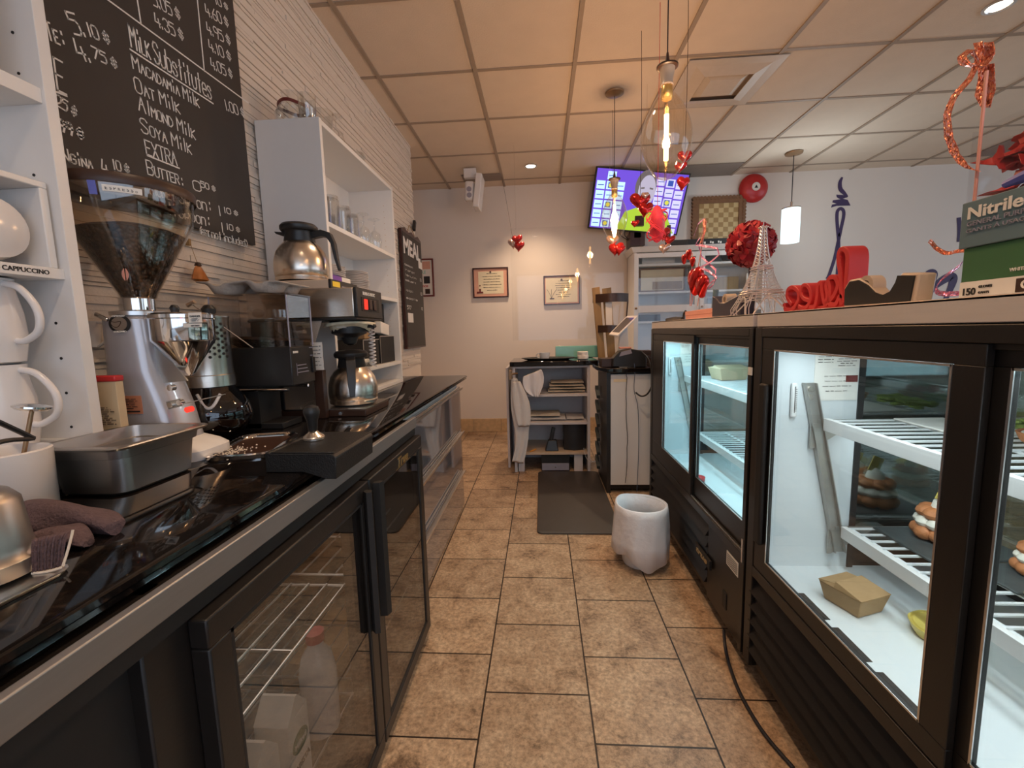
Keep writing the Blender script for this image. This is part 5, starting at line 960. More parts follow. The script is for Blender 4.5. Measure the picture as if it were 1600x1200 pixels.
drape('hanging_apron', [[(799, 588), (797, 620), (799, 650), (806, 672), (806, 700), (799, 722)], [(808, 590), (818, 620), (824, 640), (828, 668), (824, 700), (818, 726)]], 3.44, .012, 'apron', 'long white apron hanging at the left end of the service cabinet', 'apron', 1)
drape('hanging_apron', [[(800, 596), (800, 615), (803, 640), (810, 668)], [(812, 594), (824, 618), (831, 640), (828, 668)]], 3.405, .010, 'apron', 'shorter white apron folded over the long one at the service cabinet', 'apron', 3)
b = MB(); p = at(802, 584, Y=3.44); b.cyl((p.x-.02, 3.40, p.z), (p.x+.03, 3.46, p.z), .008, seg=8); b.box(p.x-.03, p.x-.01, 3.38, 3.48, p.z-.04, p.z+.03); tag(b.build('coat_hook', 'brass'), 'small brass hook holding the white aprons', 'hook')
drape('crumpled_bag', [[(817, 588), (816, 600), (820, 612), (834, 620)], [(846, 576), (852, 590), (848, 606), (840, 622)]], 3.46, .015, 'bag', 'white crumpled cloth spilling over the upper shelf edge', 'cloth', 5)
# things on the cabinet shelves
c = at(863, 694, Y=SY+.08); r = thing('telephone_base', 'small black telephone stand on the bottom shelf', 'telephone', (c.x, SY+.08, zs3)); b = MB(); b.hexa([(c.x-.06, SY+.03, zs3+.0005), (c.x+.05, SY+.03, zs3+.0005), (c.x+.05, SY+.12, zs3+.0005), (c.x-.06, SY+.12, zs3+.0005)], [(c.x-.035, SY+.05, zs3+.09), (c.x+.035, SY+.05, zs3+.09), (c.x+.035, SY+.10, zs3+.09), (c.x-.035, SY+.10, zs3+.09)]); b.build('base', 'black', r, bevel=.006); b = MB(); M4 = Matrix.Translation((c.x+.0, SY+.075, zs3+.135)) @ Matrix.Rotation(RD(12), 4, 'Y'); b.box(-.016, .016, -.012, .012, -.05, .06, M4); b.build('handset', 'black', r, bevel=.006)
x_ = at(897, 680, Y=SY+.06).x; b = MB(); b.prism([(-.085, -.03), (.0, -.06), (.09, -.035), (.09, .10), (-.085, .10)], (x_, SY+.11, zs3+.001), X_, Y_, Z_, at(897, 662, Y=SY+.06).z-zs3); tag(b.build('black_bin', 'black', bevel=.003), 'black faceted box at the right end of the bottom shelf', 'box')
b = MB(); p = at(833, 704, Y=SY+.03); M4 = Matrix.Translation((p.x, SY+.04, zs3+.008)) @ Matrix.Rotation(RD(55), 4, 'Z'); b.cyl(M4 @ Vector((-.04, 0, 0)), M4 @ Vector((.04, 0, 0)), .006, seg=8); tag(b.build('marker_pen', 'orange'), 'orange marker lying on the bottom shelf', 'pen')
r = thing('cash_drawer', 'black box with a grey drawer under the service cabinet', 'drawer box', (.04, 3.6, 0)); xa, xb = at(846, 725, Y=SY+.02).x, at(890, 725, Y=SY+.02).x; b = MB(); b.box(xa, xb, SY+.02, SY+.30, .002, zs3-.022); b.build('box', 'black', r, bevel=.003); b = MB(); b.box(xa+.005, xb-.005, SY+.012, SY+.019, .01, .07); d_ = b.build('drawer', 'lilac', r, bevel=.002); b = MB(); b.cyl(((xa+xb)/2, SY+.004, .04), ((xa+xb)/2, SY+.012, .04), .006, seg=12); b.build('lock', 'chrome', d_)
# on the cabinet top
ZT = .9185
c = at(860, 558, Y=3.62); r = thing('oval_tray', 'black oval serving tray on the service cabinet', 'tray', (c.x-.02, 3.66, ZT)); b = MB(); b.lathe([(.17, .0), (.22, .014), (.225, .018), (.218, .018), (.165, .005), (.001, .004)], (c.x-.02, 3.66, ZT), 40, sy=.62); b.build('tray_body', 'matte', r)
p = at(851, 556, Y=3.60); mug(p.x, 3.62, ZT+.0045, .044, .058, 'white teacup on the black oval tray', ang=RD(170), m='wallr')
p = at(911, 556, Y=3.60); r = thing('wrapped_cup', 'small pale cup with crumpled napkin right of the oval tray', 'cup', (p.x, 3.62, ZT)); b = MB(); b.lathe([(.036, 0), (.044, .006), (.046, .030), (.042, .036), (.045, .06), (.040, .064), (.001, .060)], (p.x, 3.62, ZT), 18, wob=lambda a, z: .06*sin(5*a+90*z)); b.build('cup', 'paper', r)
xa, xb = at(868, 550, Y=3.86).x, at(936, 550, Y=3.86).x; za = at(900, 541, Y=3.86).z; b = MB()
for q in ((xa, xb, 3.84, 3.846), (xa, xb, 3.96, 3.966), (xa, xa+.006, 3.846, 3.96), (xb-.006, xb, 3.846, 3.96)): b.box(*q, ZT, za)
b.box(xa, xb, 3.84, 3.966, ZT, ZT+.006); tag(b.build('teal_glass_box', 'teal', bevel=.002), 'low pale teal glass box behind the cups', 'box')
# bread rack
r = thing('bread_rack', 'upright rack of two dark curved bands holding wooden boards', 'rack', (.66, 3.8, .894)); RY = 3.78
def bp(px_, py_): return at(px_, py_, Y=RY)
for (xa, ya_), (xb, yb_), h_ in (((926, 467), (982, 465), .07), ((931, 514), (968, 514), .06)):
    pa, pb = bp(xa, ya_), bp(xb, yb_); R = []; b = MB()
    for i in range(15): t_ = i/14; p = pa.lerp(pb, t_)-Y_*(.09*sin(pi*t_)); R.append([p+Z_*h_/2, p-Z_*h_/2, p-Z_*h_/2+Y_*.004, p+Z_*h_/2+Y_*.004])
    b.rings(R); b.build('curved_band', 'choc', r)
b = MB(); 
for (q0, q1) in (((930, 470), (940, 586)), ((981, 470), (972, 575)), ((928, 470), (938, 540))): b.cyl(bp(*q0), bp(*q1), .006, seg=8)
b.build('leg', 'choc', r)
b = MB(); z_ = .894; b.box(bp(936, 580).x, bp(976, 580).x, RY-.06, RY+.08, z_, z_+.02); b.build('base', 'choc', r)
for (tl, tr_, br, bl, lb) in (((925, 450), (937, 448), (946, 560), (935, 560), 'rustic wooden board standing at the left of the rack'), ((941, 451), (955, 449), (962, 560), (950, 560), 'rustic wooden board standing at the right of the rack')):
    P4 = [at(*q, Y=RY-.02) for q in (bl, br, tr_, tl)]; b = MB(); b.hexa(P4, [p+Y_*.02 for p in P4]); tag(b.build('wooden_board', 'wood', bevel=.002), lb, 'board')
b = MB(); P4 = [at(*q, Y=RY-.045) for q in ((947, 508), (957, 508), (956, 471), (946, 471))]; b.hexa(P4, [p+Y_*.01 for p in P4]); tag(b.build('white_card', 'paper'), 'white card slotted between the wooden boards', 'card')
# tablet till, payment terminal
r = thing('tablet_till', 'white tablet till on a stand tilted toward the customers', 'till', (.62, 3.3, .894))
TQ = [at(951, 521, Y=3.22), at(967, 521, Y=3.28), at(996, 495, Y=3.42), at(981, 494, Y=3.36)]
A0, A1, A2, A3 = at(951, 522, Y=3.24), at(965, 524, Y=3.18), at(997, 493, Y=3.36), at(980, 493, Y=3.42)
nrm = (A1-A0).cross(A3-A0).normalized(); 
if nrm.z < 0: nrm = -nrm
def quad(s0, s1, t0, t1, d0, d1):
    def q(s_, t_): return (A0*(1-s_)+A1*s_)*(1-t_)+(A3*(1-s_)+A2*s_)*t_
    return [q(s0, t0)+nrm*d0, q(s1, t0)+nrm*d0, q(s1, t1)+nrm*d0, q(s0, t1)+nrm*d0], [q(s0, t0)+nrm*d1, q(s1, t0)+nrm*d1, q(s1, t1)+nrm*d1, q(s0, t1)+nrm*d1]
b = MB(); b.hexa(*quad(0, 1, 0, 1, -.012, 0)); b.build('tablet', 'whitep', r, bevel=.004); b = MB(); b.hexa(*quad(.12, .88, .12, .88, .0002, .001)); b.build('screen', 'drawer', r)
b = MB(); mid = (A0+A1+A2+A3)/4; b.hexa([(mid.x-.045, mid.y-.03, .900), (mid.x+.045, mid.y-.03, .900), (mid.x+.045, mid.y+.05, .900), (mid.x-.045, mid.y+.05, .900)], [(mid.x-.02, mid.y-.01, mid.z-.016), (mid.x+.03, mid.y-.01, mid.z-.016), (mid.x+.03, mid.y+.02, mid.z-.016), (mid.x-.02, mid.y+.02, mid.z-.016)]); b.build('stand', 'wallr', r, bevel=.003); b = MB(); b.box(mid.x-.07, mid.x+.07, mid.y-.05, mid.y+.07, .8935, .900); b.build('foot_plate', 'whitep', r, bevel=.002)
xa, xb = at(936, 565, Y=3.22).x, at(968, 560, Y=3.22).x; b = MB(); b.box(xa, xb-.02, 3.10, 3.22, .8935, .955); tag(b.build('receipt_box', 'choc', bevel=.004), 'small dark wooden box left of the payment terminal', 'box')
r = thing('payment_terminal', 'black payment terminal with looping cables on the return counter', 'payment terminal', (.62, 3.08, .894)); b = MB()
pts = [at(957, 573, Y=3.04), at(958, 560, Y=3.04), at(968, 549, Y=3.04), at(985, 545, Y=3.04), at(1003, 548, Y=3.04), at(1010, 560, Y=3.04), at(1010, 574, Y=3.04)]; zmin = .894
poly = [(p.x, max(p.z, zmin)) for p in pts]; b.prism(poly, (0, 3.03, 0), X_, Z_, Y_, .10); b.build('housing', 'black', r, bevel=.005)
b = MB(); b.prism([(poly[2][0]+.01, poly[2][1]-.004), (poly[3][0], poly[3][1]-.004), (poly[3][0]+.01, poly[3][1]-.03), (poly[2][0]-.005, poly[2][1]-.035)], (0, 3.0295, 0), X_, Z_, -Y_, .002); b.build('side_panel', 'lilac', r)
b = MB(); b.box(poly[2][0]+.005, poly[3][0]+.01, 3.05, 3.11, poly[3][1], poly[3][1]+.012); b.build('keypad', 'pink', r, bevel=.003)
b = MB(); P = [at(1000, 548, Y=3.04), at(1012, 560, Y=3.02), at(1018, 580, Y=2.99), at(1019, 600, Y=2.97), at(1012, 615, Y=2.96), at(1002, 619, Y=2.96), at(993, 613, Y=2.97)]; b.tube(P, .006, 8); b.build('coiled_cord', 'black', r)
b = MB(); P = [at(980, 572, Y=3.02), at(979, 590, Y=3.0), at(979, 640, Y=3.01), at(980, 700, Y=3.01), at(977, 768, Y=3.01)]; P2 = []
for i in range(len(P)-1):
    for k in range(5): P2.append(P[i].lerp(P[i+1], k/5)+X_*.004*sin(i*2+k))
b.tube(P2, .0022, 6); b.build('cable', 'cable', r)
b = MB(); P = [at(991, 568, Y=3.02), at(992, 585, Y=3.0), at(991, 610, Y=2.98), at(997, 640, Y=3.0), at(998, 700, Y=3.01), at(995, 768, Y=3.01)]; b.tube(P, .0024, 6); b.build('cable', 'bcable', r)
b = MB()
for k, dx_ in enumerate((0, .01)): P = [at(912+6*k, 700, Y=3.45), at(916+5*k, 715, Y=3.45), at(925+4*k, 722, Y=3.44), at(935-2*k, 712, Y=3.45), at(930, 690-6*k, Y=3.46)]; b.tube(P, .002, 6)
tag(b.build('loose_wires', 'bag'), 'tangle of pale wires low beside the service cabinet', 'cable')
b = MB(); xa, xb = at(995, 540, Y=3.6).x, at(1018, 540, Y=3.6).x
for k in range(3): b.box(xa+.004*k, xb, 3.55, 3.7, .8935+.03*k, .921+.03*k)
tag(b.build('paper_tray', 'choc', bevel=.003), 'dark stack of trays behind the payment terminal', 'tray')
# floor mat and bin
b = MB(); b.rings([rrect(-.043, .44, 2.385, 3.49, .035, z) for z in (.0005, .008)]+[rrect(-.036, .433, 2.392, 3.483, .03, .013)]); tag(b.build('floor_mat', 'matm'), 'dark rubber floor mat on the tiles in front of the service cabinet', 'mat')
r = thing('waste_bin', 'white waste bin draped with a thin white plastic liner', 'bin', (.478, 2.10, 0)); c = (.478, 2.10, 0)
b = MB(); b.lathe([(.085, .001), (.09, .01), (.118, .300), (.114, .300), (.087, .012), (.001, .010)], c, 36); b.build('bin_body', 'whitep', r)
wb = lambda a, z: (.045*sin(6*a+9*z)+.03*sin(11*a-14*z)+.03*sin(3*a))*max(0, (.31-z)/.31)**.8
R = []
for q, z in ((.085, .20), (.112, .29), (.118, .306), (.124, .303), (.128, .27), (.133, .20), (.137, .13), (.140, .055)): R.append([(c[0]+q*(1+wb(a, z))*cos(a), c[1]+q*(1+wb(a, z))*sin(a), z+(0 if z > .1 else .028*sin(2*a+1)+.014*sin(5*a))+(.012*max(0, sin(a-.9))**6 if z > .28 else 0)) for a in [2*pi*i/72 for i in range(72)]])
b = MB(); b.rings(R, True, False); b.build('liner_bag', 'bag', r, solid=.0012, smooth=60)

# ================================================================ PENDANTS AND HANGING HEARTS
def bulb(x, y, label, grp=None, zc=2.0, rr_=.093, hh=.29):
    r = thing('filament_pendant', label, 'pendant lamp', (x, y, CZ), group=grp); zt_ = zc+hh/2
    b = MB(); prof = []
    for i in range(25):
        t_ = i/24; z = zc-hh/2+hh*t_; q = rr_*sin(pi*min(1, (t_*.90)+.03))**.62*(1-.38*max(0, t_-.45)**1.2); prof.append((max(q, .012), z))
    prof[0] = (.012, zc-hh/2); b.lathe([(a, c_) for a, c_ in prof], (x, y, 0), 40, cap=False); b.build('glass_bulb', 'amber', r)
    b = MB(); b.cyl((x, y, zc-.085), (x, y, zc+.085), .0085, seg=14); b.build('filament', 'fil', r)
    b = MB(); b.cyl((x, y, zc-hh/2-.002), (x, y, zc-.085), .004, .003, seg=8); b.cyl((x, y, zc+.085), (x, y, zt_), .004, seg=8); b.build('stem', 'amber', r)
    b = MB(); b.lathe([(.018, zt_-.018), (.021, zt_-.012), (.021, zt_+.03), (.018, zt_+.034)], (x, y, 0), 20, wob=lambda a, z: .03*sin(400*z)); b.build('brass_cap', 'gold', r)
    b = MB(); b.lathe([(.022, zt_+.030), (.024, zt_+.034), (.020, zt_+.045), (.028, zt_+.085), (.029, zt_+.094)], (x, y, 0), 24); b.build('socket', 'tan', r)
    b = MB(); b.lathe([(.036, zt_+.094), (.040, zt_+.097), (.040, zt_+.103), (.010, zt_+.108), (.004, zt_+.15), (.001, zt_+.152)], (x, y, 0), 24); b.build('socket_top', 'choc', r)
    b = MB(); b.cyl((x, y, zt_+.15), (x, y, CZ-.02), .0024, seg=6); b.build('cord', 'cable', r)
    b = MB(); b.lathe([(.062, CZ-.006), (.060, CZ-.016), (.03, CZ-.028), (.006, CZ-.03), (.001, CZ-.03)], (x, y, 0), 28); b.build('ceiling_canopy', 'brass', r)
    l = bpy.data.lights.new('bulb', 'POINT'); l.energy = 13 if y > .5 else 3; l.color = (1, .60, .33); l.shadow_soft_size = .03; o_ = bpy.data.objects.new('bulb_light', l); COL.objects.link(o_); o_.parent = r; o_.location = (0, 0, zc-CZ); return r
p = at(1041, 215, Y=1.85); bulb(p.x, 1.85, 'big glowing filament bulb pendant, nearest and largest of the two', zc=p.z, rr_=.098, hh=.315)
p = at(960, 340, Y=3.2); bulb(p.x, 3.2, 'smaller glowing filament bulb pendant in front of the television', zc=p.z, rr_=.090, hh=.31)
bulb(.505, .45, 'filament bulb pendant overhead behind the view', 'filament pendants behind the camera', zc=1.96); bulb(.505, -.9, 'filament bulb pendant overhead behind the view', 'filament pendants behind the camera', zc=1.96); bulb(.505, -2.2, 'filament bulb pendant overhead behind the view', 'filament pendants behind the camera', zc=1.96)
p = at(1235, 353, Y=4.457); r = thing('cylinder_pendant', 'small bright white cylinder pendant lamp in front of the back wall', 'pendant lamp', (p.x, 4.457, CZ))
b = MB(); b.cyl((p.x, 4.457, p.z-.155), (p.x, 4.457, p.z+.155), .078, seg=32); b.build('glass_shade', 'lampw', r); b = MB(); b.cyl((p.x, 4.457, p.z+.155), (p.x, 4.457, p.z+.165), .079, seg=32); b.cyl((p.x, 4.457, p.z+.165), (p.x, 4.457, p.z+.22), .01, seg=10); b.build('cap', 'steel', r)
b = MB(); b.cyl((p.x, 4.457, p.z+.22), (p.x, 4.457, CZ-.02), .004, seg=6); b.build('cord', 'cable', r); b = MB(); b.lathe([(.075, CZ-.006), (.072, CZ-.016), (.02, CZ-.026), (.001, CZ-.03)], (p.x, 4.457, 0), 28); b.build('ceiling_canopy', 'brass', r)
l = bpy.data.lights.new('lamp', 'POINT'); l.energy = 12; l.color = (.8, .93, 1); l.shadow_soft_size = .08; o_ = bpy.data.objects.new('lamp_light', l); COL.objects.link(o_); o_.parent = r; o_.location = (0, -.12, p.z-CZ)
def hearts(label, items, Y, top=None, name='heart_garland', cat='heart ornament'):
    c = at(*items[0][0], Y=Y); r = thing(name, label, cat, (c.x, Y, c.z))
    tp = at(*top, Z=CZ) if top else Vector((c.x, c.y, CZ)); b = MB(); tp.z = CZ-.001;
    if 1: b.tube([tp, tp.lerp(c, .5)+X_*.004, c+Z_*.02], .0014, 5); b.build('string', 'choc', r)
    for k, (q, s_, m_, tilt) in enumerate(items):
        p = at(*q, Y=Y-.012*k); u_ = Vector((cos(tilt), -.4*sin(tilt*3+k), 0)).normalized(); b = MB(); b.heart(p, 1.25*s_*(p-camo.location).length/FPX, u_, (Z_+X_*.2*sin(k)).normalized(), .5); b.build('foil_heart', m_, r)
hearts('three small foil hearts on a twisted string left of the reflections', [((802, 381), 15, 'silver', .3), ((807, 376), 15, 'redfoil', .2), ((811, 386), 14, 'redfoil', 0)], 4.55, (784, 275))
hearts('red foil hearts hanging in front of the television screen', [((1000, 316), 24, 'redfoil', 1.0), ((1008, 328), 20, 'redfoil', .9), ((992, 350), 10, 'redfoil', 0), ((1008, 306), 9, 'silver', 0)], 2.6)
hearts('red foil hearts just right of the big bulb', [((1070, 246), 16, 'redfoil', 1.0), ((1063, 262), 14, 'redfoil', .6), ((1067, 287), 17, 'redfoil', .7)], 2.2)
hearts('red and pink foil hearts directly under the smaller bulb', [((957, 377), 16, 'silver', 0), ((962, 390), 19, 'redfoil', 0), ((968, 391), 15, 'redfoil', .7)], 3.45)
hearts('small red hearts below the television at the hutch top', [((1036, 366), 18, 'redfoil', 0), ((1046, 376), 13, 'redfoil', .3), ((1038, 389), 14, 'silver', 0)], 3.3)
p = at(1027, 352, Y=2.4); t = thing('wicker_heart', 'large bright red woven heart on a red string in front of the television', 'heart ornament', (p.x, 2.4, p.z)); b = MB(); b.heart(p, .21, Vector((.30, .95, 0)), Z_, .36); b.build('woven_heart', 'wick', t)
b = MB(); b.tube([p+Z_*.06, Vector((p.x, 2.4, 2.2)), Vector((p.x, 2.4, CZ-.001))], .0014, 5); b.build('string', 'red', t)
b = MB(); rr = random.Random(8)
for k in range(26): a0_ = rr.uniform(0, 2*pi); uu = Vector((.35, .9, 0)).normalized(); nn = uu.cross(Z_); d_ = [p+(uu*cos(t_)*.070+Z_*sin(t_)*.075)+nn*.046*sin(t_*2+a0_)*(1 if k % 2 else -1) for t_ in [a0_+.25*j for j in range(7)]]; b.tube(d_, .0022, 5)
b.build('wicker_strands', 'wick', t)
# acrylic screens
r = thing('acrylic_screen', 'large clear acrylic screen hanging over the service cabinet, reflecting lamps', 'screen', (.4, 3.96, 1.6)); a, c = at(797, 357, Y=3.96), at(935, 529, Y=3.96); b = MB(); b.box(a.x, at(975, 400, Y=3.96).x, 3.957, 3.962, c.z, a.z); b.build('sheet', 'acry', r, smooth=0)
b = MB(); 
for xx in (a.x+.05, c.x+.1): b.cyl((xx, 3.96, a.z-.01), (xx, 3.96, CZ-.002), .001, seg=5)
b.build('wire', 'steel', r)
r = thing('acrylic_screen', 'narrow clear acrylic screen hanging beside the tablet till', 'screen', (.9, 3.0, 1.7)); b = MB(); A_, B_, = at(1001, 345, Y=3.15), at(1077, 255, Y=2.9); zb_ = at(1001, 500, Y=3.15).z
b.hexa([(A_.x, 3.15, zb_), (A_.x+.004, 3.153, zb_), (B_.x+.004, 2.903, zb_), (B_.x, 2.90, zb_)], [(A_.x, 3.15, 2.2), (A_.x+.004, 3.153, 2.2), (B_.x+.004, 2.903, 2.2), (B_.x, 2.90, 2.2)]); b.build('sheet', 'acry', r, smooth=0)
b = MB(); 
for q in ((A_.x+.03, 3.13), (B_.x-.03, 2.93)): b.cyl((q[0], q[1], 2.19), (q[0], q[1], CZ-.002), .001, seg=5)
b.build('wire', 'steel', r)
# ================================================================ DISPLAY COOLERS (right)
CX = .66; CB = 1.30; CT = 1.195
def display_case(y0, y1, label, near, lampcol, DR):
    "y0 = far end, y1 = near end (y0 > y1)"
    r = thing('display_cooler', label, 'display cooler', (CX+.3, (y0+y1)/2, 0))
    a, c = y1, y0
    b = MB(); b.box(CX+.02, CB, a, c, .05, .375); b.box(CX, CB, a, a+.022, .05, CT-.04); b.box(CX, CX+.30, c-.022, c, .05, CT-.04)
    b.box(CX+.29, CB, c-.022, c, .05, .455); b.box(CX+.29, CB, c-.022, c, 1.09, CT-.04); b.box(CB-.03, CB, c-.05, c, .05, CT-.04)
    b.box(CX+.004, CB, a, c, 1.115, CT-.041); b.box(CB-.03, CB, a, c, .05, .46); b.build('cabinet', 'case', r, bevel=.002)
    b = MB()
    for y in (a+.04, c-.04):
        for x in (CX+.07, CB-.07): b.cyl((x, y, 0), (x, y, .052), .018, seg=12)
    b.build('feet', 'black', r)
    b = MB(); b.box(CX-.004, CX+.010, a+.004, c-.004, CT-.040, CT); b.box(CX-.004, CB, a+.004, c-.004, CT-.006, CT); b.build('steel_top', 'steelr', r, bevel=.0015)
    # front frame
    f = MB(); zs, zt_ = .395, 1.13
    f.box(CX-.006, CX+.022, a, a+.024, .06, 1.153); f.box(CX-.006, CX+.022, c-.04, c, .06, 1.153); f.box(CX-.006, CX+.022, a+.024, c-.04, 1.125, 1.153); f.box(CX-.006, CX+.022, a+.024, c-.04, .372, .405); f.build('front_frame', 'case', r, bevel=.002)
    f = MB()
    for k, x in enumerate((CX+.000, CX+.012)): f.box(x, x+.003, a+.025, c-.041, .405, .412)
    f.build('slide_track', 'alu', r)
    # sliding doors
    mid = (a+.055+c-.04)/2
    def door(p, q, x, g0, g1, gz):
        d = MB()
        for t in ((p, q, .408, gz), (p, q, 1.090, 1.124), (p, g0, gz, 1.090), (g1, q, gz, 1.090)): d.box(x, x+.013, t[0], t[1], t[2], t[3])
        do = d.build('sliding_door', 'case', r, bevel=.0015)
        g = MB(); g.box(x+.004, x+.009, g0-.003, g1+.003, gz-.003, 1.093); g.build('door_glass', 'dcase', do, smooth=0)
        g = MB()
        for t in ((g0-.001, g0+.003, gz, 1.090), (g1-.003, g1+.001, gz, 1.090), (g0, g1, gz, gz+.004), (g0, g1, 1.086, 1.090)): g.box(x-.0008, x+.001, *t)
        g.build('gasket', 'alu', do, smooth=0); return do
    dn = door(DR[0], DR[1], CX+.0115, DR[2], DR[3], DR[8]); df = door(DR[4], DR[5], CX-.0035, DR[6], DR[7], DR[8])
    if near:
        h = MB(); h.box(CX-.020, CX-.004, c-.098, c-.060, .50, .99); h.build('door_handle', 'matte', df, bevel=.006)
    # louvred grille
    g = MB()
    for i in range(5):
        z = .115+.050*i; g.hexa([(CX-.008, a+.33, z), (CX+.020, a+.33, z), (CX+.020, c-.03, z), (CX-.008, c-.03, z)], [(CX+.016, a+.33, z+.046), (CX+.020, a+.33, z+.046), (CX+.020, c-.03, z+.046), (CX+.016, c-.03, z+.046)])
    g.build('louvred_grille', 'case', r, smooth=0)
    g = MB(); g.box(CX+.002, CX+.018, a+.02, a+.325, .06, .37); g.build('control_panel', 'case', r, bevel=.002)
    # white interior
    b = MB(); b.box(CX+.024, CB-.03, a+.023, c-.023, .376, .400); b.box(CX+.03, CX+.285, c-.030, c-.0225, .400, 1.11); b.box(CX+.03, CB-.03, a+.0225, a+.030, .400, 1.11); b.box(CX+.024, CB-.03, a+.023, c-.023, 1.105, 1.114); b.build('liner', 'inner', r, smooth=0)
    b = MB(); b.box(CB-.018, CB-.012, a+.03, c-.05, .46, 1.112); b.build('customer_glass', 'back', r, smooth=0)
    b = MB(); b.box(CX+.29, CB-.03, c-.016, c-.010, .456, 1.088); b.build('end_glass', 'back', r, smooth=0)
    b = MB(); b.box(CX+.283, CX+.30, c-.034, c-.006, .40, 1.11); b.build('end_post', 'black', r)
    # floor slots
    b = MB(); n = int((c-a-.1)/.145)
    for i in range(n): y = a+.06+.145*i; b.box(CX+.040, CX+.072, y, y+.115, .4002, .4012)
    b.build('floor_slots', 'matte', r)
    # pilasters
    for y, xo in ((c-.036, 0), (a+.036, 0)):
        for (xa, xb, za, zb) in ((.780, .895, .985, .455),):
            b = MB(); s_ = 1 if y > (a+c)/2 else -1; yy = y; b.hexa([(xb, yy-.006, zb), (xb+.032, yy-.006, zb), (xb+.032, yy+.004, zb), (xb, yy+.004, zb)], [(xa, yy-.006, za), (xa+.032, yy-.006, za), (xa+.032, yy+.004, za), (xa, yy+.004, za)])
            for q in (-.001, .030): b.hexa([(xb+q, yy-.016*s_-.001, zb), (xb+q+.003, yy-.016*s_-.001, zb), (xb+q+.003, yy, zb), (xb+q, yy, zb)], [(xa+q, yy-.016*s_-.001, za), (xa+q+.003, yy-.016*s_-.001, za), (xa+q+.003, yy, za), (xa+q, yy, za)])
            po = b.build('pilaster', 'zinc', r, smooth=0)
            b = MB(); 
            for dz in (.018, .042): b.cyl((xa+.020, yy-.010*s_, za-dz), (xa+.020, yy-.004*s_, za-dz), .008, seg=12)
            b.build('bolt', 'steel', po)
    # shelves
    for z, xf, xbk in ((.875, .835, 1.24), (.540, .905, 1.25)):
        b = MB(); ya, yb = a+.05, c-.06
        b.box(xf-.004, xf+.004, ya, yb, z-.030, z+.004); b.box(xf-.004, xf+.012, ya, yb, z+.002, z+.006); b.build('price_rail', 'white', r, bevel=.001)
        b = MB(); m = int((yb-ya)/.040)
        for i in range(m+1): y = ya+(yb-ya)*i/m; b.box(xf, xbk, y-.004, y+.004, z-.004, z)
        for x in (xf+.03, (xf+xbk)/2, xbk): b.box(x-.004, x+.004, ya, yb, z-.008, z-.004)
        b.build('wire_shelf', 'wire', r, smooth=0)
        for y, s_ in ((c-.045, -1), (a+.045, 1)):
            b = MB(); b.hexa([(xf-.01, y, z-.012), (xbk, y, z-.012), (xbk, y+.004, z-.012), (xf-.01, y+.004, z-.012)], [(xf-.01, y, z-.002), (xbk, y, z-.002), (xbk, y+.004, z-.002), (xf-.01, y+.004, z-.002)])
            b.hexa([(xf-.03, y, z-.09), (xf-.02, y, z-.09), (xf-.02, y+.004, z-.09), (xf-.03, y+.004, z-.09)], [(xf-.03, y, z-.012), (xf+.10, y, z-.012), (xf+.10, y+.004, z-.012), (xf-.03, y+.004, z-.012)]); b.build('bracket', 'zinc', r, smooth=0)
    # light tube
    b = MB(); b.cyl((CX+.06, a+.08, 1.092), (CX+.06, c-.08, 1.092), .011, seg=12); b.build('light_tube', 'tube', r)
    l = bpy.data.lights.new('tube', 'AREA'); l.shape = 'RECTANGLE'; l.size = .05; l.size_y = c-a-.2; l.energy = 3.2 if near else 4.6; l.color = lampcol
    o = bpy.data.objects.new('tube_light', l); COL.objects.link(o); o.parent = r; o.location = Vector((CX+.10, (a+c)/2, 1.085))-r.location
    l2 = l.copy(); l2.energy = 1.7; o = bpy.data.objects.new('shelf_light', l2); COL.objects.link(o); o.parent = r; o.location = Vector((.95, (a+c)/2, .858))-r.location
    # papers on the end wall
    ew = c-.0305
    b = MB(); b.box(.815, .94, ew-.0015, ew, .93, 1.10); pp = b.build('notice_sheet', 'paper', r, smooth=0)
    lines('lettering', pp, .82, .87, 1.04, 1.09, ew-.0015, 6, h=.0018, seed=3); lines('lettering', pp, .875, .935, 1.03, 1.09, ew-.0015, 9, h=.0016, seed=8); lines('lettering', pp, .825, .935, .95, 1.01, ew-.0015, 4, h=.0014, seed=9)
    b = MB(); b.box(.905, .938, ew-.003, ew-.0016, .985, 1.005); b.build('red_sticker', 'redframe', pp, smooth=0)
    t = MB(); t.box(.748, .766, ew-.010, ew, .88, .985); to = t.build('thermometer', 'whitep', r, bevel=.004)
    t = MB(); t.box(.7565, .7580, ew-.0115, ew-.010, .895, .975)
    for k in range(12): t.box(.759, .763, ew-.0112, ew-.0102, .90+k*.006, .9012+k*.006)
    t.build('scale', 'blacktxt', to, smooth=0)
    return r, (dn, df)
c1, _ = display_case(2.66, 1.405, 'black display cooler with cyan lit glass doors, farther of the two on the right', False, (.55, .90, 1.0), (1.431, 1.955, 1.449, 1.914, 1.935, 2.618, 1.957, 2.402, .500))
c2, dd = display_case(1.388, .02, 'black display cooler full of pastries, nearest on the right side', True, (.90, .97, 1.0), (.046, .728, .085, .667, .690, 1.346, .742, 1.279, .452))
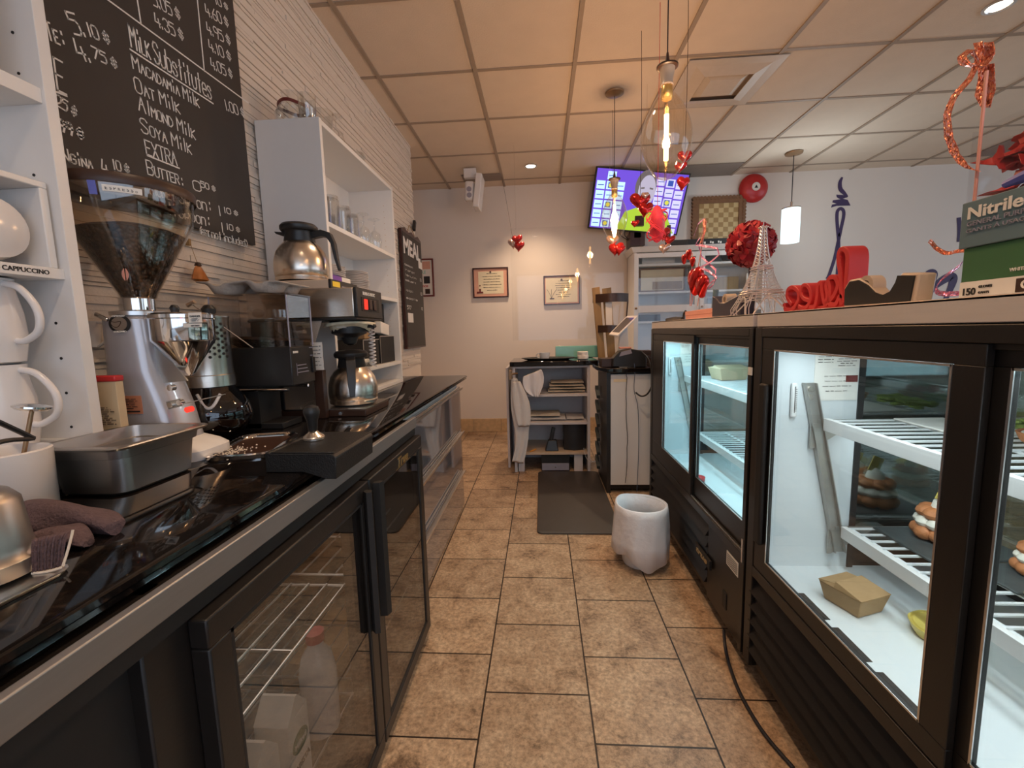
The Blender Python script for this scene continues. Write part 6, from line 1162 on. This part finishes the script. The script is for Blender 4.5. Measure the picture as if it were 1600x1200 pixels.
# badges on the far cooler
b = MB(); p = at(1090, 893, X=CX+.003); q = at(1113, 925, X=CX+.003); b.box(CX-.012, CX-.002, q.y, p.y, .200, .238); bd = b.build('badge', 'matte', c1, bevel=.001)
text('lettering', 'true', (CX-.0125, p.y-.02, .209), -Y_, Z_, (p.y-q.y)*.74, 'gold', bd, .04, height=.024, shear=.3)
p = at(1136, 853, X=CX); q = at(1153, 895, X=CX); b = MB(); b.box(CX-.0005, CX+.0015, q.y, p.y, .300, .352); lb = b.build('sticker', 'paper', c1, smooth=0)
b = MB()
for k in range(6): b.box(CX-.0012, CX-.0005, q.y+.006, p.y-.006, .307+.007*k, .309+.007*k)
b.build('print', 'blacktxt', lb, smooth=0)
p = at(1131, 950, X=CX+.002); b = MB(); b.box(CX-.001, CX+.003, p.y-.022, p.y+.012, .12, .185); b.build('switch_recess', 'matte', c1, bevel=.002)
b = MB(); p = at(1173, 580, X=CX-.006); b.box(CX-.009, CX-.006, p.y-.012, p.y+.012, p.z-.012, p.z+.012); b.build('sticker', 'paper', c1, smooth=0)
b = MB(); p = at(1169, 870, X=CX-.006); b.box(CX-.009, CX-.006, 1.410, 1.420, p.z-.04, p.z+.04); b.build('hinge_plate', 'alu', c1)
# power cord
b = MB(); P = [at(1131, 985, X=.655), at(1133, 1010, Z=.06), at(1140, 1040, Z=.012), at(1155, 1080, Z=.006), at(1180, 1125, Z=.006), at(1205, 1160, Z=.006), at(1240, 1200, Z=.006)]
b.tube(P, .0055, 8); tag(b.build('power_cord', 'cable'), 'black power cord running down from the coolers onto the floor tiles', 'cord')

# ---------------------------------------------------------------- food inside
def fold_box(name, label, x, y, z, sx, sy, h, rz, m='kraft'):
    t = thing(name, label, 'box', (x, y, z), rz); r0 = .80; b = MB()
    R = [[(sx*s_*a/2, sy*s_*c/2, zz) for a, c in ((-1, -1), (1, -1), (1, 1), (-1, 1))] for s_, zz in ((r0, 0), (1, h))]
    b.rings(R); b2 = MB()
    o = b.bm; me = bpy.data.meshes.new('body'); bmesh.ops.recalc_face_normals(o, faces=o.faces); o.to_mesh(me); me.materials.append(M[m]); bo = bpy.data.objects.new('body', me); COL.objects.link(bo); bo.parent = t; bv = bo.modifiers.new('b', 'BEVEL'); bv.width = .002
    b2.hexa([(-sx/2, -sy/2, h), (sx/2, -sy/2, h), (sx/2, sy*.12, h), (-sx/2, sy*.12, h)], [(-sx/2, -sy/2, h+.002), (sx/2, -sy/2, h+.002), (sx/2*.9, sy*.12, h+.016), (-sx/2*.9, sy*.12, h+.016)])
    b2.hexa([(-sx/2, sy*.02, h), (sx/2, sy*.02, h), (sx/2, sy/2, h), (-sx/2, sy/2, h)], [(-sx/2*.8, sy*.02, h+.012), (sx/2*.8, sy*.02, h+.012), (sx/2, sy/2, h+.002), (-sx/2, sy/2, h+.002)])
    me = bpy.data.meshes.new('flaps'); b2.bm.to_mesh(me); me.materials.append(M[m]); fo = bpy.data.objects.new('flaps', me); COL.objects.link(fo); fo.parent = t
    return t
p = at(1340, 958, Z=.401); fold_box('takeaway_box', 'brown kraft takeaway box on the floor of the near cooler', p.x+.01, p.y+.035, .4015, .105, .115, .052, RD(20))
def tart(x, y, z, rr, h, label, grp=None, top='yellow', deco=None):
    t = thing('lemon_tart' if top == 'yellow' else 'berry_tart', label, 'tart', (x, y, z), group=grp)
    b = MB(); b.lathe([(rr*.82, 0), (rr*.9, h*.3), (rr, h), (rr-.004, h), (rr-.006, h-.004), (.001, h-.004)], (x, y, z), 36, wob=lambda a, zz: .012*cos(28*a)); b.build('crust', 'yellow' if top == 'yellow' else 'pastry', t)
    b = MB(); b.lathe([(rr-.008, h-.0038), (rr-.010, h-.001), (.001, h)], (x, y, z), 30); b.build('filling', top, t)
    if deco == 'berry':
        for i in range(7):
            a = i*2*pi/7; q = rr*.6 if i < 6 else 0; b = MB(); b.sphere((x+q*cos(a), y+q*sin(a), z+h+.011), .014, 12); b.build('berry', 'red', t)
        b = MB()
        for k in range(6): b.sphere((x+.3*rr*cos(k), y+.3*rr*sin(k), z+h+.022), .011, 10)
        b.build('cream_dots', 'cream', t)
    return t
tart(.955, 1.035, .402, .066, .026, 'yellow lemon tart on the white floor of the near cooler, right of the kraft box')
def puff(x, y, z, s_, label, grp=None):
    t = thing('cream_puff', label, 'pastry', (x, y, z), group=grp); rr = .042*s_
    b = MB()
    for i in range(8): a = i*pi/4; b.sphere((x+rr*.72*cos(a), y+rr*.72*sin(a), z+.014*s_), .018*s_, 12, (1, 1, .8))
    b.build('choux_base', 'pastry', t); b = MB()
    for i in range(9): a = i*2*pi/9+.2; b.sphere((x+rr*.66*cos(a), y+rr*.66*sin(a), z+.034*s_), .016*s_, 12, (1, 1, .75))
    b.build('cream', 'cream', t); b = MB()
    for i in range(8): a = i*pi/4+.3; b.sphere((x+rr*.58*cos(a), y+rr*.58*sin(a), z+.053*s_), .017*s_, 12, (1, 1, .7))
    b.build('choux_top', 'pastry', t); b = MB(); b.lathe([(.02*s_, .058*s_), (.016*s_, .075*s_), (.001, .088*s_)], (x, y, z), 12); b.build('cream_peak', 'cream', t)
    b = MB(); M4 = Matrix.Translation((x, y, z+.095*s_)) @ Matrix.Rotation(RD(20), 4, 'Y'); b.box(-.012*s_, .012*s_, -.002, .002, -.018*s_, .018*s_, M4); b.build('garnish', 'yellow', t); return t
zs = .5405
b = MB(); b.box(.99, 1.245, 1.13, 1.325, zs+.0005, zs+.007); tag(b.build('slate_tray', 'slate', bevel=.002), 'dark slate board under the cream puffs on the lower shelf', 'tray')
puff(1.115, 1.245, zs+.0075, 1.45, 'tall cream filled choux pastry on the slate board, left of the door bar')
for i, (px, py, lb) in enumerate(((1585, 848, 'cream filled choux pastry at the right edge of the photo, on the lower shelf'),)):
    b = MB(); b.box(1.06, 1.245, .99, 1.12, zs+.0005, zs+.0065); tag(b.build('slate_tray', 'slate', bevel=.002), 'dark slate board at the right edge of the lower shelf', 'tray'); puff(1.185, 1.06, zs+.007, 1.15, lb)
tart(1.09, .935, zs+.001, .052, .018, 'lemon tart at the right edge of the photo, upper of two on the lower shelf')
tart(1.01, .85, zs+.001, .052, .028, 'lemon tart at the right edge of the photo, lower of two on the lower shelf')
zu = .8755
tart(1.15, 1.03, zu+.001, .065, .024, 'berry and cream tart on the upper shelf at the right edge', deco='berry', top='cream')
b = MB(); b.box(1.02, 1.155, 1.12, 1.32, zu+.0005, zu+.006); tag(b.build('wooden_board', 'paper', bevel=.002), 'pale serving board lying at the back of the upper shelf', 'board')
b = MB(); rr = random.Random(4)
for k in range(60): b.sphere((1.205+rr.uniform(-.04, .03), 1.25+rr.uniform(-.10, .06), zu+.012+rr.uniform(0, .018)), rr.uniform(.010, .018), 7, (1, 1, .5))
tag(b.build('salad_greens', 'leaf', kind='stuff'), 'heap of green leaves at the back of the upper shelf in the near cooler', 'salad')
for i, (x, y, z) in enumerate(((1.16, .62, .542), (1.18, .76, .542))): tart(x, y, z, .05, .02, ('nearer of two lemon tarts at the back of the lower shelf', 'farther of two lemon tarts at the back of the lower shelf')[i])
b = MB(); b.box(1.08, 1.20, .40, .75, zu+.001, zu+.05); tag(b.build('chocolate_cake', 'choc', bevel=.006), 'long dark chocolate cake at the back of the upper shelf', 'cake')
b = MB(); b.lathe([(.035, 0), (.038, .004), (.038, .02)], (.76, 2.15, .4015), 24); tag(b.build('round_lid', 'red'), 'small round red lid on the floor of the far cooler', 'tub')  # a loose red lid built as a short disc
fold_box('takeaway_box', 'tan card box on the upper shelf of the far cooler', 1.0, 2.40, .877, .16, .14, .06, RD(5), 'tanb')
M4 = Matrix.Translation((.80, 1.60, .4022)) @ Matrix.Rotation(RD(20), 4, 'Z'); b = MB(); b.box(-.05, .05, -.09, .06, 0, .006, M4); b.box(-.04, .05, -.06, .07, .0065, .012, M4); tag(b.build('glass_sheet', 'gl', bevel=.001), 'clear plastic lids lying on the floor of the far cooler', 'lids')

# ---------------------------------------------------------------- things on top of the coolers
TZ = CT+.0005
# glove boxes
def glove_box(label, x0, y1, y0, z0, z1, m, m2, ins):
    r = thing('glove_box', label, 'box', (x0+.07, (y0+y1)/2, z0)); b = MB(); b.box(x0, x0+.13, y0, y1, z0, z1); b.build('carton', m, r, bevel=.0015); ins(r, x0-.0006, y1, y0, z0, z1); return r
gx = .745; ya = at(1503, 420, X=gx).y; yb = ya-.24
def gi(r, x, y1, y0, z0, z1):
    b = MB(); b.box(x-.0002, x+.0005, y0, y1, z0, z0+(z1-z0)*.34); b.build('white_band', 'paper', r, smooth=0); h = z1-z0
    text('lettering', '150', (x-.001, y1-.008, z0+h*.08), -Y_, Z_, .022, 'blacktxt', r, .02); text('lettering', 'GLOVES', (x-.001, y1-.035, z0+h*.20), -Y_, Z_, .022, 'blacktxt', r); text('lettering', 'GANTS', (x-.001, y1-.035, z0+h*.09), -Y_, Z_, .018, 'blacktxt', r)
    text('lettering', 'WHITE', (x-.001, y1-.082, z0+h*.44), -Y_, Z_, .024, 'paper', r); b = MB(); b.box(x-.001, x, y1-.125, y1-.11, z0+h*.42, z0+h*.62); b.build('letter_block', 'paper', r)
    b = MB(); b.box(x-.0015, x, y1-.125, y1-.094, z0+h*.06, z0+h*.30); lo = b.build('logo_patch', 'choc', r); text('lettering', 'O', (x-.002, y1-.102, z0+h*.12), -Y_, Z_, .014, 'paper', lo, .03)
g1 = glove_box('green and white box of 150 gloves, lower of the two glove boxes', gx, ya, yb, TZ, TZ+.088, 'green', 'paper', gi)
def ni(r, x, y1, y0, z0, z1):
    h = z1-z0; text('lettering', 'Nitrile', (x-.001, y1-.014, z0+h*.62), -Y_, Z_, .088, 'paper', r, .02, height=h*.26); text('lettering', 'GENERAL PURPOSE', (x-.001, y1-.014, z0+h*.46), -Y_, Z_, .115, 'lilac', r, 0, height=h*.10); text('lettering', 'GANTS À USAGE', (x-.001, y1-.014, z0+h*.32), -Y_, Z_, .10, 'lilac', r, 0, height=h*.10)
g2 = glove_box('blue grey Nitrile glove box resting on the green one'.replace('Nitrile', 'nitrile'), gx-.004, ya+.006, yb+.01, TZ+.0885, TZ+.166, 'nitr', 'paper', ni)
# clear box with red tissue on the glove boxes
r = thing('acrylic_gift_box', 'clear acrylic box of red tissue on top of the glove boxes', 'box', (gx+.06, ya-.09, TZ+.167)); z0_ = TZ+.1668; y1_ = .868; x0_, x1_, y0_ = gx+.02, gx+.12, y1_-.165
b = MB()
for q in ((x0_, x0_+.002, y0_, y1_), (x1_-.002, x1_, y0_, y1_), (x0_, x1_, y0_, y0_+.002), (x0_, x1_, y1_-.002, y1_)): b.box(*q, z0_, z0_+.125)
b.build('clear_walls', 'acry', r, smooth=0)
b = MB(); rr = random.Random(9)
for k in range(44):
    c = Vector((rr.uniform(x0_+.02, x1_-.02), rr.uniform(y0_+.02, y1_-.012), z0_+rr.uniform(.02, .115))); u_ = Vector((rr.uniform(-1, 1), rr.uniform(-1, 1), rr.uniform(-1, 1))).normalized(); v_ = u_.orthogonal().normalized(); s_ = rr.uniform(.018, .03)
    R = [[c+(u_*cos(a)+v_*sin(a))*s_*q*(1+.25*sin(3*a))+u_.cross(v_)*(.012*q*cos(2*a)+e) for a in [2*pi*i/12 for i in range(12)]] for q, e in ((.05, 0), (.5, .002), (1, 0), (1, .001), (.5, .004), (.05, .002))]; b.rings(R)
b.build('tissue', 'petal2', r)
b = MB(); b.cyl((x0_-.004, y1_-.02, z0_), (x0_-.004, y1_-.02, z0_+.215), .0025, seg=8); b.build('stick', 'pink', r)
b = MB(); pts = []
for px, py in ((1545, 66), (1540, 85), (1530, 105), (1512, 100), (1508, 88), (1515, 78), (1522, 95), (1512, 125), (1496, 150), (1484, 180), (1480, 215), (1486, 240), (1503, 256), (1525, 266)): pts.append(at(px, py, X=gx+.015))
P = []
for i in range(len(pts)-1):
    for k in range(5): P.append(pts[i].lerp(pts[i+1], k/5)+X_*(.006*sin(i*1.3+k/5*1.3)))
P.append(pts[-1]); b.ribbon(P, lambda t: (.006, .022+.006*sin(9*t), .012), .0006); b.build('glitter_ribbon', 'glit', r)
b = MB(); pts = [at(px, py, X=gx+.03) for px, py in ((1528, 66), (1534, 90), (1536, 120), (1530, 150), (1540, 168), (1548, 140), (1546, 100))]; b.ribbon(pts, (.005, .022, .010), .0006); b.build('glitter_ribbon', 'glit', r)
b = MB()
c = Vector((gx+.0, ya-.03, TZ+.1675))
for i, (dy, l_) in enumerate(((0, .11), (-.012, .12), (-.024, .11))): b.tube([c+Y_*(dy-.03)+Z_*(.010+.001*i)+X_*.004*i, c+Y_*(dy*1.2-.06)+Z_*.014+X_*.004*i, c+Y_*(dy-.03-l_)+Z_*.022+X_*.005*i], [.006, .009, .008], 8)
tag(b.build('blue_glove', 'blueg'), 'blue glove lying on the edge of the blue grey glove box', 'glove')
# ribbon curls left of the glove boxes
def curl(pxs, X, wv, m, label, name='glitter_ribbon'):
    pts = [at(x, y, X=X) for x, y in pxs]; P = []; n = len(pts)
    for i in range(n-1):
        p0, p1, p2, p3 = pts[max(i-1, 0)], pts[i], pts[i+1], pts[min(i+2, n-1)]
        for k in range(6):
            t = k/6; P.append(.5*((2*p1)+(p2-p0)*t+(2*p0-5*p1+4*p2-p3)*t*t+(3*p1-p0-3*p2+p3)*t**3)+X_*(.012*sin(i+t)))
    P.append(pts[-1]); b = MB(); b.ribbon(P, wv, .0006); return tag(b.build(name, m), label, 'ribbon')
curl([(1452, 376), (1455, 388), (1466, 395), (1485, 395), (1504, 392), (1530, 390)], .80, (.006, .002, .0075), 'glit', 'thin red glitter ribbon end curling out above, left of the green box')
curl([(1502, 412), (1485, 420), (1468, 432), (1463, 446), (1472, 456), (1490, 459), (1506, 458), (1530, 457)], .80, (.006, .002, .009), 'glitp', 'pink and red glitter ribbon loop resting on the steel top beside the green box')
# big tape dispenser (beige with black side)
def tape(label, pts_px, X, th, m, m2, rollpx, rr, core=None):
    P2 = [at(x, y, X=X) for x, y in pts_px]; r = thing('tape_dispenser', label, 'tape dispenser', (X+th/2, P2[0].y, TZ))
    zmin = min(p.z for p in P2); poly = [(p.y, p.z-zmin+TZ) for p in P2]; b = MB(); b.prism(poly, (X, 0, 0), Y_, Z_, X_, th); b.build('body', m, r, bevel=.004)
    if m2: b = MB(); cy = sum(p[0] for p in poly)/len(poly); b.prism([(cy+(p[0]-cy)*.93, TZ+.004+(p[1]-TZ)*.86) for p in poly], (X-.003, 0, 0), Y_, Z_, X_, .004); b.build('side_panel', m2, r)
    c = at(*rollpx, X=X+th/2); b = MB(); R = []
    for q, x in ((rr*.55, -.4), (rr, -.4), (rr, .4), (rr*.55, .4), (rr*.55, -.4)): R.append([(X+th/2+x*th, c.y+q*cos(a), c.z+q*sin(a)) for a in [2*pi*i/28 for i in range(28)]])
    b.rings(R, True, False); b.build('tape_roll', 'tan', r); return r
tape('beige tape dispenser with a black side, between the red letters and glove boxes', [(1318, 474), (1319, 445), (1327, 431), (1342, 428), (1356, 437), (1368, 450), (1382, 455), (1395, 448), (1404, 432), (1408, 419), (1437, 419), (1428, 466)], .735, .035, 'tan', 'matte', (1362, 447), .024)
tape('navy tape dispenser with a pale roll behind the wire tower', [(1112, 497), (1113, 464), (1118, 466), (1124, 474), (1132, 474), (1150, 464), (1162, 461), (1155, 495)], .72, .05, 'navy', None, (1140, 468), .022)
# red script letters seen from behind (they face the customers)
r = thing('red_word_sign', 'chunky red handwritten word standing on the cooler top, seen from behind', 'sign', (.78, 1.2, TZ))
def letters(px, wd, dep, name='letter', X=.78, wob=0):
    pts = [at(x, y, X=X) for x, y in px]; P = []; n = len(pts)
    for i in range(n-1):
        p0, p1, p2, p3 = pts[max(i-1, 0)], pts[i], pts[i+1], pts[min(i+2, n-1)]
        for k in range(5):
            t = k/5; P.append(.5*((2*p1)+(p2-p0)*t+(2*p0-5*p1+4*p2-p3)*t*t+(3*p1-p0-3*p2+p3)*t**3))
    P.append(pts[-1]); b = MB(); R = []
    for i, p in enumerate(P):
        d = (P[min(i+1, len(P)-1)]-P[max(i-1, 0)]).normalized(); s_ = d.cross(X_).normalized()*wd/2
        R.append([p-s_, p+s_, p+s_+X_*dep, p-s_+X_*dep])
    b.rings(R); b.build(name, 'redfoam', r, bevel=.002)
letters([(1224, 474), (1226, 483), (1236, 484), (1246, 470), (1246, 456), (1238, 449), (1230, 453), (1229, 465), (1236, 476)], .013, .04)
letters([(1246, 478), (1254, 482), (1262, 476), (1266, 462), (1262, 448), (1254, 446), (1250, 456), (1254, 466), (1264, 470)], .012, .04)
letters([(1264, 480), (1272, 478), (1276, 462), (1277, 447), (1282, 442), (1284, 458), (1288, 474), (1294, 470), (1296, 452), (1294, 440)], .012, .04)
letters([(1288, 478), (1292, 462), (1290, 446), (1296, 434), (1304, 434), (1308, 446), (1302, 462), (1294, 472), (1304, 476), (1312, 462), (1314, 476)], .012, .04)
letters([(1316, 474), (1313, 452), (1312, 430), (1309, 402), (1312, 391), (1319, 390), (1323, 399), (1322, 425), (1320, 450), (1324, 470)], .014, .05)
b = MB(); pa, pb = at(1222, 484, X=.78), at(1330, 472, X=.78); b.box(.785, .85, pb.y, pa.y, TZ, TZ+.014); b.build('base', 'redfoam', r, bevel=.002)
# wire tower
tx, ty = .74, 1.545; r = thing('wire_tower', 'small wire lattice tower model standing on the seam between the coolers', 'tower model', (tx, ty, TZ)); H_ = .290
def tw(z): 
    k = z/H_; return .060*(1-k)**2.4+.0065+.012*(1-k)*(k > 0)
b = MB(); corners = [(-1, -1), (1, -1), (1, 1), (-1, 1)]
for sx, sy in corners:
    for off in (0, .30): 
        pts = [(tx+sx*tw(z)*(1-off*(1-z/H_)), ty+sy*tw(z), TZ+z) for z in [H_*i/14 for i in range(15)]]; b.tube(pts, .0016, 5)
    pts = [(tx+sx*tw(z), ty+sy*tw(z)*(1-.3*(1-z/H_)), TZ+z) for z in [H_*i/14 for i in range(15)]]; b.tube(pts, .0016, 5)
for i in range(4, 26):
    z0_, z1_ = H_*i/26, H_*(i+1)/26
    for (a1, a2) in zip(corners, corners[1:]+corners[:1]):
        P0 = Vector((tx+a1[0]*tw(z0_), ty+a1[1]*tw(z0_), TZ+z0_)); P1 = Vector((tx+a2[0]*tw(z1_), ty+a2[1]*tw(z1_), TZ+z1_)); Q0 = Vector((tx+a2[0]*tw(z0_), ty+a2[1]*tw(z0_), TZ+z0_)); Q1 = Vector((tx+a1[0]*tw(z1_), ty+a1[1]*tw(z1_), TZ+z1_))
        b.cyl(P0, P1, .0009, seg=4); b.cyl(Q0, Q1, .0009, seg=4)
b.build('lattice', 'tower', r)
for z_, e in ((.070, .004), (.078, .004), (.150, .003), (.158, .003), (.285, .004)):
    b = MB(); w_ = tw(z_)+e
    for (a1, a2) in zip(corners, corners[1:]+corners[:1]): b.cyl((tx+a1[0]*w_, ty+a1[1]*w_, TZ+z_), (tx+a2[0]*w_, ty+a2[1]*w_, TZ+z_), .0022, seg=6)
    b.build('platform', 'tower', r)
b = MB()
for (a1, a2) in zip(corners, corners[1:]+corners[:1]):
    P0 = Vector((tx+a1[0]*.074, ty+a1[1]*.074, TZ)); P1 = Vector((tx+a2[0]*.074, ty+a2[1]*.074, TZ)); pts = []
    for i in range(13): t = i/12; q = P0.lerp(P1, .12+.76*t); q.z = TZ+.058*sin(pi*t); c = Vector((tx, ty, q.z)); pts.append(q+(c-q)*.28*sin(pi*t))
    b.tube(pts, .0022, 6)
b.build('arches', 'tower', r)
b = MB(); b.cyl((tx, ty, TZ+.285), (tx, ty, TZ+H_+.02), .0014, seg=6); b.build('spire', 'tower', r)
# ball of red petals
c = at(1173, 382, X=.90); rr_ = 33/FPX*(c-camo.location).length*1.0
r = thing('petal_ball', 'ball of dark red petals on a stem behind the wire tower', 'decoration', (c.x, c.y, TZ))
b = MB(); R_ = rr_*.80; b.sphere(c, R_, 24); b.build('core', 'rose', r)
b = MB(); N_ = 300
for i in range(N_):
    ph = math.acos(1-2*(i+.5)/N_); th = pi*(1+5**.5)*i; d = Vector((sin(ph)*cos(th), sin(ph)*sin(th), cos(ph))); u_ = d.orthogonal().normalized(); v_ = d.cross(u_); a0 = rnd.uniform(0, 6.28); u2 = u_*cos(a0)+v_*sin(a0); v2 = d.cross(u2); s_ = rr_*.17; o_ = c+d*R_*.96
    b.face([o_-u2*s_*.8, o_-u2*s_*.1-v2*s_*.9+d*s_*.25, o_+u2*s_*.8-v2*s_*.5+d*s_*.7, o_+u2*s_*1.0+d*s_*.85, o_+u2*s_*.8+v2*s_*.5+d*s_*.7, o_-u2*s_*.1+v2*s_*.9+d*s_*.25])
pt = b.build('petals', 'rose', r, smooth=0, solid=.0012)
b = MB(); b.cyl((c.x, c.y, TZ+.006), (c.x, c.y, c.z-R_*.9), .005, seg=8); b.build('stem', 'choc', r); b = MB(); b.lathe([(.035, 0), (.035, .006), (.001, .008)], (c.x, c.y, TZ), 20); b.build('foot', 'choc', r)
# pink box, clear cup with hearts and ribbons
px_ = .74; pa, pb = at(1071, 497, X=px_), at(1113, 497, X=px_)
r = thing('pink_box', 'small coral pink box at the far end of the cooler tops', 'box', (px_+.03, (pa.y+pb.y)/2, TZ)); b = MB(); b.box(px_, px_+.09, pb.y, pa.y, TZ, TZ+.040); b.build('base', 'pink', r, bevel=.002); b = MB(); b.box(px_-.002, px_+.092, pb.y-.002, pa.y+.002, TZ+.022, TZ+.043); b.build('lid', 'pink', r, bevel=.002)
cz_ = TZ+.0435; cy_ = (pa.y+pb.y)/2-.02; cx_ = px_+.045
r = thing('clear_cup', 'clear square holder with red hearts, sticks and ribbons on the pink box', 'holder', (cx_, cy_, cz_))
b = MB(); hw = .038
for q in ((cx_-hw, cx_-hw+.002, cy_-hw*2, cy_+hw*2), (cx_+hw-.002, cx_+hw, cy_-hw*2, cy_+hw*2), (cx_-hw, cx_+hw, cy_-hw*2, cy_-hw*2+.002), (cx_-hw, cx_+hw, cy_+hw*2-.002, cy_+hw*2)): b.box(*q, cz_, cz_+.055)
b.box(cx_-hw, cx_+hw, cy_-hw*2, cy_+hw*2, cz_, cz_+.002); b.build('clear_walls', 'acry', r, smooth=0)
for p_, s_, m_ in (((1087, 440), .115, 'redfoil'), ((1097, 448), .09, 'redfoil'), ((1076, 398), .045, 'redfoil'), ((1069, 405), .045, 'redfoil'), ((1082, 409), .04, 'redfoil')):
    b = MB(); b.heart(at(*p_, X=cx_), s_*1.45, -Y_, Z_, .4); b.build('foil_heart', m_, r)
for a_, c_ in (((1078, 478), (1082, 395)), ((1080, 478), (1104, 345)), ((1090, 478), (1096, 440))): b = MB(); b.cyl(at(*a_, X=cx_), at(*c_, X=cx_+.005), .0022, seg=6); b.build('stick', 'pink', r)
for pxs in ([(1084, 370), (1088, 350), (1096, 342), (1100, 352), (1096, 372), (1090, 382), (1100, 384), (1118, 388), (1120, 398), (1108, 410), (1096, 418), (1112, 424), (1122, 434), (1112, 446), (1102, 452)], [(1092, 385), (1094, 402), (1104, 412), (1118, 422), (1120, 436), (1108, 448), (1102, 470)]):
    pts = [at(x, y, X=cx_) for x, y in pxs]; P = []
    for i in range(len(pts)-1):
        for k in range(4): P.append(pts[i].lerp(pts[i+1], k/4)+X_*.01*sin(i+k/4))
    b = MB(); b.ribbon(P, (.004, .004, .010), .0006); b.build('glitter_ribbon', 'glitp', r)
b = MB(); b.ribbon([at(1100, 342, X=cx_), at(1101, 362, X=cx_), at(1095, 380, X=cx_)], (.004, .045, .003), .0006); b.build('glitter_ribbon', 'glit', r)
b = MB(); b.cyl((cx_+.01, cy_-.03, cz_+.003), (cx_+.01, cy_-.045, cz_+.085), .012, seg=12); b.build('glue_tube', 'nitr', r)
b = MB(); p = at(1042, 496, X=.74); q = at(1068, 492, X=.74); b.tube([(.74, p.y, TZ+.010), (.74, (p.y+q.y)/2, TZ+.013), (.74, q.y+.01, TZ+.009)], [.009, .011, .009], 10); b.tube([(.75, q.y+.03, TZ+.012), (.755, q.y+.03, TZ+.04), (.75, q.y, TZ+.045)], .006, 8); tag(b.build('scissors', 'black'), 'black handled tool lying at the far end of the cooler top', 'scissors')
